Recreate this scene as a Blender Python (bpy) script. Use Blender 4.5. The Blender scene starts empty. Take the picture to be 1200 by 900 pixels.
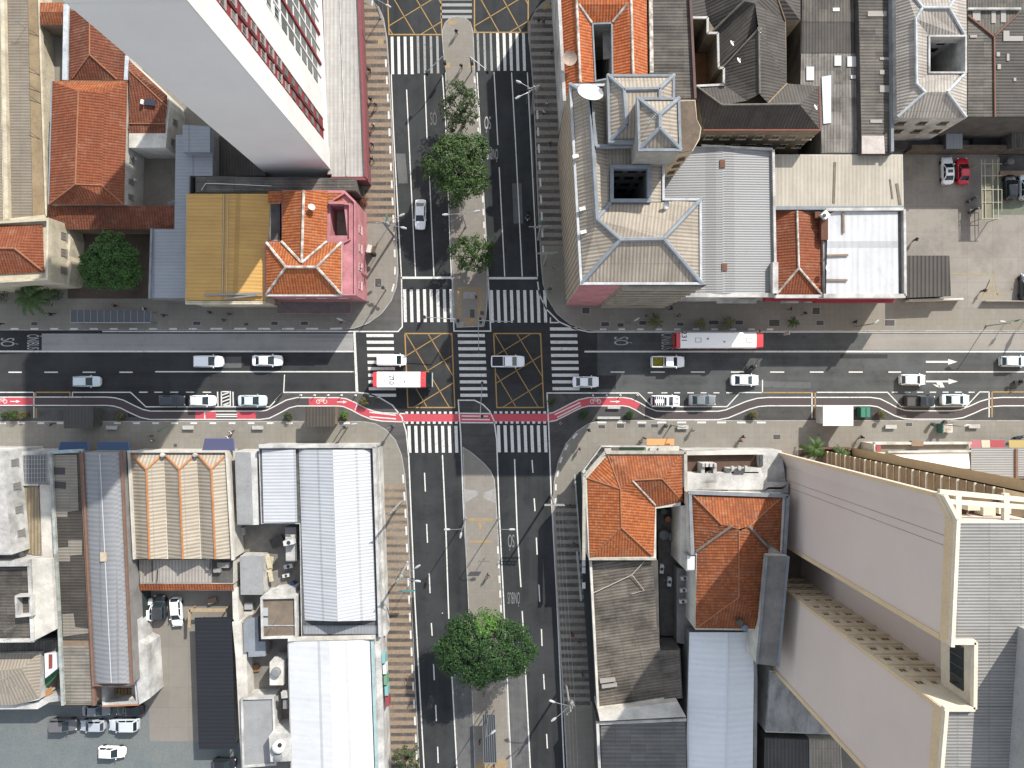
import bpy,bmesh,math,random
from mathutils import Vector,Matrix
RND=random.Random(11)
H=110.0
S=7.4
SC=bpy.context.scene
COL=SC.collection
OFF={}
PI=math.pi
UP=Vector((0,0,1))
def P(px,py,z=0.0):
 """photo point whose true height is z -> world position"""
 k=(H-z)/H
 return Vector(((px-600)/S*k,(450-py)/S*k,z))
def tag(o,label=None,cat=None,group=None,kind=None):
 if label:o['label']=label
 if cat:o['category']=cat
 if group:o['group']=group
 if kind:o['kind']=kind
 return o
def empty(name,loc,label=None,cat=None,group=None,rz=0.0):
 o=bpy.data.objects.new(name,None)
 o.empty_display_size=0.5
 COL.objects.link(o)
 o.location=loc
 o.rotation_euler=(0,0,rz)
 OFF[o]=Vector(loc)
 return tag(o,label,cat,group)
class MB:
 def __init__(s):
  s.v=[];s.f=[];s.uv=[];s.mi=[]
 def face(s,pts,udir=None,mi=0):
  pts=[Vector(p) for p in pts]
  n=Vector((0,0,0))
  for i in range(len(pts)):
   a,b=pts[i],pts[(i+1)%len(pts)]
   n+=Vector(((a.y-b.y)*(a.z+b.z),(a.z-b.z)*(a.x+b.x),(a.x-b.x)*(a.y+b.y)))
  if n.length<1e-9:return
  n.normalize()
  if udir is not None:
   h=Vector((math.cos(udir),math.sin(udir),0))
   if abs(n.z)<0.9:h=(h-n*h.dot(n)).normalized()
  else :
   h=n.cross(UP)
   h=h.normalized() if h.length>0.02 else Vector((1,0,0))
  t=n.cross(h)
  i0=len(s.v)
  s.v+=pts
  s.f.append(list(range(i0,i0+len(pts))))
  s.uv.append([(p.dot(h),p.dot(t)) for p in pts])
  s.mi.append(mi)
 def prism(s,xy,z0,z1,top=True,bottom=False,udir=None,mi=0):
  n=len(xy)
  area=sum(xy[i][0]*xy[(i+1)%n][1]-xy[(i+1)%n][0]*xy[i][1] for i in range(n))
  if area<0:xy=list(reversed(xy))
  for i in range(n):
   a,b=xy[i],xy[(i+1)%n]
   s.face([(a[0],a[1],z0),(b[0],b[1],z0),(b[0],b[1],z1),(a[0],a[1],z1)],mi=mi)
  if top:s.face([(p[0],p[1],z1) for p in xy],udir,mi=mi)
  if bottom:s.face([(p[0],p[1],z0) for p in reversed(xy)],mi=mi)
 def ring(s,xy,z0,z1,w):
  """closed kerb or parapet of width w inside outline xy"""
  n=len(xy)
  area=sum(xy[i][0]*xy[(i+1)%n][1]-xy[(i+1)%n][0]*xy[i][1] for i in range(n))
  if area<0:xy=list(reversed(xy))
  xy=[Vector((p[0],p[1])) for p in xy]
  inn=[]
  for i in range(n):
   a,b,c=xy[i-1],xy[i],xy[(i+1)%n]
   d1=(b-a).normalized();d2=(c-b).normalized()
   n1=Vector((-d1 .y,d1 .x));n2=Vector((-d2 .y,d2 .x))
   m=(n1+n2)
   m=m/max(0.4,m.dot(n1)) if m.length>1e-4 else n1
   inn.append(b+m*w)
  for i in range(n):
   j=(i+1)%n
   A,B,C,D=xy[i],xy[j],inn[j],inn[i]
   s.face([(A.x,A.y,z0),(B.x,B.y,z0),(B.x,B.y,z1),(A.x,A.y,z1)])
   s.face([(C.x,C.y,z0),(D.x,D.y,z0),(D.x,D.y,z1),(C.x,C.y,z1)])
   s.face([(A.x,A.y,z1),(B.x,B.y,z1),(C.x,C.y,z1),(D.x,D.y,z1)])
 def box(s,c,size,rz=0.0,top=True,bottom=True,mi=0):
  sx,sy,sz=size[0]/2,size[1]/2,size[2]/2
  ca,sa=math.cos(rz),math.sin(rz)
  q=[(-sx,-sy),(sx,-sy),(sx,sy),(-sx,sy)]
  xy=[(c[0]+x*ca-y*sa,c[1]+x*sa+y*ca) for x,y in q]
  s.prism(xy,c[2]-sz,c[2]+sz,top,bottom,mi=mi)
 def bar(s,a,b,w,h=None,up=UP):
  """square bar between two points"""
  a=Vector(a);b=Vector(b);h=h or w
  d=(b-a)
  if d.length<1e-6:return
  d.normalize()
  u=d.cross(up)
  if u.length<1e-3:u=d.cross(Vector((1,0,0)))
  u.normalize();v=u.cross(d)
  q=[u*(-w/2)+v*(-h/2),u*(w/2)+v*(-h/2),u*(w/2)+v*(h/2),u*(-w/2)+v*(h/2)]
  for i in range(4):
   j=(i+1)%4
   s.face([a+q[i],b+q[i],b+q[j],a+q[j]][::-1])
  s.face([a+p for p in q][::-1]);s.face([b+p for p in q])
 def tube(s,pts,rad,n=8,cap=True):
  pts=[Vector(p) for p in pts]
  if not isinstance(rad,(list,tuple)):rad=[rad]*len(pts)
  rings=[]
  for i,p in enumerate(pts):
   d=(pts[min(i+1,len(pts)-1)]-pts[max(i-1,0)]).normalized()
   u=d.cross(UP)
   if u.length<1e-3:u=Vector((1,0,0))
   u.normalize();v=u.cross(d)
   rings.append([p+(u*math.cos(2*PI*k/n)+v*math.sin(2*PI*k/n))*rad[i] for k in range(n)])
  for i in range(len(rings)-1):
   for k in range(n):
    j=(k+1)%n
    s.face([rings[i][k],rings[i][j],rings[i+1][j],rings[i+1][k]][::-1])
  if cap:
   s.face(rings[0]);s.face(rings[-1][::-1])
 def lathe(s,c,prof,n=16):
  """prof: list of (radius, z); axis vertical through c"""
  c=Vector(c)
  rr=[[c+Vector((r*math.cos(2*PI*k/n),r*math.sin(2*PI*k/n),z)) for k in range(n)] for r,z in prof]
  for i in range(len(rr)-1):
   for k in range(n):
    j=(k+1)%n
    s.face([rr[i][k],rr[i][j],rr[i+1][j],rr[i+1][k]])
  s.face(rr[0][::-1]);s.face(rr[-1])
 def strip(s,pts,w,z):
  """flat painted line of width w (metres) along world points at height z"""
  pts=[Vector((p[0],p[1])) for p in pts]
  L=[];Rr=[]
  for i,p in enumerate(pts):
   a=pts[max(i-1,0)];b=pts[min(i+1,len(pts)-1)]
   d1=(p-a).normalized() if (p-a).length>1e-6 else (b-p).normalized()
   d2=(b-p).normalized() if (b-p).length>1e-6 else d1
   n1=Vector((-d1 .y,d1 .x));n2=Vector((-d2 .y,d2 .x))
   m=n1+n2
   m=m/max(0.3,m.dot(n1))
   L.append(p+m*w/2);Rr.append(p-m*w/2)
  for i in range(len(pts)-1):
   s.face([(Rr[i].x,Rr[i].y,z),(Rr[i+1].x,Rr[i+1].y,z),(L[i+1].x,L[i+1].y,z),(L[i].x,L[i].y,z)])
 def build(s,name,mat,parent=None,smooth=None,weld=False):
  off=OFF.get(parent,Vector((0,0,0))) if parent else Vector((0,0,0))
  me=bpy.data.meshes.new(name)
  me.from_pydata([tuple(p-off) for p in s.v],[],s.f)
  ul=me.uv_layers.new(name='UVMap')
  i=0
  flat=[]
  for q in s.uv:
   for a in q:flat+=[a[0],a[1]]
  ul.data.foreach_set('uv',flat)
  mats=mat if isinstance(mat,(list,tuple)) else [mat]
  for m in mats:me.materials.append(m)
  me.polygons.foreach_set('material_index',[min(k,len(mats)-1) for k in s.mi])
  if smooth is not None or weld:
   bm=bmesh.new();bm.from_mesh(me)
   bmesh.ops.remove_doubles(bm,verts=bm.verts,dist=0.0005)
   bm.to_mesh(me);bm.free()
  if smooth is not None:
   me.polygons.foreach_set('use_smooth',[True]*len(me.polygons))
   me.set_sharp_from_angle(angle=math.radians(smooth))
  me.update()
  o=bpy.data.objects.new(name,me)
  COL.objects.link(o)
  if parent:
   o.parent=parent
   OFF[o]=off
  return o
def kids(o):
 return [c for c in bpy.data.objects if c.parent==o]
def copy_tree(o,parent=None):
 c=o.copy();COL.objects.link(c)
 if parent:c.parent=parent
 for ch in o.children:copy_tree(ch,c)
 return c
MC={}
class NT:
 def __init__(s,name):
  s.m=bpy.data.materials.new(name);s.m.use_nodes=True
  s.t=s.m.node_tree;s.n=s.t.nodes
  s.b=s.n['Principled BSDF']
 def add(s,ty,**k):
  x=s.n.new(ty)
  for a,b in k.items():setattr(x,a,b)
  return x
 def link(s,a,b):s.t.links.new(a,b)
 def math(s,op,a,b=None,c=None):
  x=s.add('ShaderNodeMath',operation=op)
  for i,q in enumerate((a,b,c)):
   if q is None:continue
   if isinstance(q,(int,float)):x.inputs[i].default_value=q
   else :s.link(q,x.inputs[i])
  return x.outputs[0]
 def mix(s,fac,a,b,blend='MIX'):
  x=s.add('ShaderNodeMix',data_type='RGBA',blend_type=blend)
  for i,q in ((0,fac),(6,a),(7,b)):
   if isinstance(q,(int,float)):x.inputs[i].default_value=q
   elif isinstance(q,(tuple,list)):x.inputs[i].default_value=(*q[:3],1)
   else :s.link(q,x.inputs[i])
  return x.outputs[2]
 def pos(s):
  return s.add('ShaderNodeNewGeometry').outputs['Position']
 def uv(s):
  x=s.add('ShaderNodeUVMap');x.uv_map='UVMap'
  return x.outputs[0]
 def sep(s,v):
  x=s.add('ShaderNodeSeparateXYZ');s.link(v,x.inputs[0]);return x.outputs
 def comb(s,a,b,c=0.0):
  x=s.add('ShaderNodeCombineXYZ')
  for i,q in enumerate((a,b,c)):
   if isinstance(q,(int,float)):x.inputs[i].default_value=q
   else :s.link(q,x.inputs[i])
  return x.outputs[0]
 def scale(s,v,sc):
  x=s.add('ShaderNodeVectorMath',operation='MULTIPLY')
  s.link(v,x.inputs[0]);x.inputs[1].default_value=sc
  return x.outputs[0]
 def noise(s,v,scale,detail=4,rough=0.6):
  x=s.add('ShaderNodeTexNoise');s.link(v,x.inputs['Vector'])
  x.inputs['Scale'].default_value=scale;x.inputs['Detail'].default_value=detail
  x.inputs['Roughness'].default_value=rough
  return x.outputs[0]
 def ramp(s,v,lo,hi):
  x=s.add('ShaderNodeMapRange');x.clamp=True
  s.link(v,x.inputs[0]);x.inputs[1].default_value=lo;x.inputs[2].default_value=hi
  return x.outputs[0]
 def white(s,v):
  x=s.add('ShaderNodeTexWhiteNoise',noise_dimensions='3D');s.link(v,x.inputs['Vector'])
  return x.outputs[0]
 def bump(s,h,dist,strength=1.0):
  x=s.add('ShaderNodeBump');s.link(h,x.inputs['Height'])
  x.inputs['Distance'].default_value=dist;x.inputs['Strength'].default_value=strength
  s.link(x.outputs[0],s.b.inputs['Normal'])
 def done(s,col,rough=0.85,metal=0.0,spec=0.4):
  if isinstance(col,(tuple,list)):s.b.inputs['Base Color'].default_value=(*col[:3],1)
  else :s.link(col,s.b.inputs['Base Color'])
  s.b.inputs['Roughness'].default_value=rough
  s.b.inputs['Metallic'].default_value=metal
  s.b.inputs['Specular IOR Level'].default_value=spec
  return s.m
def tone(c):
 """base colours were picked off a bright exposure: bring mid tones down to real albedo"""
 if not (isinstance(c,tuple) and len(c)==3):return c
 m=max(c);f=0.62+0.18*min(1,max(0,(m-.42)/.24))
 return tuple(q*f for q in c)
def cached(fn):
 def w(name,*a,**k):
  if fn.__name__!='leafy':a=[tone(q) for q in a];k={x:tone(y) for x,y in k.items()}
  if name not in MC:MC[name]=fn(name,*a,**k)
  return MC[name]
 return w
@cached
def plain(name,c,rough=0.6,metal=0.0,spec=0.5):
 return NT(name).done(c,rough,metal,spec)
@cached
def stained(name,c1,c2,scale=0.5,lo=0.35,hi=0.7,rough=0.88,fine=0.12,bump=0.0):
 """plaster, concrete, tar: two tones in big blotches plus fine grain"""
 t=NT(name);p=t.pos()
 a=t.ramp(t.noise(p,scale,6,0.65),lo,hi)
 c=t.mix(a,c1,c2)
 sp=t.ramp(t.noise(p,1.6,6,0.8),0.56,0.76)
 c=t.mix(t.math('MULTIPLY',sp,0.45 if fine>.05 else 0.05),c,tuple(q*0.5 for q in c2))
 g=t.ramp(t.noise(p,5.0,3,0.7),0.3,0.75)
 c=t.mix(fine,c,t.mix(g,(0.02,0.02,0.02),(1,1,1)),'OVERLAY')
 if bump:t.bump(t.noise(p,9.0,4,0.7),bump)
 return t.done(c,rough,0,0.3)
@cached
def corr(name,c1,c2,period=0.42,depth=0.03,dirt=0.5,rough=0.75,sheet=(1.1,2.2),metal=0.0,streak=0.5,valley=0.35,rand=0.25):
 """corrugated sheets laid along the slope: ribs, sheet laps, weather streaks, grime blotches"""
 t=NT(name);uv=t.uv();u,v,_=t.sep(uv);p=t.pos()
 w=t.math('SINE',t.math('MULTIPLY',u,2*PI/period))
 w01=t.math('MULTIPLY_ADD',w,0.5,0.5)
 cell=t.comb(t.math('FLOOR',t.math('DIVIDE',u,sheet[0])),t.math('FLOOR',t.math('DIVIDE',v,sheet[1])),0.0)
 rnd=t.white(cell)
 st=t.ramp(t.noise(t.scale(uv,(2.2,0.16,1)),1.0,5,0.7),0.35,0.72)
 bl=t.ramp(t.noise(p,0.22,6,0.68),0.38,0.68)
 f=t.math('MULTIPLY_ADD',st,streak,t.math('MULTIPLY',bl,dirt))
 f=t.math('MULTIPLY_ADD',rnd,rand,t.math('SUBTRACT',f,rand*0.5))
 x=t.add('ShaderNodeClamp');t.link(f,x.inputs[0])
 c=t.mix(x.outputs[0],c1,c2)
 sp=t.ramp(t.noise(p,1.1,6,0.8),0.56,0.74)
 c=t.mix(t.math('MULTIPLY',sp,dirt*0.9),c,tuple(q*0.55 for q in c2))
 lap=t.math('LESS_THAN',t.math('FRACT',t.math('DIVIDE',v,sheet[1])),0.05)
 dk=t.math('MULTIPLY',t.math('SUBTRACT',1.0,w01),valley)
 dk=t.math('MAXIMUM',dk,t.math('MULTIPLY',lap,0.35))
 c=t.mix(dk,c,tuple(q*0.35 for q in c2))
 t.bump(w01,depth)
 return t.done(c,rough,metal,0.4)
@cached
def tiles(name,c1,c2,c3=(0.06,0.045,0.035),period=0.42,course=0.42,dirt=0.35):
 """clay pan tiles: rounded columns down the slope, stepped courses, moss and soot"""
 t=NT(name);uv=t.uv();u,v,_=t.sep(uv);p=t.pos()
 w01=t.math('MULTIPLY_ADD',t.math('SINE',t.math('MULTIPLY',u,2*PI/period)),0.5,0.5)
 fr=t.math('FRACT',t.math('DIVIDE',v,course))
 cell=t.comb(t.math('FLOOR',t.math('DIVIDE',u,period)),t.math('FLOOR',t.math('DIVIDE',v,course)),0.0)
 rnd=t.white(cell)
 c=t.mix(rnd,c1,c2)
 bl=t.ramp(t.noise(p,0.35,6,0.7),0.42,0.72)
 c=t.mix(t.math('MULTIPLY',bl,dirt),c,c3)
 pl=t.ramp(t.noise(p,0.5,5,0.75),0.52,0.7)
 c=t.mix(t.math('MULTIPLY',pl,.35),c,(.40,.25,.17))
 sp=t.ramp(t.noise(p,2.3,4,0.8),0.58,0.74)
 c=t.mix(t.math('MULTIPLY',sp,dirt),c,c3)
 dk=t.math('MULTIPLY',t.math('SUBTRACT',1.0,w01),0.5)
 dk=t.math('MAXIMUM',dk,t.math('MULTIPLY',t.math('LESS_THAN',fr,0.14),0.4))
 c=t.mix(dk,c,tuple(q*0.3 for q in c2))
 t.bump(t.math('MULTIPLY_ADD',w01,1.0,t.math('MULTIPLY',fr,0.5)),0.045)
 return t.done(c,0.85,0,0.25)
@cached
def stripes(name,c1,c2,period,axis='y',duty=0.5,c3=None,soft=0.05,grid=0.0,phase=0.0):
 """bands along one world axis (mosaic pavements)"""
 t=NT(name);p=t.pos();xyz=t.sep(p)
 q=xyz[{'x':0,'y':1,'z':2}[axis]]
 wob=t.math('MULTIPLY_ADD',t.noise(p,0.6,3),0.12,t.math('ADD',q,phase))
 fr=t.math('PINGPONG',t.math('DIVIDE',wob,period),0.5)
 f=t.ramp(fr,duty*0.5-soft,duty*0.5+soft)
 c=t.mix(f,c1,c2)
 if c3:
  c=t.mix(t.math('MULTIPLY',t.ramp(t.noise(p,0.28,5,0.7),0.4,0.68),0.65),c,c3)
 g=t.ramp(t.noise(p,4.0,4,0.75),0.3,0.75)
 c=t.mix(0.3,c,t.mix(g,(0.05,0.05,0.05),(1,1,1)),'OVERLAY')
 return t.done(c,0.9,0,0.25)
@cached
def slabs(name,c1,c2,c3,size=1.0,joint=0.05):
 """stone block paving with joints, stains and worn tone"""
 t=NT(name);p=t.pos();x,y,_=t.sep(p)
 fx=t.math('FRACT',t.math('DIVIDE',x,size));fy=t.math('FRACT',t.math('DIVIDE',y,size))
 j=t.math('MAXIMUM',t.math('LESS_THAN',fx,joint),t.math('LESS_THAN',fy,joint))
 rnd=t.white(t.comb(t.math('FLOOR',t.math('DIVIDE',x,size)),t.math('FLOOR',t.math('DIVIDE',y,size)),0.0))
 c=t.mix(t.math('MULTIPLY',rnd,0.5),c1,c2)
 c=t.mix(t.ramp(t.noise(p,0.16,6,0.7),0.42,0.7),c,c3)
 c=t.mix(t.math('MULTIPLY',t.ramp(t.noise(p,1.3,5,0.75),0.58,0.75),0.5),c,tuple(q*0.5 for q in c3))
 c=t.mix(t.math('MULTIPLY',j,0.25),c,(0.08,0.075,0.07))
 return t.done(c,0.9,0,0.25)
@cached
def asphalt(name,c1,c2,along='y',oil=0.6):
 """asphalt with tyre polish streaks along the traffic, patches and grain"""
 t=NT(name);p=t.pos()
 sc=(0.9,0.02,1) if along=='y' else (0.02,0.9,1)
 st=t.ramp(t.noise(t.scale(p,sc),1.0,5,0.6),0.36,0.66)
 c=t.mix(st,c1,c2)
 bl=t.ramp(t.noise(p,0.09,6,0.7),0.42,0.62)
 c=t.mix(t.math('MULTIPLY',bl,0.75),c,tuple(q*1.5 for q in c2))
 pt=t.ramp(t.noise(p,0.32,5,0.75),0.56,0.64)
 c=t.mix(t.math('MULTIPLY',pt,0.4),c,tuple(q*0.7 for q in c1))
 sp=t.ramp(t.noise(p,0.9,5,0.8),0.63,0.75)
 c=t.mix(t.math('MULTIPLY',sp,oil),c,tuple(q*0.5 for q in c1))
 g=t.ramp(t.noise(p,14.0,2,0.8),0.3,0.7)
 c=t.mix(0.15,c,t.mix(g,(0.1,0.1,0.1),(1,1,1)),'OVERLAY')
 return t.done(c,0.85,0,0.3)
@cached
def paint(name,c,wear=0.5,under=(0.07,0.07,0.072)):
 """road paint worn through to the asphalt in places"""
 t=NT(name);p=t.pos()
 a=t.ramp(t.noise(p,2.6,6,0.8),0.52,0.72)
 b=t.ramp(t.noise(p,0.25,3,0.6),0.35,0.7)
 f=t.math('MULTIPLY',t.math('MULTIPLY',a,b),wear*1.6)
 x=t.add('ShaderNodeClamp');t.link(f,x.inputs[0])
 c=t.mix(x.outputs[0],c,under)
 return t.done(c,0.7,0,0.35)
@cached
def leafy(name,dark,light,tint):
 """leaf colour: per-leaf value in the UV, clump tone from a slow noise"""
 t=NT(name);u,v,_=t.sep(t.uv());p=t.pos()
 c=t.mix(u,dark,light)
 n=t.ramp(t.noise(p,0.45,3,0.6),0.35,0.68)
 c=t.mix(t.math('MULTIPLY',n,0.6),c,tint)
 t.b.inputs['Transmission Weight'].default_value=0.0
 t.b.inputs['Subsurface Weight'].default_value=0.0
 return t.done(c,0.6,0,0.3)
WHITE=lambda :plain('white_paint',(0.78,0.78,0.76),0.6)
GLASS=lambda :plain('window_glass',(0.03,0.04,0.05),0.12,0,0.6)
CARGLASS=lambda :plain('car_glass',(0.02,0.035,0.04),0.08,0,0.6)
RUBBER=lambda :plain('tyre_rubber',(0.02,0.02,0.02),0.8)
STEEL=lambda :plain('galvanised_steel',(0.42,0.44,0.45),0.45,0.6)
DARKSTEEL=lambda :plain('dark_steel',(0.06,0.065,0.07),0.5,0.3)
CONC=lambda :stained('pole_concrete',(0.42,0.40,0.37),(0.3,0.29,0.27),1.0)
def text_mesh(txt,size,name):
 cu=bpy.data.curves.new('lettering','FONT');cu.body=txt;cu.size=size
 cu.align_x='CENTER';cu.align_y='CENTER'
 o=bpy.data.objects.new('lettering',cu);COL.objects.link(o)
 dg=bpy.context.evaluated_depsgraph_get()
 me=bpy.data.meshes.new_from_object(o.evaluated_get(dg))
 bpy.data.objects.remove(o);bpy.data.curves.remove(cu)
 me.name=name
 return me
def W(pts,z=0.0):return [(P(x,y,0).x,P(x,y,0).y) for x,y in pts]
def st(o):o['kind']='structure';return o
m=MB();m.face([(-900,-900,-0.02),(900,-900,-0.02),(900,900,-0.02),(-900,900,-0.02)])
st(m.build('ground',stained('city_ground',(0.22,0.21,0.20),(0.13,0.125,0.12),0.05)))
AV=asphalt('avenue_asphalt',(0.028,0.031,0.033),(0.044,0.047,0.049),'y')
ST=asphalt('street_asphalt',(0.030,0.031,0.033),(0.044,0.045,0.046),'x');STE=asphalt('street_asphalt_east',(0.066,0.070,0.070),(0.10,0.105,0.104),'x')  # east sheet lighter than west, partly sun and shade put into the colours
m=MB();m.face([(*q,0.0) for q in W([(425,1500),(415,388),(395,-120),(700,-120),(690,388),(690,1500)])]);st(m.build('avenue',AV))
m=MB();m.face([(*q,0.004) for q in W([(-700,500),(700,500),(700,384),(-700,384)])]);st(m.build('street',ST))
m=MB();m.face([(*q,0.004) for q in W([(700,500),(1900,500),(1900,384),(700,384)])]);st(m.build('street',STE))
m=MB();m.face([(*q,0.004) for q in W([(-700,-10),(1900,-10),(1900,-110),(-700,-110)])]);st(m.build('side_street',ST))
BUSC=asphalt('bus_lane_concrete',(0.44,0.43,0.41),(0.29,0.285,0.27),'x',0.9)
BUSE=asphalt('bus_lane_concrete_east',(0.36,0.335,0.30),(0.27,0.25,0.225),'x',0.8)
m=MB()
m.face([(*q,0.008) for q in W([(49,410.6),(414,410.6),(414,391),(49,391)])])
st(m.build('bus_lane',BUSC))
m=MB()
m.face([(*q,0.008) for q in W([(1010,410),(1900,410),(1900,391),(1022,391)])])
st(m.build('bus_lane',BUSE))
PAVE=slabs('pavement_stone',(0.36,0.337,0.292),(0.285,0.266,0.23),(0.31,0.28,0.23),0.85)
NWB=[(-700,386),(398,386),(415,384),(432,378),(447,367),(458,352),(464,336),(466,318),(464,280),(461,200),(458,130),(455,75),(453,45),(449,22),(443,8),(434,-5),(420,-10),(-700,-12)]
NEB=[(1900,387),(700,387),(685,385.5),(668,379),(653,367),(643,351),(637,333),(634.5,308),(632,260),(629,190),(626,110),(622,60),(620,45),(621,25),(627,12),(636,3),(650,-6),(1900,-12)]
SWB=[(-700,494.5),(425,494.5),(440,497),(452,504),(463,516),(470,533),(474,556),(477,600),(482,720),(487,820),(491,900),(506,1300),(-700,1300)]
SEB=[(1900,493.5),(705,493.5),(690,497),(676,506),(664,520),(655,540),(650,565),(649,600),(653,690),(659,790),(665,900),(682,1300),(1900,1300)]
for b in (NWB,NEB,SWB,SEB):
 m=MB();m.prism(W(b),-0.01,0.13);st(m.build('pavement',PAVE))
MED=slabs('median_stone',(0.36,0.333,0.293),(0.285,0.262,0.23),(0.31,0.275,0.228),0.6)
NM=[(519,60),(517.5,38),(521,27),(528,20.5),(536,18.5),(545,20.5),(552,27),(555,38),(557,85),(566,200),(570,290),(572,345),(570,372),(567,383),(536,384),(531,372),(530.5,330),(526,200),(521.5,85)]
SM=[(542,523),(553,530),(566,541),(575,551),(580,562),(582,590),(585,640),(591,760),(599,900),(616,1300),(575,1300),(556,900),(550,740),(546,650),(543.5,580)]
for b in (NM,SM):
 m=MB();m.prism(W(b),-0.01,0.13);st(m.build('median',MED))
KERB=stained('kerb_stone',(0.5,0.48,0.45),(0.34,0.32,0.3),0.8)
for b in (NM,SM):
 m=MB();m.ring(W(b),-0.012,0.134,0.16);st(m.build('kerb',KERB))
def openkerb(pts,w=0.16):
 m=MB();q=[Vector((*p,0)) for p in W(pts)]
 m.strip(q,w,0.136)
 st(m.build('kerb',KERB))
openkerb([(-300,386.7),(398,386.7),(415,384.7),(432,378.6),(447.3,367.4),(458.5,352.4),(464.6,336),(466.6,318),(464.6,280),(461.6,200),(458.6,130),(455.6,75),(453.6,45),(449.6,22),(443.5,8)])
openkerb([(1500,387.6),(700,387.6),(685,386.2),(667.6,379.7),(652.4,367.5),(642.4,351),(636.4,333),(634,308),(631.4,260),(628.4,190),(625.4,110),(621.4,60),(619.4,45),(620.4,25)])
openkerb([(-300,493.9),(425,493.9),(440,496.4),(452.4,503.5),(463.5,515.5),(470.6,533),(474.6,556),(477.6,600),(482.6,720),(487.6,820),(491.6,900),(500,1100)])
openkerb([(1500,492.9),(705,492.9),(690,496.3),(675.6,505.5),(663.5,519.6),(654.4,540),(649.4,565),(648.4,600),(652.4,690),(658.4,790),(664.4,900),(674,1100)])
def sheet(name,pts,mat,z):
 m=MB();m.face([(*q,z) for q in reversed(W(pts))]);o=m.build(name,mat);return st(o)
def ccw(pts):
 a=sum(pts[i][0]*pts[(i+1)%len(pts)][1]-pts[(i+1)%len(pts)][0]*pts[i][1] for i in range(len(pts)))
 return pts if a>0 else list(reversed(pts))
def sheet(name,pts,mat,z):
 m=MB();m.face([(*q,z) for q in ccw(W(pts))]);return st(m.build(name,mat))
BAND=stripes('mosaic_bands',(0.40,0.30,0.21),(0.10,0.095,0.092),1.245,'y',0.55,(0.33,0.26,0.2))
BAND2=stripes('mosaic_bands_pale',(0.36,0.28,0.2),(0.15,0.135,0.12),1.245,'y',0.62,(0.38,0.32,0.26),0.09)
BAND3=stripes('mosaic_bands_grey',(0.38,0.34,0.29),(0.12,0.115,0.11),1.245,'y',0.5,(0.3,0.27,0.23))
sheet('mosaic_pavement',[(421,2),(442,8),(451,34),(455,75),(458,130),(461,200),(463,262),(428,262),(426,150),(423,40)],BAND,0.134)
sheet('mosaic_pavement',[(627,14),(640,4),(652,4),(656,120),(664,288),(635,288),(632,260),(629,190),(626,110),(622,60),(622,28)],BAND3,0.134)
sheet('mosaic_pavement',[(449,568),(475,568),(477,600),(482,700),(452,700)],BAND2,0.134)
sheet('mosaic_pavement',[(452,700),(482,700),(487,820),(491,900),(498,1050),(462,1050),(458,860)],BAND,0.136)
sheet('mosaic_pavement',[(650,590),(676,590),(686,690),(692,830),(661,830),(654,690)],BAND3,0.134)
BULB=asphalt('bulbout_asphalt',(0.085,0.083,0.08),(0.125,0.12,0.115),'x',0.8)
sheet('painted_bulbout',[(250,389),(466,389),(471,384),(470.5,325),(466,318),(464,336),(458,352),(447,367),(432,378),(415,384),(398,386),(250,386)],BULB,0.008)
sheet('painted_bulbout',[(333,459.5),(418,459.5),(430,461),(445,466),(460,475),(471,489),(476,506),(479,535),(486,700),(482,700),(477,600),(474,556),(470,533),(463,516),(452,504),(440,497),(425,494.5),(200,494.5),(170,494.5),(150,494.5),(150,489),(316,489)],BULB,0.008)
DBULB=asphalt('bulbout_asphalt_dark',(0.052,0.052,0.052),(0.085,0.083,0.08),'x',0.8)
sheet('painted_bulbout',[(642,461),(748,461),(760,475),(760,494),(705,494),(690,497),(676,506),(664,520),(655,540),(650,565),(647,600),(643,500)],DBULB,0.008)
sheet('painted_bulbout',[(537,469),(556,469),(566,474),(574,482),(579,493),(582,515),(583,575),(580,562),(566,541),(542,523),(540,500)],DBULB,0.008)
sheet('worn_asphalt',[(760,477),(1900,477),(1900,493.5),(760,493.5)],DBULB,0.010)
sheet('worn_asphalt',[(-300,477),(150,477),(150,494.5),(-300,494.5)],BULB,0.010)
OLD=asphalt('old_asphalt',(0.10,0.10,0.10),(0.15,0.148,0.145),'y',0.7)
sheet('old_lane',[(530,790),(551.5,790),(557,900),(572,1200),(548,1200),(535.5,900)],OLD,0.005)
sheet('old_lane',[(594,790),(615,790),(621,900),(634,1200),(614,1200),(599.5,900)],OLD,0.005)
for q_,k_ in (([(258,418),(283,418),(283,431),(258,431)],1),([(700,440),(722,440),(722,456),(700,456)],0),([(880,446),(950,448),(950,455),(880,453)],1),([(495,560),(512,560),(514,610),(497,610)],0),([(600,215),(611,215),(613,262),(602,262)],1),([(636,640),(646,640),(652,720),(642,720)],0),([(330,440),(400,441),(400,449),(330,448)],0),([(464,180),(475,180),(478,215),(467,215)],1),([(985,415),(1040,415),(1040,420),(985,420)],0)):
 sheet('asphalt_patch',q_,asphalt('patch_%d'%k_,*(((.034,.035,.037),(.045,.046,.048)),((.11,.113,.113),(.14,.142,.142)))[k_],'x'),0.0118)
WP=paint('road_white',(0.70,0.69,0.65),0.95)
WP2=paint('road_white_worn',(0.40,0.40,0.39),1.1)
YP=paint('road_yellow',(0.47,0.29,0.095),1.25)
RP=paint('cycle_red',(0.58,0.085,0.11),0.6)
RP2=paint('cycle_red_faded',(0.098,0.08,0.08),0.9)
Z1=0.016
def lines(name,segs,w,mat=WP,z=Z1):
 m=MB()
 for s_ in segs:m.strip([Vector((*q,0)) for q in W(s_)],w,z)
 return st(m.build(name,mat))
def bars(name,quads,mat=WP,z=Z1):
 m=MB()
 for q in quads:m.face([(*p,z) for p in ccw(W(q))])
 return st(m.build(name,mat))
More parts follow.
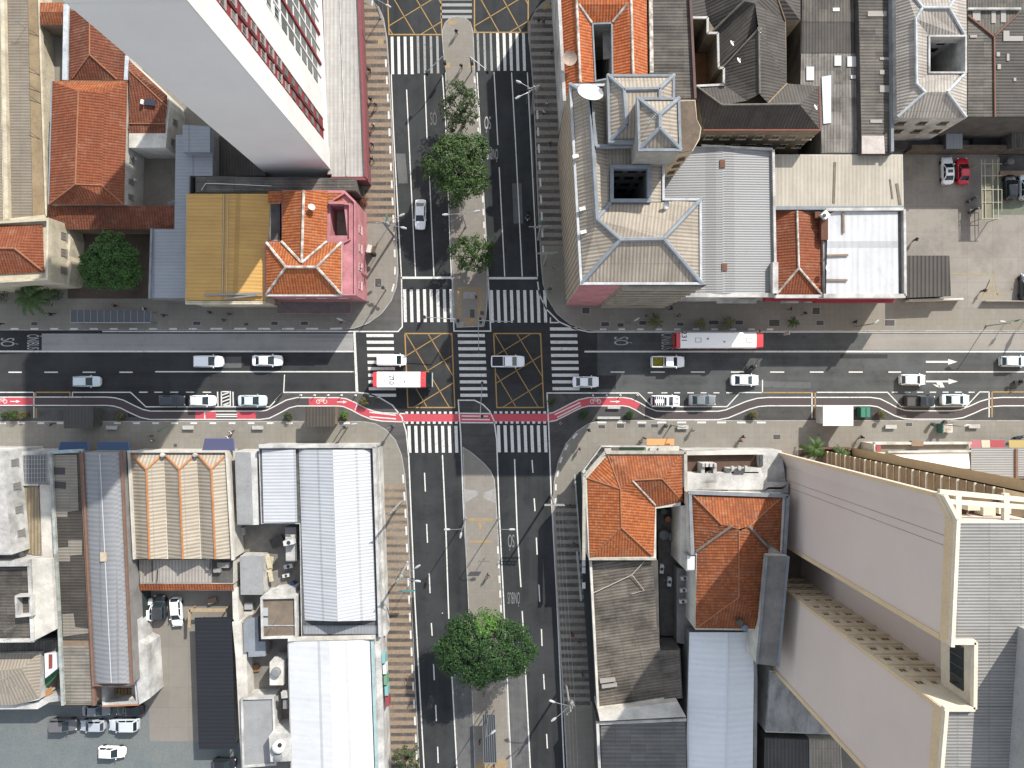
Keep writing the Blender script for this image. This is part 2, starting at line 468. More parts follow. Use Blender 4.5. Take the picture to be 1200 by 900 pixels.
def dashes(y,xs):return [[(a,y),(b,y)] for a,b in xs]
lines('lane_marking',[[(458.5,87),(461,150),(465.5,235),(470.5,325)],[(476.5,105),(481,200),(487,324)],[(497.5,88),(500.5,163)],[(502.5,187),(508.5,324)],[(518.5,88),(522,140),(529,324)],[(559,85),(564,175),(572,324)],[(579,85),(583.5,170)],[(585,196),(591.5,324)],[(599.5,85),(604,165),(612,324)],[(618,85),(624,205),(630,324)]],0.17)
lines('stop_line',[[(470,325.5),(529,325.5)],[(572,326),(630,326)]],0.36)
lines('edge_marking',[[(470.5,325),(471.5,383),(466.5,388.5),(120,388.5)],[(530,325),(532,388),(575,388),(573,345),(572,325)]],0.2)
lines('edge_marking',[[(630,330),(632,345),(640,362),(655,377),(672,385),(690,389),(1300,389)]],0.2)
lines('edge_marking',[[(645,372),(645,378),(655,378)]],0.2)
lines('edge_marking',[[(322,470),(332,459.8),(418,459.8),(430,461),(445,466),(460,475),(471,489),(476,506),(479,535),(486,700),(497,900),(508,1100)],[(558,900),(550,720),(543,590),(540,510),(537,469),(556,469),(566,474),(574,482),(579,493),(582,515),(585,600),(591,720),(599,900),(611,1100)],[(748,460.5),(641,460.5),(643,500),(646,580),(652,690),(656,780),(661,900),(671,1100)]],0.2)
lines('lane_marking',[[(518.5,718),(518.5,719)],[(518.5,533),(522.5,620),(526,725)],[(529.5,790),(535.5,900),(545,1100)]],0.2)
lines('lane_marking',[[(497.5,554),(498.5,576)],[(500,614),(501,636)],[(503,672),(504,695)],[(505.5,730),(506.5,745)],[(508,778),(509,797)],[(510.5,826),(511.5,845)],[(512.8,875),(513.6,894)],[(623.5,539),(624.5,554)],[(626,584),(627,599)],[(628.5,630),(629.5,650)],[(631.5,685),(632.5,705)],[(634.5,737),(635.2,757)],[(637,790),(638,808)],[(640.5,860),(641.5,877)]],0.19)
lines('lane_marking',[[(603,538),(606,620),(610.5,688)],[(612,716),(613.5,745)],[(615.5,780),(621.5,900),(632,1100)]],0.2)
bars('zebra_crossing',[[(472.3+i*7.75,339),(475.9+i*7.75,339),(476.9+i*7.75,377.5),(473.3+i*7.75,377.5)] for i in range(8)])
bars('zebra_crossing',[[(574.0+i*7.8,340),(577.6+i*7.8,340),(578.9+i*7.8,378),(575.3+i*7.8,378)] for i in range(9)])
bars('zebra_crossing',[[(457.8+i*7.6,43),(461+i*7.6,43),(462+i*7.6,87),(458.6+i*7.6,87)] for i in range(4)])
bars('zebra_crossing',[[(488.2+i*7.6,42),(491+i*7.6,42),(492+i*7.6,86),(489.2+i*7.6,86)] for i in range(4)],WP2)
bars('zebra_crossing',[[(558.5+i*7.6,39),(561+i*7.6,39),(562.5+i*7.6,83),(559.8+i*7.6,83)] for i in range(3)],WP2)
bars('zebra_crossing',[[(581.3+i*7.6,38.5),(584.6+i*7.6,38.5),(586+i*7.6,83),(582.6+i*7.6,83)] for i in range(5)])
bars('zebra_crossing',[[(516,y),(553,y),(553,y+3.5),(516,y+3.5)] for y in (-10,-3,4,11.5,18)],WP2)
ys=[393.2,401,408.7,416.5,424.5,432,439.7,447.5,455.5,463.2]
bars('zebra_crossing',[[(429.3+i*.35,y-1.8),(461+i*.35,y-1.8),(461.2+i*.35,y+1.8),(429.5+i*.35,y+1.8)] for i,y in enumerate(ys)])
bars('zebra_crossing',[[(536.3+i*.35,y-1.8),(568+i*.35,y-1.8),(568.2+i*.35,y+1.8),(536.5+i*.35,y+1.8)] for i,y in enumerate(ys)])
bars('zebra_crossing',[[(644.3+i*.35,y-1.8),(676+i*.35,y-1.8),(676.2+i*.35,y+1.8),(644.5+i*.35,y+1.8)] for i,y in enumerate([385.5]+ys[:-1])])
bars('zebra_crossing',[[(477.5+i*7.85,499),(481.1+i*7.85,499),(482.2+i*7.85,530.5),(478.6+i*7.85,530.5)] for i in range(8)])
bars('zebra_crossing',[[(582.2+i*7.8,498.5),(585.8+i*7.8,498.5),(587+i*7.8,530),(583.4+i*7.8,530)] for i in range(8)])
def clip(p,d,x0,y0,x1,y1):
 t0,t1=-1e9,1e9
 for c,dd,lo,hi in ((p[0],d[0],x0,x1),(p[1],d[1],y0,y1)):
  if abs(dd)<1e-9:
   if c<lo or c>hi:return None
   continue
  a,b=(lo-c)/dd,(hi-c)/dd
  t0=max(t0,min(a,b));t1=min(t1,max(a,b))
 return ((p[0]+d[0]*t0,p[1]+d[1]*t0),(p[0]+d[0]*t1,p[1]+d[1]*t1)) if t1-t0>1.0 else None
def junction_box(x0,y0,x1,y1,sh):
 q=lambda u,v:(u+sh*(v-y0)/(y1-y0),v)
 segs=[[q(x0,y0),q(x1,y0),q(x1,y1),q(x0,y1),q(x0,y0)]]
 lines('junction_box_marking',segs,0.2,YP,Z1)
 segs=[]
 for k in range(-12,14):
  for d,px_ in (((0.55,1.0),k*26.0),((1.0,-0.60),None)):
   p=(x0+1+px_,y0) if px_ is not None else (x0,y0+26.5+(k+1)*32.0)
   c=clip(p,d,x0,y0,x1,y1)
   if c:segs.append([q(*c[0]),q(*c[1])])
 lines('junction_box_marking',segs,0.14,YP,Z1+0.004)
junction_box(474.5,390.8,529.5,477.5,3.5)
junction_box(578.5,390.8,633.5,477.5,3.8)
junction_box(452,-60,514,40.5,4)
junction_box(556,-60,619,38,0)
lines('lane_marking',[[(-300,411.8),(414.5,411.8)],[(685,412),(1500,412)]],0.27)
lines('lane_marking',dashes(436.2,[(-83,-67),(-37,-21),(10,25.5),(52,68),(97,112),(140,155.5)])+[[(182,435.6),(414.5,435.6)]]+dashes(436,[(715.5,732),(762.5,779),(809.5,826),(856.5,872),(902.5,919),(949,965),(994.5,1011),(1041,1056)])+[[(1085,435.8),(1300,435.8)]],0.2)
bars('stop_line',[[(414,389),(416.6,389),(420,459.5),(416.8,459.5)]])
lines('bay_marking',[[(-200,459.7),(39,459.7)],[(85,459.7),(153,459.7),(171,476.7),(316,476.7),(332,459.8)],[(748,460.5),(764,476.5),(852,476.5),(867,460),(893,460)],[(957,459.7),(1040,459.7),(1056,476.5),(1132,476.5),(1148,459.3),(1159,459.3)]]+dashes(459.6,[(163,173),(181,190.5),(199.5,209),(218,227.5),(237.5,247.5)])+dashes(460.3,[(759,765),(775,782),(790,797),(805.5,813),(821,828),(836,843),(851,858)])+dashes(459.6,[(1045,1052),(1060,1067),(1074.5,1082),(1089.5,1097),(1104.5,1111.5),(1119,1127),(1135,1142)])+[[(333.5,439),(332.5,459)],[(893.5,445),(893.5,460)]],0.17)
lines('bay_marking',[[(255,459),(255.5,476)],[(273,459),(273.5,476)],[(259.5,459),(270,459),(270,475),(259.5,475),(259.5,459)]]+[[(260,463+k*4),(269.5,459.5+k*4)] for k in range(4)],0.2)
lines('bay_marking',[[(42,459.7),(82,459.7),(82,465)],[(42,459.7),(42,465)],[(42.5,478),(42.5,490)],[(893,460),(953,460)],[(955.3,460),(955.3,490)],[(1163,459.3),(1400,459.3)],[(1162.5,459.3),(1162.5,489)]],0.2,YP)
lines('bay_marking',[[(39.8,459.7),(39.8,490)],[(85,459.7),(85,465)],[(951.5,460),(951.5,490)],[(1159,459.3),(1159,489)]],0.17)
def arrow(x,y,L,w,hw,hl):
 return [[(x,y-w),(x+L-hl,y-w),(x+L-hl,y+w),(x,y+w)],[(x+L-hl,y-hw),(x+L,y),(x+L-hl,y+hw)]]
bars('lane_arrow',arrow(1085,424,37,1.1,3.4,11))
bars('lane_arrow',arrow(1085,447,37.5,1.0,3.2,11)+[[(1097,448.2),(1104,448.2),(1107,454),(1101,454)],[(1093,450),(1101,451.5),(1102,454.5),(1097,453)]])
CW=[(-200,470.2),(0,470.2),(125,470.2),(134,471),(143,473.5),(155,479.5),(166,484.5),(176,486.6),(305,486.6),(314,485.4),(325,480),(337,473.5),(348,470.8),(396,470.8),(404,471.8),(414,476),(425,482),(436,486.4),(448,488.6),(476,489.6)]
CE=[(642,489.6),(650,488),(660,483),(670,477.8),(680,473),(690,470.8),(730,470.6),(738,471.8),(747,476),(757,482),(768,486.3),(780,487),(842,486.8),(852,485),(864,480),(876,475),(888,471.6),(900,470.6),(1020,470.5),(1030,472),(1040,477),(1050,482.5),(1060,485.7),(1070,486.3),(1116,486.3),(1127,484.8),(1139,480),(1150,475),(1162,471.5),(1175,470.6),(1500,470.6)]
def offs(pts,d):
 out=[]
 for i,p in enumerate(pts):
  a=Vector(pts[max(i-1,0)]);b=Vector(pts[min(i+1,len(pts)-1)])
  t=(b-a).normalized();out.append((p[0]-t.y*d,p[1]+t.x*d))
 return out
def part_of(pts,x0,x1):
 def at(x):
  for a,b in zip(pts,pts[1:]):
   if a[0]<=x<=b[0]:
    f=(x-a[0])/(b[0]-a[0]);return (x,a[1]+f*(b[1]-a[1]))
 return [at(x0)]+[p for p in pts if x0<p[0]<x1]+[at(x1)]
lines('cycle_lane',[CW,CE],1.2,RP2,0.012)
lines('cycle_lane',[part_of(CW,-199,40),part_of(CW,229,253),part_of(CW,278,300),part_of(CW,362,476),part_of(CE,642,748)],1.22,RP,0.014)
lines('cycle_lane_edge',[offs(CW,4.9),offs(CW,-4.9),offs(CE,4.9),offs(CE,-4.9)],0.17)
lines('cycle_lane',[[(475,489.6),(539,489.8)],[(578,489.8),(643,489.6)],[(539,489.8),(578,489.8)]],1.25,RP,0.012)
bars('cycle_crossing',[[(475+i*6.45,y),(478.3+i*6.45,y),(478.3+i*6.45,y+2.6),(475+i*6.45,y+2.6)] for i in range(10) for y in (482.3,494)]+[[(579+i*6.4,y),(582.3+i*6.4,y),(582.3+i*6.4,y+2.6),(579+i*6.4,y+2.6)] for i in range(10) for y in (482,493.8)])
lines('cycle_lane_edge',[[(541,487.5),(572,487.8)],[(541,491.5),(574,491.8)],[(539,484.3),(575,484.6)],[(540,495.2),(578,495.4)],[(433,483),(464,486.6)],[(433,488.4),(464,490.8)],[(650,486),(680,471.8)],[(653,489),(681,475)],[(253,485.6),(278,485.6)],[(253,488),(278,488)],[(240,482),(240,491)],[(416,481),(419,473)]],0.2)
bars('cycle_arrow',arrow(395,471,12,.6,1.8,5)+arrow(715,470.5,12,.6,1.8,5)+arrow(12,470.4,12,.6,1.8,5))
def bike_mark(x,y):
 m=MB()
 for cx in (-0.55,0.55):
  c=P(x,y);ring_=[Vector((c.x+cx+.3*math.cos(a),c.y+.3*math.sin(a),0)) for a in [i*PI/5 for i in range(11)]]
  m.strip(ring_,0.1,0.018)
 c=P(x,y)
 for s_ in ([(-.55,0),(-.2,.4),(.4,.4),(.55,0)],[(-.2,.4),(.05,0),(.4,.4)],[(.4,.4),(.35,.55),(.6,.55)]):
  m.strip([Vector((c.x+a,c.y+b,0)) for a,b in s_],0.09,0.0185)
 st(m.build('cycle_symbol',WP))
bike_mark(377,470.6);bike_mark(698,470.4);bike_mark(2,470.4)
def road_text(txt,x,y,size,rot,stretch=1.0,narrow=1.0,mat=WP):
 me=text_mesh(txt,size,'lane_lettering')
 for v in me.vertices:v.co.x*=narrow;v.co.y*=stretch
 me.materials.clear();me.materials.append(mat)
 o=bpy.data.objects.new('lane_lettering',me);COL.objects.link(o)
 c=P(x,y);o.location=(c.x,c.y,0.02);o.rotation_euler=(0,0,rot)
 st(o);return o
GP=paint('road_white_grey',(0.50,0.50,0.49),0.5)
road_text('SÓ',727,399.6,1.3,-PI/2,2.5,0.85,GP)
road_text('ÔNIBUS',781.5,400,1.3,-PI/2,2.2,0.56,GP)
road_text('SÓ',8,401,1.3,-PI/2,2.4,0.85,GP)
road_text('ÔNIBUS',38,400.8,1.3,-PI/2,2.1,0.52,GP)
road_text('SÓ',571.5,143,1.2,PI,2.4,0.7,GP)
road_text('ÔNIBUS',577,180,1.2,PI,2.0,0.42,GP)
TW_=paint('road_white_thin',(.30,.30,.30),1.3)
road_text('SÓ',599,633,1.2,PI,2.4,0.7,TW_)
road_text('ÔNIBUS',602,700,1.2,PI,2.2,0.46,TW_)
road_text('SÓ',508,140,1.2,0,2.4,0.7,paint('road_white_ghost',(.16,.16,.16),.8))
def kerb_dash(pts,n,frac=0.5):
 pts=[Vector((*q,0)) for q in W(pts)]
 L=sum((b-a).length for a,b in zip(pts,pts[1:]));step=L/n
 m=MB()
 def at(s_):
  for a,b in zip(pts,pts[1:]):
   l=(b-a).length
   if s_<=l:return a+(b-a)*(s_/l)
   s_-=l
  return pts[-1]
 for i in range(n):
  m.strip([at(i*step),at(i*step+step*frac)],0.28,0.142)
 st(m.build('kerb_paint',WP))
kerb_dash([(-10,385.5),(245,385.5)],11,.4);kerb_dash([(247,385.3),(398,385.3),(415,383.3)],6,.5)
kerb_dash([(452.2,70),(455.5,130),(458.5,200),(461.5,262),(463.4,318),(461.5,337),(455.5,352)],14,.45)
kerb_dash([(629.5,130),(632.2,190),(635,260),(637,308)],9,.5);kerb_dash([(703,386),(920,386)],10,.35)
kerb_dash([(472.4,556),(475.4,600),(480.4,720),(485.2,820),(489.2,900)],17,.5)
kerb_dash([(0,495.8),(425,495.8)],19,.35);kerb_dash([(640+60,495),(910,495)],9,.45)
kerb_dash([(676,508),(664.5,522),(656.5,540),(651.5,565),(650.5,600)],6,.45)
kerb_dash([(566-1.6,200),(568.6,290)],6,.5);kerb_dash([(556,90),(562.6,180)],6,.5)
kerb_dash([(583.4,640),(589.4,760)],7,.5)
TACT=stained('tactile_yellow',(0.46,0.34,0.17),(0.4,0.30,0.2),1.5)
TACG=stained('ramp_grey',(0.45,0.44,0.42),(0.38,0.36,0.34),1.5)
for q in ([(536,337),(564,337),(564,341),(536,341)],[(536,341),(541,341),(541,373),(536,373)],[(560,341),(565,341),(565,373),(560,373)],[(543,373),(560,373),(560,380),(543,380)],[(548,607),(577,607),(577,610.5),(548,610.5)],[(551,632.5),(577,632.5),(577,636),(551,636)],[(560,612),(564,612),(565,620),(561,620)],[(553,722),(558,722),(558,728),(553,728)],[(525,24),(535,24),(534,29),(526,29)],[(522,74),(528,74),(528,80),(522,80)],[(549,74),(555,74),(555,80),(549,80)],[(443,46),(450,46),(450,52),(443,52)],[(635,6),(644,3),(645,9),(637,12)],[(562,889),(593,889),(594,900),(556,900)]):
 sheet('tactile_paving',q,TACT,0.138)
for q in ([(544,573),(560,575),(560,580),(545,589)],[(567,577),(581,572),(582,590),(567,584)],[(535,377),(543,377),(543,384),(535,384)],[(561,374),(567,374),(568,382),(561,382)],[(543,342),(558,342),(558,350),(543,350)]):
 sheet('ramp_paving',q,TACG,0.1385)
def outline(pts,z):return [(P(x,y,z).x,P(x,y,z).y) for x,y in pts]
def tess(outer,hole,z,mb,udir=None):
 from mathutils.geometry import tessellate_polygon
 pts=[Vector((*p,z)) for p in outer]+[Vector((*p,z)) for p in hole]
 for tri in tessellate_polygon([[Vector((*p,0)) for p in outer],[Vector((*p,0)) for p in hole]]):
  q=[pts[i] for i in tri]
  if (q[1]-q[0]).cross(q[2]-q[0]).z<0:q.reverse()
  mb.face(q,udir)
def building(name,label,cat,pts,zt,wall,group=None,z0=0.1,wallname='wall',hole=None,hf=3.0,hmat=None,hfloor=None):
 xy=outline(pts,zt)
 c=Vector((sum(p[0] for p in xy)/len(xy),sum(p[1] for p in xy)/len(xy),z0))
 r=empty(name,c,label,cat,group)
 if wall:
  m=MB();m.prism(xy,z0,zt,top=hole is None)
  if hole:tess(xy,outline(hole,zt),zt,m)
  m.build(wallname,wall,r)
  if hole:
   hx=outline(hole,zt);m=MB();m.prism(hx,hf,zt,top=False);m.build('light_well_wall',hmat or wall,r)
   m=MB();m.prism(hx,hf-.1,hf);m.build('light_well_floor',hfloor or CDK(),r)
 return r
def F(root,mat,faces,name='roof',udir=None):
 m=MB()
 for f in faces:
  q=[P(*p) for p in f]
  a=sum(q[i].x*q[(i+1)%len(q)].y-q[(i+1)%len(q)].x*q[i].y for i in range(len(q)))
  if a<0:q.reverse()
  m.face(q,udir)
 return m.build(name,mat,root)
def flat(root,mat,pts,z,t=0.12,name='roof',udir=0.0):
 m=MB();m.prism(outline(pts,z),z-t,z,udir=udir);return m.build(name,mat,root)
def para(root,mat,pts,z,h,w=0.25,name='parapet'):
 m=MB();m.ring(outline(pts,z+h),z-0.05,z+h,w);return m.build(name,mat,root)
def block(root,mat,pts,z0,z1,name,udir=0.0):
 m=MB();m.prism(outline(pts,z1),z0,z1,udir=udir);return m.build(name,mat,root)
def ridge(root,mat,segs,r=0.16,name='ridge_cap',dz=0.03):
 m=MB()
 for s_ in segs:
  q=[P(*p)+Vector((0,0,dz)) for p in s_]
  m.tube(q,r,6)
 return m.build(name,mat,root)
def gutter(root,mat,pts,z,w=0.2,name='gutter',closed=True):
 m=MB();q=[P(x,y,z) for x,y in pts]
 if closed:q.append(q[0])
 for a,b in zip(q,q[1:]):m.bar(a,b,w,0.16)
 return m.build(name,mat,root)
def gable_roof(root,mat,a,b,c,d,ze,zr,t0=0.5,t1=0.5,name='roof'):
 """quad a,b,c,d at the eaves; ridge from mid(a,b) to mid(c,d)"""
 e=(a[0]+(b[0]-a[0])*t0,a[1]+(b[1]-a[1])*t0);f=(d[0]+(c[0]-d[0])*t1,d[1]+(c[1]-d[1])*t1)
 F(root,mat,[[(*a,ze),(*e,zr),(*f,zr),(*d,ze)],[(*e,zr),(*b,ze),(*c,ze),(*f,zr)]],name)
 return e,f
WIN={}
def win_mesh(w,h,fm,pm):
 k=(round(w,2),round(h,2),fm.name,pm.name)
 if k not in WIN:
  m=MB();t=0.09
  for sx in (-1,1):m.box((sx*(w/2-t/2),0.03,0),(t,0.1,h))
  for sz in (-1,1):m.box((0,0.03,sz*(h/2-t/2)),(w-2*t,0.1,t))
  m.box((0,0.025,0),(0.05,0.07,h-2*t))
  m.box((0,0.08,-h/2-0.06),(w+0.2,0.26,0.1))
  a=m.build('window',fm);me1=a.data;bpy.data.objects.remove(a)
  m=MB();m.box((0,0.012,0),(w-0.1,0.05,h-0.1))
  a=m.build('pane',pm);me2=a.data;bpy.data.objects.remove(a)
  WIN[k]=(me1,me2)
 return WIN[k]
def window(root,A,B,u,z,w,h,fm,pm):
 A=Vector((A[0],A[1],0));B=Vector((B[0],B[1],0));d=(B-A).normalized()
 n=Vector((-d.y,d.x,0));c=root.location
 if (A+(B-A)/2-Vector((c.x,c.y,0))).dot(n)<0:d=-d;n=-n;A,B=B,A;u=(B-A).length-u
 me1,me2=win_mesh(w,h,fm,pm)
 o=bpy.data.objects.new('window',me1);COL.objects.link(o);o.parent=root
 p=A+d*u+Vector((0,0,z))-root.location+n*0.005
 o.location=p;o.rotation_euler=(0,0,math.atan2(d.y,d.x))
 q=bpy.data.objects.new('pane',me2);COL.objects.link(q);q.parent=o
 return o
def ledge(root,A,B,z,d,h,mat,name='ledge',inset=0.0):
 A=Vector((A[0],A[1],z));B=Vector((B[0],B[1],z));t=(B-A).normalized()
 n=Vector((-t.y,t.x,0));c=root.location
 if ((A+B)/2-Vector((c.x,c.y,z))).dot(n)<0:n=-n
 m=MB();a=A+t*inset+n*(d/2-.02);b=B-t*inset+n*(d/2-.02)
 m.bar(a,b,d,h);return m.build(name,mat,root)
def dish(label,px,py,z,r=0.45,tilt=0.7,az=2.0,mat=None,base=None):
 b=base if base is not None else z-0.6
 t=empty('satellite_dish',P(px,py,z)*1.0,label,'satellite dish');t.location.z=b;OFF[t]=Vector(t.location)
 c=Vector((t.location.x,t.location.y,z))
 m=MB();prof=[(r*k/5,0.32*r*(k/5)**2) for k in range(1,6)]
 m.lathe((0,0,0),[(0.01,0)]+prof+[(r*0.99,0.32*r-0.03),(r*.5,0.05*r-.03),(.01,-.03)],18)
 M=Matrix.Translation(c)@Matrix.Rotation(az,4,'Z')@Matrix.Rotation(tilt,4,'X')
 m.v=[M@p for p in m.v]
 m.build('reflector',mat or WHITE(),t,40)
 m=MB();m.tube([(c.x,c.y,b),(c.x,c.y,z-0.02)],0.04,6);m.build('mast',STEEL(),t)
 tip=M@Vector((0,0,r*0.9));m=MB();m.bar(M@Vector((0,-r*.9,.25*r)),tip,.03);m.box(tip,(.1,.1,.1));m.build('feed_arm',STEEL(),t)
 return t
def aerial(label,px,py,z0,h=2.0,az=0.5):
 t=empty('tv_aerial',P(px,py,z0),label,'aerial');c=Vector(t.location)
 m=MB();m.tube([c,c+Vector((0,0,h))],0.035,6);m.build('mast',STEEL(),t)
 m=MB();d=Vector((math.cos(az),math.sin(az),0));e=Vector((-d.y,d.x,0));top=c+Vector((0,0,h-.1))
 m.bar(top-d*.7,top+d*.7,.04)
 for k in range(6):q=top+d*(-.6+k*.24);m.bar(q-e*(.45-k*.04),q+e*(.45-k*.04),.025)
 m.build('boom',STEEL(),t);return t
def ac_unit(label,px,py,z,rz=0.0,s=1.0):
 t=empty('air_conditioner',P(px,py,z),label,'air conditioner');c=Vector(t.location)
 m=MB();m.box(c+Vector((0,0,.35*s)),(.9*s,.4*s,.6*s),rz);m.build('casing',plain('ac_white',(.62,.62,.6),.5),t)
 m=MB();m.lathe(c+Vector((0,0,.65*s)),[(.17*s,0),(.17*s,.03),(.05,.035)],12);m.build('fan_grille',DARKSTEEL(),t)
 m=MB();[m.box(c+Vector((sx*.3*s,0,.03)),(.06,.4*s,.06),rz) for sx in (-1,1)];m.build('foot',STEEL(),t)
 return t
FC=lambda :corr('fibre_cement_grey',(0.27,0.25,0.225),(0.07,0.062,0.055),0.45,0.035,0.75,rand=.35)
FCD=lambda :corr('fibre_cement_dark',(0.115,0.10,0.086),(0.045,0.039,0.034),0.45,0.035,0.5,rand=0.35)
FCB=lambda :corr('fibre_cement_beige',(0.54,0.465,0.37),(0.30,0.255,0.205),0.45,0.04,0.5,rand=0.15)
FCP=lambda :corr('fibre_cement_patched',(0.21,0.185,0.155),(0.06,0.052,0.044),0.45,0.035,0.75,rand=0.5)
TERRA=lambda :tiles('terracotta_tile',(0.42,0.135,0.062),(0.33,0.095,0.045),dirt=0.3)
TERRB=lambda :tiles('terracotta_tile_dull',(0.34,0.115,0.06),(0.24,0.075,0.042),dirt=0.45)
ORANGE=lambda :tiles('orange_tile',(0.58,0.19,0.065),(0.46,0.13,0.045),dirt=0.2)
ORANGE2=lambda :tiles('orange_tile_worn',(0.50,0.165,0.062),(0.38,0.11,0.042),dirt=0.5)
WMET=lambda :corr('white_sheet_metal',(0.60,0.615,0.64),(0.47,0.48,0.50),0.5,0.035,0.25,0.5,(1.05,8.0),0.0,0.35,0.12,0.12)
WFLAT=lambda :corr('white_membrane',(0.74,0.745,0.75),(0.57,0.575,0.58),1.1,0.006,0.3,0.6,(1.1,9.0),0.0,0.4,0.04,0.1)
BMET=lambda :corr('blue_grey_metal',(0.42,0.445,0.48),(0.31,0.33,0.355),0.5,0.02,0.3,0.5,(1.05,6.0),0.0,0.4,0.15,0.12)
GMET=lambda :corr('light_grey_metal',(0.40,0.405,0.41),(0.31,0.315,0.32),0.36,0.035,0.3,0.55,(1.2,30.0),0.0,0.35,0.3,0.1)
CREAM=lambda :stained('cream_plaster',(0.66,0.59,0.45),(0.48,0.42,0.31),0.4)
CREAM2=lambda :stained('pale_plaster',(0.70,0.67,0.60),(0.5,0.47,0.42),0.35)
WPL=lambda :stained('white_plaster',(0.66,0.65,0.625),(0.36,0.35,0.33),0.35)
CGR=lambda :stained('grey_concrete',(0.36,0.35,0.335),(0.22,0.21,0.2),0.35)
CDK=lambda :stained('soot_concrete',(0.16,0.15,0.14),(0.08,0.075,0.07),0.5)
BRN=lambda :stained('brown_plaster',(0.36,0.27,0.19),(0.24,0.175,0.12),0.5)
OCHRE=lambda :stained('ochre_plaster',(0.44,0.33,0.2),(0.3,0.22,0.13),0.4)
PINK=lambda :stained('pink_plaster',(0.60,0.265,0.285),(0.46,0.19,0.205),0.4)
BGUT=lambda :stained('painted_gutter_blue',(0.36,0.395,0.43),(0.26,0.28,0.30),0.7)
WRIDGE=lambda :stained('white_mortar_ridge',(0.66,0.62,0.56),(0.40,0.34,0.29),1.2,0.4,0.6)
TRIDGE=lambda :stained('clay_ridge',(0.46,0.21,0.11),(0.34,0.15,0.09),1.5)
OUTF=lambda :plain('white_frame',(0.72,0.72,0.7),0.5)
DKF=lambda :plain('dark_frame',(0.10,0.095,0.09),0.5)
yardm=stained('yard_concrete',(0.36,0.325,0.27),(0.24,0.215,0.18),0.2)
sheet('yard',[(60,150),(300,150),(300,270),(60,270)],yardm,0.142)
sheet('yard',[(80,262),(180,262),(180,350),(80,350)],stained('yard_earth',(0.17,0.125,0.095),(0.09,0.075,0.06),0.3),0.146)
zt=50.2
TW=stained('tower_grey_render',(.85,.83,.81),(.78,.76,.742),0.12,0.3,0.7,0.9,0.03)
base=[(392.3,206),(316,207.5),(309,-14),(382.5,-14)]
tw=empty('apartment_tower',P(350,100),'tall slab tower with blank grey side wall and red and white window front','tower')
xy=W(base);m=MB();m.prism(xy,0.1,zt);m.build('wall',TW,tw)
m=MB();m.ring(xy,zt-.05,zt+1.0,.3);m.build('parapet',TW,tw)
m=MB();q=[Vector(p) for p in xy];cc=sum(q,Vector((0,0)))/4
m.prism([tuple(cc+(p-cc)*.55) for p in q],zt,zt+4.5);m.build('roof_housing',TW,tw)
A=Vector(xy[0]);B=Vector(xy[3]);dE=(B-A).normalized();nE=Vector((dE.y,-dE.x))
if nE.x<0:nE=-nE
LE=(B-A).length
TWH=stained('tower_white_render',(0.78,0.77,0.74),(0.68,0.67,0.64),0.2)
TRED=stained('tower_red_panel',(0.36,0.055,0.06),(0.27,0.04,0.045),0.5)
def efac(u0,u1,z0,z1,d0,d1,mat,name):
 a=A+dE*u0;b=A+dE*u1
 m=MB();m.prism([tuple(a+nE*d0),tuple(b+nE*d0),tuple(b+nE*d1),tuple(a+nE*d1)],z0,z1,bottom=True);return m.build(name,mat,tw)
efac(0.0,3.4,0.2,zt+.8,-.02,0.16,TWH,'white_pier')
efac(3.4,6.7,6.0,zt+.6,-.02,0.05,TRED,'red_band')
efac(4.92,5.2,6.0,zt+.6,0.04,0.22,plain('tower_dark_red',(.16,.025,.03),.7),'downpipe_rib')
efac(6.7,10.9,6.0,zt+.8,-.02,0.16,TWH,'white_pier')
efac(10.9,LE,6.0,zt+.6,-.02,0.06,TWH,'front_panel')
for u in (14.6,19.1,25.6):efac(u,u+.42,6.2,zt+.6,0.05,0.3,TRED,'red_pilaster')
for u in (12.75,16.9,21.2,23.4,27.4):efac(u,u+.22,6.2,zt+.6,0.05,0.22,TWH,'white_pilaster')
efac(6.7,LE,zt-.4,zt+.8,0.16,0.3,TWH,'cornice')
nfl=15;us=[(4.2,.95,1.15),(5.95,.95,1.15)]+[(u,1.45,1.9) for u in (11.85,13.75,15.95,18.0,20.35,22.4,24.55,26.8,28.6)]
allw=sorted([(-(9.2+f*2.78),u,w,h) for f in range(nfl) for u,w,h in us if u<LE-.8])
wcol=[A[0],A[1]]
TPANE=[plain('tower_pane_a',(.05,.065,.07),.15),plain('tower_pane_b',(.30,.29,.27),.4),plain('tower_pane_c',(.13,.15,.15),.2)]
rest=MB()
A3=A+nE*0.06;B3=B+nE*0.06
for i,(nz,u,w,h) in enumerate(allw):
 if i<100:window(tw,A3,B3,u,-nz,w,h,plain('frame_dim',(.42,.36,.34),.6) if u<6.5 else OUTF(),TPANE[RND.choice((0,0,1,2))])
 else :
  c=A3+dE*u+nE*.03;rest.box((c.x,c.y,-nz),(w,.12,h),math.atan2(dE.y,dE.x))
o=rest.build('window',TPANE[2],tw);o['kind']='stuff';o['label']='lower floor windows of the tower front'
pd=building('podium','low podium with pale gridded roof and red edge at the tall tower','podium building',[(377,-25),(421,-25),(430.5,211),(388,211),(388,205),(383,205)],3.2,stained('podium_maroon',(.30,.12,.12),(.2,.09,.09),.8))
flat(pd,corr('gridded_roof',(0.58,0.56,0.53),(0.44,0.42,0.39),0.62,0.02,0.4,0.8,(0.62,0.62),rand=.25,valley=.25),[(378,-25),(419,-25),(428,207),(389,207),(389,204),(384,204)],3.26)
m=MB();m.bar(P(420.5,-25,3.5),P(429.6,210,3.5),.42,.6);m.bar(P(429.6,210,3.5),P(388,210,3.5),.42,.6);m.build('coping',stained('red_coping',(.36,.10,.11),(.28,.09,.1),.8),pd)
ridge(pd,WPL(),[[(398,0,3.3),(406,206,3.3)]],.08,'roof_joint')
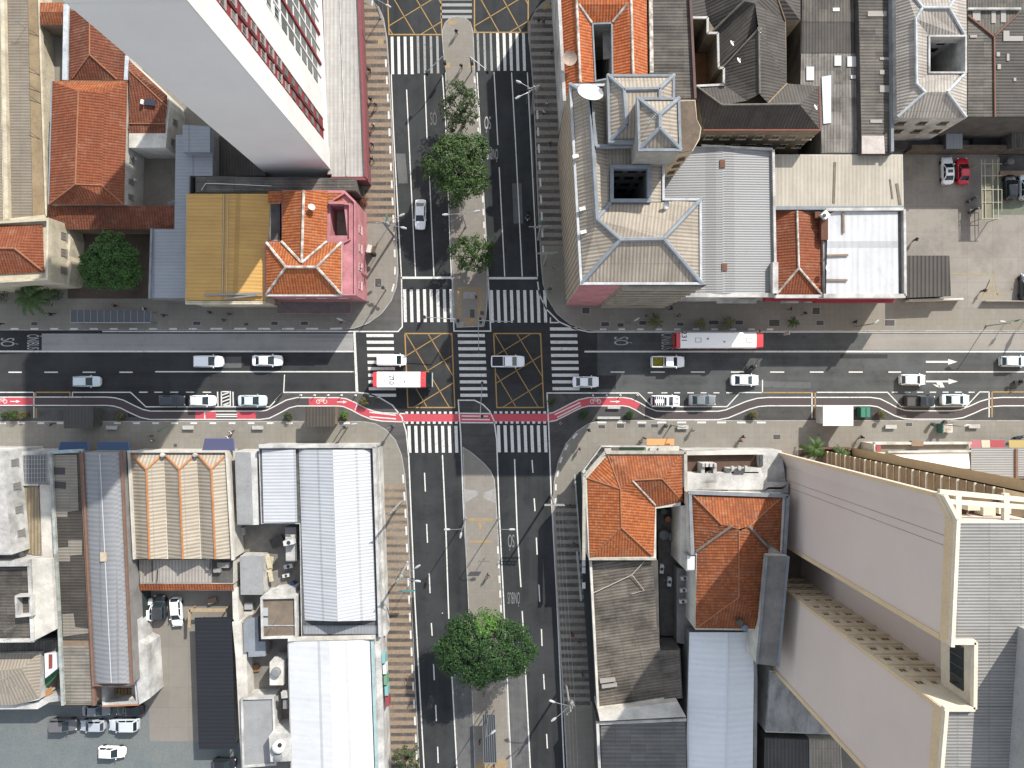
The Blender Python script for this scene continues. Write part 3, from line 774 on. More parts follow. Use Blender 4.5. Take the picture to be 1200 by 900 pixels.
dk=building('rear_shed','dark weathered flat shed roof with white pipes at the foot of the tower','shed',[(229,206),(416,209),(418,224),(400,224),(318,222),(318,226),(229,226)],5.0,CDK())
flat(dk,FC(),[(230,207),(415,210),(417,223),(230,225)],5.05,udir=PI/2)
m=MB();m.tube([P(236,223,5.2),P(241,215,5.2),P(250,215,5.2),P(318,218,5.2)],.06,6);m.build('pipe',WHITE(),dk)
lo=building('lean_to_shed','low dark lean to roof in the gap below the tower wall','shed',[(256,160),(312,160),(312,206),(256,206)],2.6,CDK())
flat(lo,FCD(),[(256,160),(312,160),(312,206),(256,206)],2.65)
ye=building('yellow_shop','shop with broad ochre yellow metal roof beside the pink corner house','shop',[(218.5,227),(317,227),(317,238),(328,238),(328,282),(311,282),(311,354),(217,354)],7.0,CREAM())
YM=corr('yellow_metal',(0.66,0.39,0.115),(0.52,0.30,0.09),0.55,0.025,0.35,0.6,(1.1,14),valley=.18)
F(ye,YM,[[(219,227,7.15),(265,227,7.45),(263,352,7.45),(217.5,352,7.15)],[(265,227,7.45),(317,227,7.1),(311,352,7.1),(263,352,7.45)]])
ridge(ye,plain('pale_seam',(.6,.5,.35),.6),[[(262.5,228,7.47),(260.5,344,7.47)],[(267.5,228,7.46),(265.5,344,7.46)]],.06,'seam')
block(ye,CDK(),[(317.5,239),(328,239),(328,281),(317.5,281)],5.5,7.02,'gap')  # solid dark block for the open gap, its shade put into the colour
para(ye,CREAM(),[(217,353),(311,353),(311,356.5),(217,356.5)],7.0,.35,.2,'front_parapet')
m=MB();m.bar(P(239,345.5,7.6),P(308,344,7.6),.28,.2);m.bar(P(264,350,7.6),P(300,346,7.6),.22,.15);m.build('gutter_pipe',STEEL(),ye)
zp=8.6
pk=building('pink_corner_house','pink corner house with hipped orange tile roof and small open light well','house',[(310.5,283),(330,283),(330,223),(404,223),(417,236),(417,346),(310.5,346)],zp-0.5,PINK(),hole=[(387,240),(403,240),(407,276),(387,276)],hf=4.2,hfloor=stained('pale_tile',(.55,.5,.42),(.42,.38,.32),1.0))
OR=ORANGE()
fr=[(312,284,zp),(400,284,zp),(400,345,zp),(312,345,zp)]
r1,r2=(335,313,zp+2.0),(371,313,zp+2.0)
F(pk,OR,[[fr[3],fr[2],r2,r1],[fr[0],fr[3],r1],[fr[2],fr[1],r2],[fr[1],fr[0],r1,r2]])
wg=[(332,224,zp),(384,224,zp),(384,290,zp),(332,290,zp)]
F(pk,OR,[[(332,224,zp),(356,223,zp+1.8),(353.5,308,zp+1.8),(330,283,zp)],[(356,223,zp+1.8),(384,224,zp),(383,283,zp),(353.5,308,zp+1.8)]])
F(pk,OR,[[(314,224,zp-.6),(331,224,zp-.2),(331,238,zp-.2),(314,238,zp-.6)]])
F(pk,OR,[[(384,226,zp-.2),(402,226,zp-.5),(402,238,zp-.5),(384,238,zp-.2)]])
ridge(pk,WRIDGE(),[[fr[3],r1],[fr[2],r2],[fr[0],r1],[fr[1],r2],[r1,r2],[(356,223,zp+1.8),(353.5,308,zp+1.8)],[(330,283,zp+.1),(353.5,308,zp+1.8)],[(383,283,zp+.1),(353.5,308,zp+1.8)]],.2)
gutter(pk,WPL(),[(311.5,346),(400.5,346),(400.5,284)],zp-.1,.3,closed=False)
m=MB();m.ring(outline([(384.5,238),(404,224.5),(416.5,236.5),(416.5,346),(401,346),(401,284),(409,280),(409,240)],zp),zp-.6,zp,.2);m.build('parapet',PINK(),pk)
block(pk,PINK(),[(409.5,238),(416.3,237.5),(416.3,345.5),(402,345.5),(402,285),(409.5,281)],zp-.6,zp-.3,'terrace')
m=MB();m.bar(P(386,238.5,zp),P(403,238.5,zp),.35,1.0);m.build('light_well_wall',PINK(),pk)
aw=[(325,356,3.2),(411,356,3.2),(411,367,2.9),(325,367,2.9)]
F(pk,stained('awning_grey',(.19,.155,.15),(.13,.11,.105),.8),[aw],'awning')
m=MB();m.bar(P(325,367,2.8),P(411,367,2.8),.08,.2);m.bar(P(411,367,2.8),P(411,350,2.9),.08,.2);m.build('awning_edge',PINK(),pk)
for k,u in enumerate((2.0,5.2,8.4)):window(pk,P(316,345,zp-.5)[:2],P(416,345,zp-.5)[:2],1.5+u,5.4,1.2,1.6,OUTF(),GLASS())
eA,eB=P(417,346,zp-.5),P(417,237,zp-.5)
for u in (1.8,4.6,7.4,10.2):window(pk,eA[:2],eB[:2],u,5.4,1.1,1.5,plain('pink_frame',(.7,.45,.45),.6),GLASS())
dish('small grey dish on the orange roof of the pink corner house',365,243,zp+1.9,.5,.6,2.2)
gt=empty('railing_fence',P(421,325),'dark railing enclosure against the pink corner house','fence')
m=MB()
for k in range(14):q=P(418.5,300+k*3.9);m.bar(q+Vector((0,0,.13)),q+Vector((0,0,2.1)),.06)
for k in range(14):q=P(424,300+k*3.9);m.bar(q+Vector((0,0,.13)),q+Vector((0,0,2.1)),.06)
m.build('post',DARKSTEEL(),gt)
m=MB();m.face([P(418.5,299,2.2),P(418.5,351,2.2),P(424,351,2.2),P(424,325,2.2),P(428,318,2.2),P(428,299,2.2)]);m.build('roof_panel',plain('dark_panel',(.05,.055,.055),.4),gt)
for k in range(6):
 pass
bg=building('blue_shed','long blue grey metal shed roof stepping beside the yellow shop','shed',[(206,158),(249,158),(249,206),(222,206),(217.5,350),(176,350),(178,268),(204,268)],5.0,CGR())
flat(bg,BMET(),[(206,158),(249,158),(249,206),(222,206),(217.5,349),(177,349),(178.5,269),(204.5,269)],5.08,udir=PI/2)
block(bg,BMET(),[(214,146),(246,148),(246,178),(214,178)],5.0,6.4,'upper_roof',PI/2)
m=MB();m.bar(P(178,268,5.2),P(175.5,350,5.2),.3,.35);m.bar(P(222.5,206,5.2),P(218,350,5.2),.12,.25);m.build('gutter',BGUT(),bg)
h1=building('tiled_house','house with large terracotta hipped roof above the strip of clay tiled outbuilding','house',[(61,96),(148.5,96),(145,239),(57,239)],5.6,CREAM2())
e=[(61,95,5.7),(149.5,95,5.7),(145.5,240,5.7),(57,240,5.7)];a,b=(92,107,7.6),(88.5,216,7.6)
T1=TERRA()
F(h1,T1,[[e[0],a,b,e[3]],[e[1],e[2],(119,217,6.75),(123,108,6.75)],[a,(123,108,6.75),(119,217,6.75),b],[e[3],b,(119,217,6.75),e[2]]])
F(h1,ORANGE2(),[[e[0],e[1],(123,108,6.75),a]],'roof_end')
ridge(h1,TRIDGE(),[[a,b],[b,e[3]],[(119,217,6.75),e[2]],[b,(119,217,6.75)]],.13)
gutter(h1,BGUT(),[(61,95),(57,240)],5.7,.2,closed=False)
wA,wB=P(145,239,5.6),P(148.5,96,5.6)
for u in (1.5,3.8,7.0,10.5,14,17):window(h1,wA[:2],wB[:2],u,3.9,.8,1.1,CGR(),plain('shutter_grey',(.3,.29,.27),.6))
h2=building('tiled_house','terracotta hip roof squeezed between white valley gutters under the tower wall','house',[(82,12),(147,12),(146,94),(81,94)],5.2,CREAM2())
F(h2,TERRB(),[[(82,12,5.3),(105,12,6.9),(105,64,6.9),(81,94,5.3)],[(105,12,6.9),(147,12,5.3),(147,94,5.3),(138,94,5.4),(105,64,6.9)],[(81,94,5.3),(105,64,6.9),(138,94,5.4)]])
ridge(h2,TRIDGE(),[[(105,12,6.9),(105,64,6.9)],[(105,64,6.9),(85,92,5.4)],[(105,64,6.9),(137,93,5.4)]],.1)
m=MB();m.bar(P(78,5,5.5),P(76.5,94,5.5),.75,.3);m.bar(P(149.5,66,5.5),P(148,94,5.5),.6,.3);m.build('gutter',stained('white_gutter',(.6,.64,.68),(.45,.48,.5),.8),h2)
h3=building('tiled_house','small terracotta hip roof carrying a solar heater beside the grey tower wall','house',[(152,70),(196,112),(199,124),(194,173),(151,173)],5.2,CREAM2())
F(h3,TERRB(),[[(151,70,5.9),(196,112,5.9),(196,125,5.6),(151,82,6.4)],[(151,82,6.4),(195,125,5.6),(152,125,5.7)],[(152,125,5.7),(196,125,5.6),(193,145,5.4),(151,145,5.4)],[(151,145,5.4),(194,145,5.4),(194,173,4.9),(151,173,4.9)]])
ridge(h3,TRIDGE(),[[(152,83,6.4),(196,125,5.6)],[(151,145,5.45),(194,145,5.45)]],.09)
wA,wB=P(194,173,5.2),P(199,124,5.2)
for u in (1.5,4.5):window(h3,wA[:2],wB[:2],u,3.4,.9,1.0,CGR(),plain('shutter_grey',(.3,.29,.27),.6))
sh=empty('solar_heater',P(174,120,5.7),'dark solar heater box on the small terracotta roof beside the tower','solar heater')
m=MB();m.box(P(176,120,5.95),(1.6,.9,.12),-.1);m.build('panel',plain('solar_dark',(.05,.06,.09),.2),sh)
m=MB();m.tube([P(167,117,6.1),P(166,122,6.1)],.25,10);m.build('tank',WHITE(),sh)
h4=building('tiled_outbuilding','low strip of dull clay tiled roof across the yard behind the round tree','outbuilding',[(57,243),(205,242),(204,268),(80,268),(58,256)],4.0,BRN())
F(h4,TERRB(),[[(57,242,4.9),(205,241,4.9),(204,268,4.1),(80,269,4.1),(57,257,4.3)]])
aerial('thin aerial on a mast beside the tiled outbuilding',209,240,4.0,2,.4)
for i,(x,y) in enumerate([(159,187),(158,212)]):ac_unit(['white air conditioner box below the upper window of the tiled house wall','white air conditioner box below the lower window of the tiled house wall'][i],x,y,2.8,.2,.9)
h0=building('tiled_outbuilding','tiny clay tiled roof in the top left corner beside the long beige roof','outbuilding',[(47,3),(75,3),(75,29),(47,29)],4.0,BRN())
F(h0,ORANGE2(),[[(47,3,4.4),(75,3,4.4),(75,14,4.8),(47,14,4.8)],[(47,14,4.8),(75,14,4.8),(75,29,4.1),(47,29,4.1)]])
lb=building('long_warehouse','long beige warehouse roof with ochre strip along the left edge','warehouse',[(-150,-60),(45,-60),(55,254),(10,262),(-150,262)],3.0,CREAM())
flat(lb,corr('beige_grey_sheets',(0.40,0.345,0.27),(0.26,0.22,0.17),.45,.03,.6,.8,(1.1,1.8)),[(5,-58),(31,-58),(38,256),(11,258)],3.15,udir=PI/2)
flat(lb,corr('beige_grey_left',(0.46,0.40,0.31),(0.34,0.29,0.22),.45,.03,.6,.8,(1.1,1.8)),[(-150,-58),(-2,-58),(3,258),(-150,258)],3.1,name='west_roof',udir=PI/2)
flat(lb,OCHRE(),[(31.5,-58),(44.5,-58),(55,252),(38.5,256)],3.1,name='flat_strip')
m=MB();m.bar(P(3,-58,3.5),P(9.5,258,3.5),.6,.7);m.bar(P(45,-58,3.4),P(55.5,254,3.4),.3,.6);m.bar(P(10,258.5,3.4),P(55,254,3.4),.5,.6);m.build('parapet',CREAM(),lb)
m=MB()
for y in (40,85,105,118,160):m.tube([P(34,y-6,3.5),P(54,y+8,2.9)],.04,5)
m.build('cable',DARKSTEEL(),lb)
aerial('bent aerial on the long beige warehouse roof',30,33,3.1,2.2,0.1)
cf=building('cream_flats','cream flats with terracotta hip roof and square windows beside the round tree','apartment house',[(-60,262),(57,255),(56,329),(-60,336)],8.0,CREAM())
T2=TERRA()
F(cf,T2,[[(-60,265,8.2),(50,263,8.2),(17,291,9.6),(-60,291,9.6)],[(50,263,8.2),(52,319,8.2),(17,291,9.6)],[(52,319,8.2),(-60,324,8.2),(-60,291,9.6),(17,291,9.6)]])
ridge(cf,TRIDGE(),[[(17,291,9.6),(51,318,8.3)],[(17,291,9.6),(-60,291,9.6)]],.12)
para(cf,CREAM(),[(-60,263),(57,256),(56,328),(-60,335)],8.0,.7,.3)
wA,wB=P(57,255,8),P(56,329,8)
for z in (4.6,):
 for u in (1.4,3.9,6.6):window(cf,wA[:2],wB[:2],u+.6,z,1.1,1.2,CGR(),plain('shutter_beige',(.33,.28,.22),.6))
block(cf,CREAM(),[(57,262),(80,266),(83,280),(81,300),(84,312),(80,334),(56,330)],.1,3.6,'lower_storey')
lot=slabs('lot_concrete',(0.41,0.375,0.33),(0.33,0.30,0.265),(0.26,0.235,0.205),4.0,.02)
sheet('car_park',[(1052,182),(1500,182),(1500,362),(1052,362)],lot,0.142)
sheet('car_park_green',[(1150,208),(1400,208),(1400,252),(1155,252)],stained('green_floor',(.17,.20,.14),(.26,.26,.21),.35),0.148)
lines('bay_marking',[[(1066+i*17.5,182),(1066+i*17.5,206)] for i in range(5)]+[[(1060,213),(1095,213)],[(1148,352),(1164,318),(1168,345),(1180,345)]]+[[(1150+k*4,350),(1159+k*2.4,328+k*4)] for k in range(5)]+[[(1115,321),(1155,322)]],.14,paint('lot_yellow',(.45,.36,.16),1.0),.16)
zb=13.0
b1=building('orange_roof_block','large bright orange tiled roof with long narrow light well','building',[(651,-80),(757,-80),(759,100),(662,118)],zb,WPL(),hole=[(694,28),(717.5,27),(718.5,91),(697.5,95)],hf=2.0)
O1=tiles('orange_tile_bright',(.60,.175,.06),(.48,.125,.042),dirt=.12)
wl=[(693.5,27),(718,26),(719,92),(697,96)]
zr=zb+1.6
F(b1,O1,[[(652,-80,zb),(672,-80,zr),(680,97,zr),(661,117,zb)],[(672,-80,zr),(678,5,zr),(693.5,27,zb+.6),(697,96,zb+.6),(680,97,zr)],[(678,5,zr),(735,5,zr),(718,26,zb+.6),(693.5,27,zb+.6)],[(672,-80,zr),(737,-80,zr),(735,5,zr),(678,5,zr)],[(735,5,zr),(742,88,zr),(719,92,zb+.6),(718,26,zb+.6)],[(737,-80,zr),(757,-80,zb),(759,92,zb),(742,88,zr),(735,5,zr)]])
ridge(b1,WRIDGE(),[[(672,-80,zr),(680,97,zr)],[(737,-80,zr),(742,88,zr)],[(678,5,zr),(693.5,27,zb+.7)],[(735,5,zr),(718,26,zb+.7)]],.2)
m=MB();m.ring(outline(wl,zb+.7),zb-.5,zb+.75,.22);m.build('light_well_kerb',BGUT(),b1)
flat(b1,WPL(),[(706,33),(717,32),(717.5,68),(707,69)],zb-2.5,.3,'light_well_canopy')
m=MB();m.bar(P(651,-80,zb+.1),P(661.5,119,zb+.1),.45,.5);m.build('cornice',WPL(),b1)
dish('pale round dish near the west eave of the bright orange roof',667.5,69,zb+1.6,1.0,.12,0,stained('dish_beige',(.5,.4,.32),(.4,.3,.25),1))
zh=23.0
HB=[(667,98),(711,98),(711,170),(760,170),(762,171),(779,188),(779,232),(822.5,232),(823,333.5),(680,333.5)]
WALLH=None
t=NT('fluted_facade');u,v,_=t.sep(t.uv());p=t.pos()
fl=t.math('MULTIPLY_ADD',t.math('SINE',t.math('MULTIPLY',u,2*PI/0.85)),.5,.5)
c=t.mix(t.ramp(t.noise(p,.5,5,.7),.35,.7),(.40,.345,.27),(.28,.235,.18))
c=t.mix(t.math('MULTIPLY',t.math('LESS_THAN',fl,.4),.55),c,(.13,.105,.08))
t.bump(fl,.12)
FLUT=t.done(c,.9,0,.2)
BAND_=stained('facade_stone',(.52,.46,.37),(.38,.33,.26),.5)
hb=building('hotel_block','tall corner block with ribbed beige hipped roof, blue gutters and square light well','office block',HB,zh,FLUT,hole=[(716,194),(762,194),(762,236),(716,236)],hf=3.0,hmat=stained('well_wall',(.58,.57,.54),(.4,.39,.37),.5))
e=zh+.05;r=zh+1.9
FB=FCB()
a,b_,c_,d_=(667.5,99,e),(680.5,333,e),(822.5,333,e),(822,233,e)
R1,R2,R3,R4=(691,112,r),(699.5,257,r),(727,281,r),(777.5,280,r)
F(hb,FB,[[a,b_,R3,R2,R1],[b_,c_,R4,R3],[c_,d_,R4],[d_,(763,238,e+.5),(715,238,e+.5),R2,R3,R4],[R1,R2,(715,238,e+.5),(715,193,e+.5),(711,180,e+.5),(711,120,e+.5)],[a,R1,(711,120,e+.5),(711,99,e)],[(711,180,e+.5),(715,193,e+.5),(763,193,e+.5),(763,172,e+.5),(711,172,e+.5)],[(763,172,e+.5),(763,238,e+.5),(778,236,e),(778,188,e)]])
ridge(hb,BGUT(),[[R1,R2,R3,R4],[R3,b_],[R4,c_],[R4,d_],[a,R1],[R2,(715,238,e+.5)],[R1,(698,172,r)],[(698,172,r),(763,170,r-.3)]],.3)
para(hb,stained('gutter_white',(.6,.62,.64),(.45,.47,.49),.7),HB,zh,.35,.3)
wl=[(715,193),(763,193),(763,237),(715,237)]
m=MB();m.ring(outline(wl,e+.9),e-.2,e+.9,.45);m.build('light_well_kerb',BGUT(),hb)
wA,wB=P(716,194,zh),P(762,194,zh)
for k in range(3):
 for j in range(4):
  m=MB();m.box((wA.x+1.2+k*1.9,wA.y-.04,zh-2.2-j*3.0),(1.2,.1,1.1));m.build('light_well_window',plain('well_shutter',(.035,.037,.04),.4),hb)
HW=stained('penthouse_wall',(.50,.48,.43),(.36,.34,.3),.5)
def pent(pts,z0,z1,rp,ri):
 block(hb,HW,pts,z0,z1,'penthouse_wall')
 q=[(x,y,z1+.05) for x,y in pts];rr=[(*p,z1+rp) for p in ri]
 fs=[[q[0],q[1],rr[1],rr[0]],[q[1],q[2],rr[1]],[q[2],q[3],rr[0],rr[1]],[q[3],q[0],rr[0]]]
 return fs
pA=[(712,88),(790,88),(790,166),(714,166)]
block(hb,HW,pA,zh,26.0,'penthouse_wall')
q=[(x,y,26.05) for x,y in pA];ra,rb,rc=(731,105,27.2),(773,104,27.2),(734,146,27.2)
F(hb,FB,[[q[0],q[1],rb,ra],[q[0],ra,rc,q[3]],[q[1],q[2],(773,140,27.2),rb],[q[3],rc,(773,140,27.2),q[2]],[ra,rb,(773,140,27.2),rc]],'penthouse_roof')
ridge(hb,BGUT(),[[q[0],ra],[ra,rb],[rb,q[1]],[ra,rc],[rc,q[3]],[rb,(773,140,27.2)]],.27)
m=MB();m.ring(outline([(711,87),(791,87),(791,167),(713,167)],26.3),25.9,26.35,.3);m.build('gutter',BGUT(),hb)
pB=[(747,115),(796,115),(798,176),(749,176)]
block(hb,HW,pB,zh,29.0,'penthouse_wall')
q=[(x,y,29.05) for x,y in pB];ra,rb=(773,135,30.1),(773,150,30.1)
F(hb,FB,[[q[0],q[1],ra],[q[1],q[2],rb,ra],[q[2],q[3],rb],[q[3],q[0],ra,rb]],'penthouse_roof')
ridge(hb,BGUT(),[[q[0],ra],[q[1],ra],[q[2],rb],[q[3],rb],[ra,rb]],.27)
m=MB();m.ring(outline([(746,114),(797,114),(799,177),(748,177)],29.3),28.9,29.35,.3);m.build('gutter',BGUT(),hb)
sA,sB=P(680,333.5,zh),P(823,333.5,zh);dS=(sB-sA);LS=dS.length;dS.normalize()
m=MB();c=sA+dS*2.55;m.box((c.x,c.y-.03,zh/2),(5.1,.1,zh-.3));m.build('pink_panel',PINK(),hb)
for k in range(9):ledge(hb,(sA+dS*5.4)[:2],sB[:2],1.6+k*2.55,.6,.8,BAND_)
m=MB();m.box(((sA+dS*11).x,sA.y-.04,zh/2),(LS-5.6,.06,zh-.4));m.build('window_band',plain('facade_dark_glass',(.055,.045,.035),.3),hb)
dish('big white satellite dish on the ribbed roof of the tall corner block',691,112,zh+2.4,1.6,.6,2.9,plain('dish_white',(.74,.74,.71),.5),zh+.4)
dish('small grey dish by the notch of the ribbed hotel roof',780,240,zh+1.2,.45,.5,1,STEEL())
aerial('tv aerial on the top penthouse roof of the tall corner block',760,147,29.4,2.2,.9)
for i,(x,y) in enumerate([(682,246),(683,273),(674,185)]):
 f=empty('floodlight',P(x,y,zh+.3),['white floodlight on the west parapet, middle of the three on the ribbed roof','white floodlight on the west parapet nearest the street corner','white floodlight on the west parapet nearest the big dish'][i],'floodlight','floodlights on the hotel parapet')
 m=MB();m.box(f.location+Vector((0,0,.55)),(.75,.42,.28),.25);m.build('lamp_housing',WHITE(),f)
 m=MB();m.bar(f.location,f.location+Vector((0,0,.5)),.08);m.build('bracket',STEEL(),f)
zc=20.0
ct=building('stair_tower','cream stair tower with rounded corner and rusty flat roof behind the tall block','stair tower',[(786,118),(815,117),(817,140),(822,150),(820,163),(812,177),(796,180),(786,180)],zc,CREAM())
flat(ct,stained('rusty_slab',(.24,.18,.13),(.14,.11,.085),.8),[(787,119),(814,118),(816.5,140),(821,150),(819,162),(811.5,176),(796,179),(787,179)],zc+.1)
wA,wB=P(786,180,zc),P(797,180,zc)
wA2,wB2=P(796,180,zc),P(812,177,zc)
for k in range(5):window(ct,wA2[:2],wB2[:2],.9,6+k*2.9,.9,1.0,BRN(),GLASS())
gm=building('metal_shed','wide light grey ribbed metal roof beside the tall corner block','warehouse',[(765,170),(905,176),(909,345),(765,345)],9.0,WPL())
F(gm,GMET(),[[(765,171,9.1),(847,172,9.7),(847,344,9.7),(765,344,9.1)],[(847,172,9.7),(904,176,9.1),(907,344,9.1),(847,344,9.7)]])
m=MB();m.bar(P(905.5,176,9.3),P(908.5,346,9.3),.35,.6);m.bar(P(800,346,9.3),P(909,346,9.3),.6,.6);m.bar(P(822,171,9.4),P(905,175,9.4),.3,.4);m.build('parapet',WPL(),gm)
m=MB();m.box(P(907,326,9.6),(.8,4.5,1.2));m.build('sign_back',WPL(),gm)
for x,y in ((846.5,192),(849,313)):
 m=MB();m.box(P(x,y,9.75),(.75,1.1,.16));m.build('roof_hatch',stained('rust_hatch',(.25,.12,.08),(.18,.09,.06),2),gm)
m=MB();m.box(P(863,353,4.2),(6,.6,.5));m.box(P(835,351,4.3),(8,.4,.35));m.build('shop_sign',WPL(),gm)
bm_=building('beige_warehouse','pale beige metal roofed warehouse with rust streaks beside the car park','warehouse',[(906,181),(1058,181),(1059,245),(907,245)],8.0,CREAM2())
flat(bm_,corr('beige_metal',(.56,.51,.42),(.42,.37,.30),.55,.02,.35,.7,(1.1,12),valley=.15),[(906.5,182),(1057.5,182),(1058,243),(907,243)],8.1,udir=0)
m=MB();m.bar(P(907,244,8.2),P(1058.5,244,8.2),.5,.4);m.build('gutter',BGUT(),bm_)
m=MB();m.bar(P(978.5,190,8.14),P(977,238,8.14),.35,.06);m.bar(P(1043,210,8.14),P(1046,233,8.14),.22,.06);m.bar(P(1051,215,8.14),P(1055,240,8.14),.4,.06);m.build('patched_seam',stained('tar_patch',(.2,.17,.13),(.3,.26,.2),2),bm_)
tr=building('tiled_shop','terracotta hip roofed shop between the grey metal shed and the white roof','shop',[(907,247),(962,247),(966,346),(908,346)],7.0,WPL())
F(tr,TERRA(),[[(907,247,7.1),(934,247,8.5),(936,314,8.5),(909,345,7.1)],[(934,247,8.5),(962,250,7.1),(963.5,345,7.1),(936,314,8.5)],[(909,345,7.1),(936,314,8.5),(963.5,345,7.1)]])
ridge(tr,WRIDGE(),[[(934,247,8.5),(936,314,8.5)],[(936,314,8.5),(910,345,7.2)],[(936,314,8.5),(963,345,7.2)]],.17)
m=MB();m.bar(P(908,347.5,7.2),P(966,347.5,7.2),.5,.5);m.build('parapet',WPL(),tr)
m=MB();m.box(P(930,351,4.8),(9,.5,1.0));m.build('shop_fascia',plain('fascia_crimson',(.42,.03,.06),.5),tr)
wr=building('white_roof_shop','shop with bright white sheet roof beside the open car park','shop',[(964,246),(1059,246),(1060,348),(966,348)],7.6,WPL())
flat(wr,stained('side_gutter',(.2,.2,.2),(.32,.32,.32),1),[(965,247),(1058,247),(1059,346),(967,346)],7.65)
WS=corr('white_roof_sheets',(.62,.63,.645),(.47,.48,.50),1.0,.02,.3,.5,(1,20),valley=.08,streak=.4)
F(wr,WS,[[(970,252,7.9),(978,247.5,7.95),(1052,248,8.0),(1053,345,8.0),(968,345,7.9)]])
m=MB();m.bar(P(1058.5,246,8.1),P(1059.5,347,8.1),.35,.8);m.bar(P(964,347,8.1),P(1059.5,347,8.1),.6,.8);m.bar(P(967,246,8.1),P(1058,245.5,8.1),.4,.7);m.build('parapet',WPL(),wr)
for a_,b_2 in (((988,249),(988.5,273)),((969,299.5),(994,299)),((968,328),(993,328.5))):m=MB();m.bar(P(*a_,8.1),P(*b_2,8.1),.3,.12);m.build('roof_strip',BRN(),wr)
m=MB();m.box(P(1000,352.5,4.6),(12,.6,1.0));m.build('shop_fascia',plain('fascia_crimson',(.42,.03,.06),.5),wr)
m=MB();m.box(P(925,352,5.0),(2.6,.8,.5));m.build('sign_board',WPL(),tr)
tk=empty('water_tank',P(966,252,8),'square white tank box with round hole on the brown duct by the white roof','water tank')
m=MB();m.box(P(966,252.5,8.5),(1.0,1.0,1.0),.75);m.build('casing',WHITE(),tk);m=MB();m.lathe(P(966,252.5,9.0),[(.28,0.0),(.28,.04),(.1,.05)],12);m.build('cap',DARKSTEEL(),tk)
du=empty('brown_duct',P(965,270,7.7),'rusty brown duct standing between the clay tiles and the white roof','duct')
m=MB();m.box(P(965,268,8.0),(1.0,3.4,.8));m.box(P(958,252,8.1),(.9,.9,.5));m.build('trunk',stained('duct_brown',(.2,.09,.06),(.14,.07,.05),2),du)
dish('black and white dish at the edge of the white shop roof',969,314,8.6,.5,.6,1.6)
cs=building('car_park_shed','dark brown corrugated lean to shed beside the white shop roof','shed',[(1063,300),(1112,300),(1114,346),(1063,348)],2.7,CDK())
flat(cs,corr('dark_trapezoid',(.13,.115,.10),(.07,.06,.055),.62,.09,.4,.7,(1.2,30),valley=.6),[(1062.5,299.5),(1112.5,299.5),(1114.5,347),(1063,349)],2.78,udir=0)
wl_=empty('boundary_wall',P(1130,179),'long mossy boundary wall along the back of the car park','wall')
m=MB();a=P(1058,178.5);b=P(1400,179.5);m.bar((a.x,a.y,1.3),(b.x,b.y,1.3),.7,2.4);m.build('masonry',stained('mossy_wall',(.22,.17,.13),(.12,.10,.08),.8),wl_)
fw=empty('front_wall',P(1120,354),'pale low wall with gate rail along the car park front','wall')
m=MB();a=P(1060,353);b=P(1122,351.5);m.bar((a.x,a.y,.8),(b.x,b.y,.8),.3,1.4);m.build('masonry',CREAM2(),fw)
a=P(1150,353.5);b=P(1400,354);m=MB();m.bar((a.x,a.y,.6),(b.x,b.y,.6),.12,.9);m.build('gate_rail',stained('gate_paint',(.5,.46,.38),(.4,.36,.3),1),fw)
pg=empty('pergola',P(1161,220),'narrow beige roofed car shelter with thin open frame in the car park','shelter')
m=MB();m.face([P(1151,257,2.6),P(1163,257,2.6),P(1161.5,215,2.6),P(1152,215,2.6)][::1]);m.face([P(1161,216,2.65),P(1171.5,200,2.65),P(1171.5,184,2.65),P(1162,192,2.65)])
o=m.build('roof_panel',stained('shelter_beige',(.33,.31,.22),(.24,.22,.15),.8),pg)
m=MB()
for x in (1151,1155,1164,1170):m.bar(P(x,257,2.7),P(x-1,187,2.7),.09)
for y in (192,206,222,237,256):m.bar(P(1150,y,2.72),P(1174,y,2.72),.07)
m.bar(P(1174,222,2.7),P(1174,248,2.7),.07)
m.build('frame',plain('frame_cream',(.5,.47,.36),.5),pg)
for x,y in ((1151,256),(1170,256),(1151,190),(1170,190)):
 m=MB();q=P(x,y,2.6);m.bar((q.x,q.y,.13),(q.x,q.y,2.65),.1);m.build('post',plain('frame_cream',(.5,.47,.36),.5),pg)
zd=11.5
db=building('dark_hip_block','large block under dark weathered hipped roofs with a cream courtyard notch','building',[(816,-90),(938,-90),(938,24),(921,24),(922,98),(960,101),(962,153),(824,153),(816,102),(848,99),(848,80),(842,80),(841,39),(829,39),(829,20),(810,20),(810,-90)],zd,stained('sooty_cream',(.40,.33,.23),(.22,.18,.13),.5))
FD=FCD();e=zd+.05;r=zd+2.2
F(db,FD,[[(816,101,e),(846,123,r),(937,122,r),(961,152,e),(824,152,e)],[(816,101,e),(848,99,e),(875,118,r-.6),(846,123,r)],[(937,122,r),(960,101,e),(961,152,e)],[(899,122,r),(924,98,e),(960,101,e),(937,122,r)],[(848,99,e),(848,80,e),(889,34,r+.5),(890,110,r),(875,118,r-.6)],[(889,34,r+.5),(922,97,e),(930,101,e),(900,121,r-.3),(890,110,r)],[(842,80,e),(841,39,e),(835,36,e),(872,1,r+.6),(885,4,r+.6),(887,33,r-.4)],[(810,20,e),(829,20,e),(841,39,e),(870,1,r+.6),(845,-90,r),(810,-90,e)],[(885,4,r+.6),(920,24,e),(922,97,e),(889,34,r+.5)],[(870,1,r+.6),(885,4,r+.6),(905,-20,r),(890,-90,r),(845,-90,r)],[(885,4,r+.6),(905,-20,r),(920,24,e)],[(905,-20,r),(890,-90,r),(938,-90,e),(938,24,e),(920,24,e)]])
ridge(db,stained('ridge_grey',(.26,.24,.21),(.16,.14,.12),1),[[(846,123,r),(937,122,r)],[(816,101,e+.1),(846,123,r)],[(846,80,e),(889,34,r+.5)],[(889,34,r+.5),(890,110,r)],[(872,1,r+.6),(835,37,e+.2)]],.16)
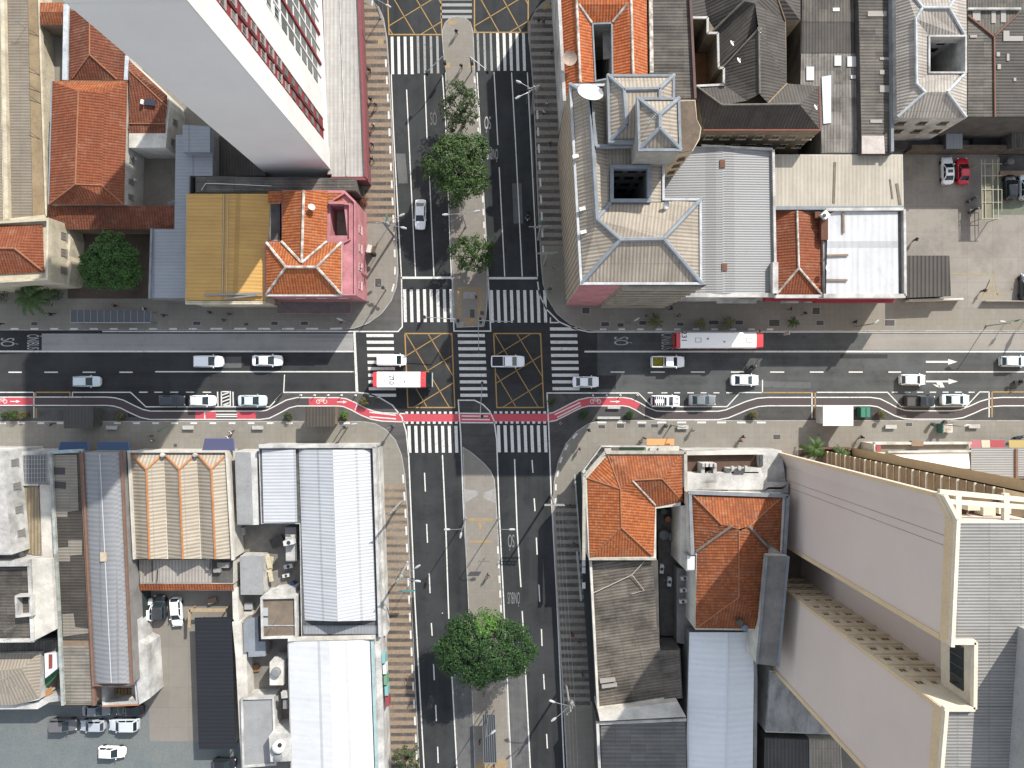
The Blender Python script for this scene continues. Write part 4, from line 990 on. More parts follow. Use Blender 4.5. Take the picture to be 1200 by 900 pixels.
ridge(db,stained('rust_flashing',(.42,.30,.19),(.30,.2,.13),1),[[(900,121,r-.2),(922,98,e+.1)],[(920,24,e+.1),(905,-20,r)]],.12)
m=MB();m.bar(P(824,152.5,e),P(961.5,152.5,e),.22,.25);m.bar(P(961,152,e),P(960,101,e),.2,.25);m.build('gutter',stained('rust_red_gutter',(.34,.13,.10),(.26,.1,.08),1),db)
m=MB();m.bar(P(816,101,e+.2),P(848,99.5,e+.2),.3,.3)
for a_,b_2 in (((848,99),(848,80)),((848,80),(842,80)),((842,80),(841,39)),((841,39),(829,39)),((829,39),(829,21)),((829,21),(810,21))):m.bar(P(*a_,e+.2),P(*b_2,e+.2),.3,.3)
m.build('courtyard_coping',WPL(),db)
sA,sB=P(824,153,zd),P(962,153,zd)
for k in range(7):window(db,sA[:2],sB[:2],1.6+k*2.4,8.9,1.3,1.3,CREAM(),plain('dim_shutter',(.14,.12,.1),.5));window(db,sA[:2],sB[:2],1.6+k*2.4,5.3,1.3,1.4,CREAM(),GLASS())
cy=empty('courtyard_lean_to',P(828,70,5),'rusty orange lean to roof deep in the cream courtyard notch','lean to')
q=outline([(813,62),(838,62),(842,97),(816,100)],6.0);m=MB();m.prism(q,.1,6.0);m.build('roof',stained('rust_sheet',(.34,.16,.06),(.2,.11,.06),1),cy)
q=outline([(811,22),(828,22),(840,45),(838,61),(812,61)],4.0);m=MB();m.prism(q,.1,4.0);m.build('floor_slab',CDK(),cy)
for i,(x,y,l) in enumerate([(857,51,'upper left'),(865,71,'lower left'),(889,36,'top'),(955,126,'right')]):dish(['small white dish on the dark hip roof by the courtyard ridge','small white dish on the dark hip roof just above the cream courtyard corner','small white dish at the peak of the dark hip roof','small white dish at the east eave of the dark hip roof'][i],x,y,zd+2.6,.4,.8,2.0,base=zd+.5)
bs=building('brown_strip_building','long brown corrugated roof between the bright orange tiles and the dark hips','building',[(760,-90),(806,-90),(816,117),(761,117)],12.0,BRN())
flat(bs,FCP(),[(762,-89),(803,-89),(813,115),(762,115)],12.1,udir=PI/2)
m=MB();m.bar(P(761,-89,12.3),P(763.5,86,12.3),.5,.6);m.build('parapet',WRIDGE(),bs)
m=MB();m.bar(P(804.5,-89,12.3),P(814.5,116,12.3),.35,.5);m.build('east_coping',stained('maroon_coping',(.2,.12,.11),(.15,.1,.09),1),bs)
pr=building('patched_roof_shed','ragged grey fibre roof with white and blue patches behind the beige warehouse','shed',[(940,-90),(1003,-90),(1008,180),(962,180),(962,150),(938,100)],8.0,CDK())
flat(pr,FCD(),[(940,26),(1001,26),(1003,62),(940,62)],8.1,udir=0)
flat(pr,corr('bleached_fibre',(.40,.37,.33),(.11,.097,.085),.45,.035,.7,.8,(1.1,2.0),rand=.4),[(939,62.5),(1003,62.5),(1008,179),(963,179),(962,150),(938,100)],8.05,udir=0)
flat(pr,FCP(),[(940,-89),(999,-89),(1001,25.5),(940,25.5)],8.12,udir=0)
flat(pr,plain('patch_blue',(.55,.60,.66),.5),[(963,90),(974,88),(974,144),(965,145)],8.2,name='patch')
for x0,y0,w,h in ((978,65,8,12),(993,66,11,12),(945,78,9,16),(976,9,8,4),(997,88,6,4)):flat(pr,plain('patch_white',(.60,.60,.58),.6),[(x0,y0),(x0+w,y0),(x0+w,y0+h),(x0,y0+h)],8.2,name='patch')
br=building('brown_roof_shed','long dark brown fibre roof with pale patches left of the light hipped block','shed',[(1003,-90),(1043,-90),(1046,180),(1009,180)],9.0,CDK())
flat(br,FCP(),[(1004,-89),(1041,-89),(1043,178),(1010,178)],9.1,udir=PI/2)
m=MB();m.bar(P(1042.5,-89,9.3),P(1045,178,9.3),.4,.5);m.build('coping',BGUT(),br)
flat(br,stained('white_patch_roof',(.62,.56,.52),(.5,.44,.4),1),[(1010,159),(1036,159),(1037,180),(1010,180)],9.25,name='white_roof')
for x0,y0,w,h in ((1017,13,22,6),(1031,67,12,3),(1031,100,12,8),(1020,140,14,4),(1031,82,6,5)):flat(br,plain('patch_pale',(.42,.39,.35),.7),[(x0,y0),(x0+w,y0),(x0+w,y0+h),(x0,y0+h)],9.2,name='patch')
zq=10.5
hq=building('pale_hip_block','pale beige hipped roof with white ridges round a deep light well','building',[(1049,-60),(1132,-60),(1133,138),(1051,138)],zq,WPL(),hole=[(1089,42),(1128,42),(1128,85),(1089,85)],hf=3.0)
e=zq+.05;r=zq+1.6;FB2=corr('pale_fibre',(.55,.50,.44),(.30,.265,.23),.45,.04,.5,.8)
F(hq,FB2,[[(1049,-50,e),(1081,9,r),(1073,22,r),(1074,98,r),(1084,108,r),(1051,138,e)],[(1051,138,e),(1084,108,r),(1110,108,r),(1133,138,e)],[(1133,138,e),(1110,108,r),(1125,87,e+.7),(1133,87,e+.3)],[(1084,108,r),(1074,98,r),(1088,86,e+.7),(1125,86,e+.7),(1110,108,r)],[(1074,98,r),(1073,22,r),(1088,41,e+.7),(1088,86,e+.7)],[(1073,22,r),(1081,9,r),(1112,9,r),(1125,41,e+.7),(1088,41,e+.7)],[(1112,9,r),(1132,-40,e),(1133,41,e+.3),(1125,41,e+.7)],[(1049,-50,e),(1132,-50,e),(1112,9,r),(1081,9,r)]])
ridge(hq,stained('white_blue_ridge',(.62,.66,.68),(.45,.48,.5),1),[[(1081,9,r),(1112,9,r)],[(1081,9,r),(1073,22,r),(1074,98,r),(1084,108,r)],[(1084,108,r),(1052,137,e)],[(1110,108,r),(1132,137,e)],[(1110,108,r),(1130,87,e+.7)],[(1112,9,r),(1130,40,e+.7)],[(1081,9,r),(1060,-20,e+.9)],[(1112,9,r),(1125,-12,e+.9)]],.22)
m=MB();m.ring(outline([(1088,41),(1133,41),(1133,86),(1088,86)],e+.9),e-1,e+.95,.25);m.build('light_well_kerb',WPL(),hq)
for j in range(3):
 for k in range(2):m=MB();q=P(1096+k*18,42,zq);m.box((q.x,q.y-.05,zq-2.0-j*2.2),(1.1,.1,1.0));m.build('light_well_window',GLASS(),hq)
sA,sB=P(1051,138,zq),P(1133,138,zq)
for k in range(3):
 window(hq,sA[:2],sB[:2],1.7+k*3.1,8.6,1.2,1.0,BRN(),GLASS());window(hq,sA[:2],sB[:2],3.0+k*2.9,5.4,1.2,1.2,BRN(),GLASS())
tc=building('brown_valley_roof','dark brown valley roofs with scattered pale patches in the top right corner','building',[(1134,-60),(1300,-60),(1300,138),(1134,138)],9.5,CDK())
flat(tc,FCP(),[(1134,18),(1164,42),(1165,137),(1134,137)],9.6,udir=PI/2);flat(tc,FCP(),[(1134,-59),(1200,-59),(1200,11),(1164,42),(1134,17)],9.62,udir=0);flat(tc,FCD(),[(1165,42),(1200,12),(1300,12),(1300,137),(1166,137)],9.6,udir=PI/2)
m=MB();m.bar(P(1134,10.5,9.9),P(1196,10.5,9.9),.3,.3);m.build('white_gutter',WPL(),tc)
m=MB();m.bar(P(1165,42,9.75),P(1166,137,9.75),.2,.2);m.bar(P(1134,18,9.75),P(1164,42,9.75),.2,.2);m.bar(P(1166,42,9.75),P(1192,17,9.75),.2,.2);m.build('valley_flashing',stained('rust_valley',(.3,.15,.1),(.22,.12,.09),1),tc)
for x0,y0,w,h in ((1140,12,9,12),(1162,13,5,14),(1173,12,6,14),(1176,36,7,12),(1183,42,16,6),(1168,61,4,5),(1180,63,3,8),(1169,75,4,6),(1188,91,3,4),(1137,41,8,3)):flat(tc,plain('patch_pale',(.42,.39,.35),.7),[(x0,y0),(x0+w,y0),(x0+w,y0+h),(x0,y0+h)],9.72,name='patch')
for i,(a_,z_,lab) in enumerate([([(1046,141),(1108,158),(1108,175),(1046,175)],1.2,'sooty lean to roof behind the mossy wall below the pale hip block'),([(1109,152),(1128,152),(1128,174),(1109,174)],3.0,'small pale grey flat roof behind the mossy wall'),([(1140,143),(1180,143),(1180,173),(1140,173)],1.0,'nearly black low roof behind the mossy wall in the corner'),([(1186,143),(1300,143),(1300,173),(1186,173)],3.5,'grey fibre shed roof at the right end of the mossy wall')]):
 s_=building('yard_shed',lab,'shed',a_,z_,CDK())
 flat(s_,[CDK(),BMET(),plain('tar_black',(.035,.033,.03),.8),FC()][i],a_,z_+.08)
wt=empty('round_tank',P(1179,191),'round grey tank in the recess beside the car shelter','water tank')
m=MB();m.lathe(P(1179,191,.14),[(.55,0),(.58,.1),(.58,1.1),(.5,1.15),(.2,1.18)],18);m.build('shell',plain('tank_grey',(.14,.15,.15),.5),wt,40)
m=MB();m.lathe(P(1179,191,1.3),[(.2,0),(.2,.06),(.05,.08)],12);m.build('lid',DARKSTEEL(),wt)
pw=building('pump_house','brown flat recess roof beside the round tank in the car park','shed',[(1172,182),(1300,182),(1300,206),(1172,206)],.4,CDK())
flat(pw,BRN(),[(1172,200),(1300,200),(1300,206),(1172,206)],.9,.7)
sheet('car_park',[(-300,826),(282,826),(284,900),(290,1200),(-300,1200)],stained('lot_blue_grey',(.185,.215,.222),(.25,.26,.245),.18,.35,.75,.85,.2),0.142)
sheet('yard',[(172,688),(276,688),(280,868),(176,868)],slabs('yard_slabs',(.31,.285,.25),(.24,.22,.19),(.34,.31,.265),3.2,.02),0.146)
sheet('yard',[(274,600),(352,600),(345,900),(284,900)],stained('service_floor',(.36,.335,.30),(.20,.185,.17),.3),0.15)
wb=building('white_block','white walled block with a grid skylight on the left edge','building',[(-120,529),(3,529),(14,650),(-120,650)],9.0,WPL())
flat(wb,stained('pale_roof',(.60,.58,.55),(.42,.40,.38),.6),[(-119,530),(2,530),(13,649),(-119,649)],9.06)
wA,wB=P(3,529,9),P(14,650,9)
for k in range(4):window(wb,wA[:2],wB[:2],1.9+k*3.5,6.9,1.0,1.3,CGR(),plain('shutter_grey',(.3,.29,.27),.6))
block(wb,WPL(),[(-120,528),(62,529),(66,660),(-120,660)],.1,5.0,'lower_wing')
flat(wb,stained('skylight_backing',(.24,.26,.27),(.17,.18,.19),1),[(27,534),(54,532),(54,565),(27,566)],5.1,name='skylight')
m=MB()
for k in range(9):m.bar(P(27+k*3.4,533,5.16),P(27+k*3.4,565.5,5.16),.07)
for k in range(7):m.bar(P(27,533.5+k*5.3,5.16),P(54,533+k*5.3,5.16),.07)
m.build('skylight_grid',plain('grid_grey',(.5,.5,.5),.5),wb)
flat(wb,corr('woven_straw',(.46,.37,.24),(.34,.27,.17),.5,.05,.4,.5,(.5,.5),rand=.5,valley=.45),[(23,570),(45,569),(48,650),(40,650),(27,647)],5.2,name='straw_roof')
flat(wb,CREAM2(),[(46.5,568),(60,568),(63,654),(49.5,654)],5.4,name='cream_slab')
m=MB();m.bar(P(21.5,568,5.4),P(25.5,652,5.4),.25,.8);m.bar(P(21,568,5.3),P(46,568,5.3),.25,.5);m.build('parapet',WPL(),wb)
wb2=building('white_parapet_house','brown ribbed roof framed by white parapets on the left edge','house',[(-120,657),(58,655),(65,738),(41,751),(-120,753)],7.0,WPL())
flat(wb2,FCP(),[(-119,666),(34,664),(38,749),(-119,750)],7.1,udir=PI/2)
block(wb2,CREAM2(),[(37,655),(60,655),(65,738),(41,750)],6.9,7.5,'cream_slab')
m=MB();m.bar(P(-120,661,7.5),P(36,659,7.5),.9,.9);m.bar(P(35.5,659,7.4),P(39.5,750,7.4),.4,.8);m.bar(P(-120,751.5,7.3),P(41,750,7.3),.4,.7);m.build('parapet',WPL(),wb2)
m=MB();m.ring(outline([(17,698),(37,697),(38,722),(18,724)],8.3),7.0,8.3,.28);m.build('skylight_box',WPL(),wb2)
aerial('tv aerial standing in front of the white skylight box on the brown ribbed roof',21,732,7.2,2.2,.5)
pv=building('pavilion','beige hip roofed pavilion behind a white wall in the bottom left','pavilion',[(-120,768),(48,765),(46,820),(18,826),(-120,828)],4.0,WPL())
FBP=corr('pavilion_sheets',(.46,.40,.32),(.33,.28,.22),.5,.04,.35,.5)
F(pv,FBP,[[(-60,768,4.1),(48,766,4.1),(26,783,5.0),(-60,792,5.2)],[(48,766,4.1),(46,818,4.1),(26,783,5.0)],[(26,783,5.0),(46,818,4.1),(2,797,4.9)],[(-60,792,5.2),(26,783,5.0),(2,797,4.9),(18,826,4.1),(-60,828,4.1)],[(2,797,4.9),(46,818,4.1),(18,826,4.1)]])
pw2=building('yard_wall','white stepped garden wall with cream coping in the bottom left','wall',[(-120,826),(40,824),(57,816),(74,815),(74,821),(58,823),(44,831),(-120,832)],3.4,WPL(),wallname='masonry')
lr=building('yard_lean_to','striped beige lean to roof below the white parapet house','lean to',[(-120,752),(66,748),(70,768),(-120,770)],3.2,CDK())
flat(lr,FC(),[(-119,754),(68,750),(70,766),(-119,769)],3.3)
cb=building('white_kiosk_roof','tilted white roof panel with a red stripe beside the green awning','canopy',[(52,766),(72,764),(74,778),(53,795)],4.0,WPL())
flat(cb,plain('panel_white',(.7,.72,.74),.5),[(52,766),(72,764),(74,778),(53,795)],4.15);flat(cb,stained('roof_red',(.36,.09,.06),(.28,.07,.05),1),[(57,767),(61,767),(61,783),(57,784)],4.22,name='stripe')
ga=empty('green_awning',P(56,806),'green cloth awning with orange corner in the bottom left yard','awning')
m=MB();m.face([P(46,812,2.6),P(58,802,2.6),P(69,788,2.9),P(66,782,3.1),P(46,796,3.0)]);m.build('cloth',plain('awning_green',(.03,.17,.07),.7),ga)
m=MB();m.face([P(51,818,2.6),P(62,812,2.6),P(60,804,2.7),P(50,813,2.7)]);m.build('orange_cloth',plain('awning_orange',(.5,.25,.10),.7),ga)
ds=building('patched_strip_shed','long dark brown fibre roof with lighter sheets left of the blue grey barrel roof','shed',[(60,530),(94,530),(108,826),(74,826)],6.0,BRN())
DARKS=corr('old_dark_sheets',(.115,.098,.082),(.05,.043,.036),.45,.035,.6,.6,rand=.4)
flat(ds,DARKS,[(61,532),(93,532),(107,750),(71,750)],6.1,udir=PI/2)
flat(ds,corr('pale_old_sheets',(.40,.365,.31),(.20,.18,.15),.5,.04,.6,.7,rand=.4),[(72,757),(106,757),(108,824),(75,824)],6.1,udir=PI/2,name='lower_roof')
LP_=corr('replaced_sheets',(.38,.34,.28),(.26,.23,.19),.45,.035,.4,.5)
for q in ([(62,533),(90,533),(92,598),(79,600),(79,606),(65,606)],[(80,633),(96,633),(96,650),(82,651),(82,658),(68,658),(68,642),(80,641)],[(73,720),(86,719),(88,735),(104,737),(104,742),(74,746)]):
 flat(ds,LP_,q,6.16,udir=PI/2,name='replaced_sheets')
for q in ([(62.5,547.5),(76,548),(76,556),(63,556)],[(63.5,564),(77,565),(77,573),(64,572)]):flat(ds,plain('skylight_dark',(.06,.058,.055),.4),q,6.2,name='rooflight')
m=MB();m.bar(P(60,530,6.3),P(74.5,826,6.3),.4,.5);m.build('west_coping',stained('mint_coping',(.5,.54,.5),(.3,.3,.28),.8),ds)
m=MB();m.bar(P(93,530,6.3),P(95.5,530,6.3),.3,.4);m.bar(P(95.5,530,6.3),P(111,826,6.3),.4,.5);m.build('coping',stained('brick_coping',(.30,.17,.12),(.2,.13,.1),1),ds)
m=MB();m.bar(P(57,530,6.2),P(98,528,6.2),.5,.4);m.build('front_gutter',stained('teal_gutter',(.42,.52,.55),(.3,.36,.38),1),ds)
bl=building('barrel_roof_hall','long blue grey barrel metal roof with low ridge line','warehouse',[(98,530),(141,530),(154,802),(111,802)],6.6,CGR())
m=MB();n=8
for i in range(n):
 a0,a1=i/n,(i+1)/n
 z0_,z1_=6.7+1.1*math.sin(PI*a0),6.7+1.1*math.sin(PI*a1)
 q=[P(98+43*a0,530,z0_),P(111+43*a0,801,z0_),P(111+43*a1,801,z1_),P(98+43*a1,530,z1_)]
 m.face(q,PI/2)
GB=corr('barrel_grey',(.35,.36,.375),(.27,.277,.29),.7,.02,.3,.6,(1.4,8),valley=.22)
m.build('roof',GB,bl,60)
ridge(bl,plain('seam_grey',(.5,.52,.54),.5),[[(117,532,7.78),(130.5,800,7.78)]],.08,'ridge_seam')
m=MB();m.bar(P(97,530,6.8),P(110,804,6.8),.3,.4);m.bar(P(142.5,528,6.8),P(154.5,802,6.8),.3,.4);m.bar(P(110,802.5,6.7),P(154,802,6.7),.3,.4);m.build('brick_edge',stained('brick_coping',(.30,.17,.12),(.2,.13,.1),1),bl)
m=MB();m.box(P(121.5,652.5,7.8),(.9,1.3,.3));m.build('roof_vent',stained('vent_cream',(.6,.5,.38),(.5,.4,.28),2),bl)
pt=building('open_porch','small white roofless porch at the lower end of the barrel roof','porch',[(118,803),(161,798),(163,825),(120,827)],1.2,WPL())
m=MB();m.ring(outline([(118,803),(161,798),(163,825),(120,827)],3.8),1.1,3.8,.45);m.build('parapet',WPL(),pt)
m=MB();m.bar(P(120,827.5,3.8),P(163,825.5,3.8),.2,.25);m.build('coping',stained('orange_coping',(.5,.24,.12),(.4,.2,.1),1),pt)
m=MB();[m.box(P(136+k*4,810,1.35),(.4,.9,.3)) for k in range(5)];m.build('pallet',stained('pallet_wood',(.4,.27,.12),(.3,.2,.1),2),pt)
wf=building('flank_wall','bright white rendered flank wall beside the parking yard','wall',[(148,691),(158,691),(163,752),(172,756),(176,818),(163,826),(154,745)],4.2,WPL(),wallname='masonry')
gw=building('green_side_wall','narrow dark side wall with green top in the parking yard','wall',[(159,692),(167,692),(168,745),(163,748)],2.6,plain('wall_dark_green',(.035,.05,.04),.8),wallname='masonry')
tz=4.6
tg=building('three_gable_warehouse','warehouse with three beige ribbed gables and orange ridge caps','warehouse',[(151,529),(265,529),(273,655),(157,655)],tz,CREAM2())
FG=corr('gable_sheets',(.56,.49,.39),(.37,.32,.25),.55,.045,.35,.6,(1.1,3.0),rand=.12)
for i in range(3):
 x0t,x1t=153.5+i*38.5,153.5+(i+1)*38.5-(2 if i==2 else 0);dx=4.5+i*.6
 mt=(x0t+x1t)/2-1
 F(tg,FG,[[(x0t,531,tz),(mt,550,tz+1.6),(mt+dx-1,655,tz+1.6),(x0t+dx,655,tz)],[(mt,550,tz+1.6),(x1t,531,tz),(x1t+dx-.5,655,tz),(mt+dx-1,655,tz+1.6)],[(x0t,531,tz),(x1t,531,tz),(mt,550,tz+1.6)]])
 ridge(tg,stained('orange_ridge',(.55,.25,.10),(.45,.19,.08),1),[[(mt,550,tz+1.6),(mt+dx-1,655,tz+1.6)],[(mt,550,tz+1.6),(x0t+2,533,tz+.1)],[(mt,550,tz+1.6),(x1t-2,533,tz+.1)]],.17)
m=MB();m.bar(P(151.5,529,tz+.3),P(158,655,tz+.3),.3,.6);m.bar(P(266,529,tz+.3),P(273.5,656,tz+.3),.35,.6);m.bar(P(150,529,tz+.3),P(266,529,tz+.3),.3,.5);m.build('coping',CREAM2(),tg)
m=MB();m.bar(P(144,530,4.6),P(152,691,4.6),.9,.5);m.build('side_slab',CREAM2(),tg)
m=MB()
for i,x in enumerate((192,230)):m.lathe(P(x,533,tz+.2),[(.35,0),(.35,.6),(.2,.75)],10)
m.build('roof_pot',WPL(),tg)
tl=building('lean_to_annex','pale metal lean to under the lower eaves of the three gables','annex',[(163,656),(273,656),(274,684),(164,684)],3.4,CREAM2())
flat(tl,corr('dusty_metal',(.52,.48,.43),(.38,.34,.30),.5,.03,.45,.7),[(164,656),(248,656),(248,683),(164,683)],3.5)
flat(tl,CDK(),[(248.5,656),(273,656),(273,683),(248.5,683)],3.45,name='junk_slab')
m=MB();m.box(P(255,668,3.8),(1.1,.6,.7));m.box(P(262,662,3.7),(1.8,.8,.5));m.box(P(244,660,3.8),(.5,2.0,.5));m.build('roof_clutter',stained('clutter',(.45,.43,.40),(.2,.18,.16),3),tl)
m=MB();m.bar(P(178,657,3.6),P(178.5,681,3.6),.08);m.bar(P(185,667,3.7),P(184,682,3.7),.1);m.build('pipe',DARKSTEEL(),tl)
ow=building('tiled_cap_wall','yard wall capped with a row of orange tiles below the lean to annex','wall',[(150,685),(274,684),(274,692),(150,692)],3.0,CREAM2(),wallname='masonry')
F(ow,ORANGE2(),[[(158,684.5,3.4),(273,683.5,3.4),(274,691.5,3.1),(158,692,3.1)]],'tile_cap')
ew=building('yard_wall','thin cream wall along the east side of the parking yard','wall',[(272,690),(278,690),(280,728),(288,735),(291,830),(287,832),(282,740),(273,725)],2.8,CREAM2(),wallname='masonry')
nc=empty('car_canopy',P(256,800),'long dark navy canopy roof over the parking yard','canopy')
m=MB();xy=outline([(228,724),(271,723),(276,878),(233,878)],2.9);m.prism(xy,2.78,2.9,bottom=True,udir=PI/2);m.build('roof',corr('navy_sheets',(.032,.034,.040),(.022,.024,.029),.6,.03,.2,.3,(1.2,40),valley=.3),nc)
for x,y in ((231,730),(270,730),(233,800),(273,800),(236,874),(275,874)):
 m=MB();q=P(x,y,2.8);m.bar((q.x,q.y,.14),(q.x,q.y,2.8),.12);m.build('post',DARKSTEEL(),nc)
cf2=empty('timber_frame',P(245,716),'raw timber crossbeam frame behind the navy canopy','frame')
m=MB();m.bar(P(222,715,2.4),P(264,715,2.4),.5,.2);m.bar(P(222,735,2.4),P(222,714,2.4),.4,.2);m.build('beam',stained('raw_timber',(.5,.38,.24),(.4,.29,.18),2),cf2)
for x in (222,262):m=MB();q=P(x,715,2.4);m.bar((q.x,q.y,.14),(q.x,q.y,2.3),.15);m.build('post',stained('raw_timber',(.5,.38,.24),(.4,.29,.18),2),cf2)
g1=building('grey_flat_annex','narrow plain grey flat roof between the gables and the white metal hall','annex',[(275,529),(301,529),(303,615),(278,615)],4.2,WPL())
flat(g1,stained('grey_screed',(.42,.425,.43),(.34,.34,.345),.4),[(276,530),(293,530),(296,614),(278.5,614)],4.3)
F(g1,stained('grey_screed_b',(.38,.39,.40),(.31,.315,.32),.4),[[(293,530,4.3),(301,538,3.4),(303,614,3.4),(296,614,4.3)]],'sloped_roof')
g2=building('grey_box_room','plain grey roofed box room in the service yard','outbuilding',[(281,652),(307,652),(308,697),(282,697)],2.9,WPL());flat(g2,stained('grey_screed',(.42,.425,.43),(.34,.34,.345),.4),[(281,652),(307,652),(308,697),(282,697)],3.0)
bt=empty('debris_heap',P(313,667),'pile of cream boards and sacks beside the grey box room','rubble')
m=MB()
for k in range(9):m.box(P(313+RND.uniform(-4,5),666+RND.uniform(-10,10),.3+k*.12),(RND.uniform(.5,1.6),RND.uniform(.8,2.4),.15),RND.uniform(-.5,.5))
m.build('boards',stained('cream_boards',(.66,.6,.44),(.5,.44,.3),2),bt)
sr=building('stair_house','brown flat roof with white parapet and pale hatches in the service yard','stair house',[(305,700),(347,699),(348,748),(306,749)],5.2,WPL())
flat(sr,stained('brown_felt',(.21,.165,.125),(.30,.24,.18),.6),[(306,701),(346,700),(347,747),(307,748)],5.25)
para(sr,WPL(),[(305,700),(347,699),(348,748),(306,749)],5.2,.45,.3)
for y in (715,727):m=MB();m.box(P(310.5,y+2,5.35),(.9,1.2,.2));m.build('roof_hatch',plain('hatch_grey',(.48,.5,.51),.5),sr)
m=MB();m.bar(P(312,733,5.3),P(347,733,5.3),.12,.1);m.build('seam',WPL(),sr)
aerial('tv aerial lying across the brown stair house roof',324,726,5.25,2.0,1.2)
w3=building('white_box_room','small white box room joined to the stair house above the white lower hall','outbuilding',[(318,693),(345,690),(347,698),(313,699)],3.6,WPL())
g4=building('blue_flat_room','blue grey flat roofed room below the stair house','outbuilding',[(285,727),(302,723),(303,752),(311,752),(311,769),(291,770),(291,764),(286,764)],3.2,CGR());flat(g4,stained('blue_screed',(.35,.38,.42),(.27,.29,.32),.4),[(285,727),(302,723),(303,752),(311,752),(311,769),(291,770),(291,764),(286,764)],3.3)
tb=building('tank_room','white roofed tank room with a round grey fan against the white lower hall','plant room',[(316,776),(332,776),(332,803),(316,803)],4.3,WPL())
flat(tb,CREAM2(),[(316,777),(332,777),(332,803),(316,803)],4.4)
m=MB();m.lathe(P(324,787,4.42),[(.72,0),(.72,.5),(.55,.6),(.2,.55)],18);m.build('fan',plain('fan_grey',(.28,.29,.29),.5),tb,40)
g5=building('grey_lower_room','large plain grey flat roof with a slanting wire in the bottom service yard','outbuilding',[(282,818),(321,817),(324,897),(284,900)],3.3,WPL());flat(g5,stained('grey_screed',(.42,.425,.43),(.34,.34,.345),.4),[(282.5,821),(320.5,820),(323.5,896),(284.5,899)],3.4)
para(g5,WPL(),[(282,818),(321,817),(324,897),(284,900)],3.3,.35,.3)
tw2=building('tank_tower','white tank tower with a round white tank and a grey lid at the bottom','water tower',[(315,863),(341,861),(342,892),(317,893)],5.6,WPL())
m=MB();m.lathe(P(328,873,5.65),[(.85,0),(.9,.2),(.9,.8),(.6,1.0),(.35,1.05)],20);m.build('tank',WHITE(),tw2,40)
m=MB();m.lathe(P(328,873,6.72),[(.33,0),(.33,.08),(.1,.1)],14);m.build('tank_lid',DARKSTEEL(),tw2)
m=MB();m.lathe(P(326,887,5.65),[(.6,0),(.6,.3),(.3,.45),(.1,.47)],18);m.build('fan',plain('fan_grey',(.28,.29,.29),.5),tw2,40)
sw=building('service_wall','long cream yard wall between the navy canopy and the service yard','wall',[(272,729),(282,729),(286,812),(290,905),(283,905),(276,770)],3.0,CREAM2(),wallname='masonry')
bb=empty('blue_barrel',P(344,683),'blue barrel standing by the wall of the white metal hall','barrel')
m=MB();m.lathe(P(345,683,.15),[(.4,0),(.44,.3),(.44,.9),(.4,1.1),(.1,1.1)],14);m.build('shell',plain('barrel_blue',(.03,.12,.32),.4),bb,40)
for i,(x,y,s_) in enumerate([(340,662,1.1),(337,673,.9),(341,634,1.3)]):
 ac_unit(['white air conditioner box in the service yard by the brown stair house','smaller white air conditioner box just above the blue barrel','white air conditioner box highest in the service yard by the white hall'][i],x,y,.15 if i<2 else 3.2,.2,s_*1.4)
sl=building('narrow_annex','narrow pale roofed annex along the service yard beside the white metal hall','annex',[(334,618),(347,618),(348,658),(335,658)],3.0,CGR());flat(sl,stained('pale_roof',(.60,.58,.55),(.42,.40,.38),.6),[(334.5,626),(347,626),(348,657),(335,657)],3.1)
zh_=4.8
wh=building('white_metal_hall','big corner hall with white and blue grey ribbed metal gable roof','warehouse',[(303,522),(440,522),(446,746),(353,746),(351,614),(306,614)],zh_,WPL())
flat(wh,stained('gutter_dark',(.10,.10,.105),(.2,.2,.2),1.5),[(304,523),(439,523),(445,745),(354,745),(352,613),(307,613)],zh_+.04)
WM=WMET();
F(wh,WM,[[(307,527,zh_+.15),(346.5,527,zh_+.7),(348.5,612,zh_+.7),(309,613,zh_+.15)]],'annex_roof')
F(wh,WM,[[(350,527,zh_+.15),(390,527,zh_+2.7),(396,728,zh_+2.7),(357,727,zh_+.15)],[(390,527,zh_+2.7),(434,527,zh_+.15),(441,727,zh_+.15),(396,728,zh_+2.7)]])
F(wh,BMET(),[[(355,733,zh_+.2),(442,733,zh_+.2),(443,743,zh_+.1),(356,743,zh_+.1)]],'lower_roof')
m=MB()
m.ring(outline([(303,521),(440.5,521),(446.5,746),(443,746),(437,526),(303,526)],zh_+.7),zh_,zh_+.7,.1)
m.bar(P(304,523,zh_+.6),P(441,523,zh_+.6),.45,.5);m.bar(P(438.5,524,zh_+.6),P(445.5,746,zh_+.6),.4,.5);m.build('parapet',WPL(),wh)
A_,B_=P(440,524,zh_),P(446,746,zh_)
for k in range(12):window(wh,A_[:2],B_[:2],1.8+k*2.4,3.4,1.9,.9,WPL(),plain('shop_shutter',(.42,.44,.44),.5))
block(wh,WPL(),[(440,524),(444.5,524),(453,745),(446,746)],.1,2.9,'ground_floor_front')
wl2=building('white_lower_hall','second white hall with smooth glaring sheet roof and teal edged front','warehouse',[(337,750),(438,747),(448,1000),(343,1000)],5.2,WPL())
F(wl2,WFLAT(),[[(338,752,5.35),(386,751,7.1),(394,1000,7.1),(344,1000,5.35)],[(386,751,7.1),(433,750,5.35),(442,1000,5.35),(394,1000,7.1)]])
m=MB();m.bar(P(338,749,5.5),P(440,746.5,5.5),.5,.5);m.build('parapet',CREAM2(),wl2)
block(wl2,WPL(),[(439,747),(446,747),(454,1000),(448,1000)],.1,4.9,'front_fin')
block(wl2,stained('teal_glass',(.42,.58,.58),(.32,.46,.47),.6),[(434.5,752),(437.5,752),(446,1000),(443,1000)],4.6,5.55,'teal_gutter')
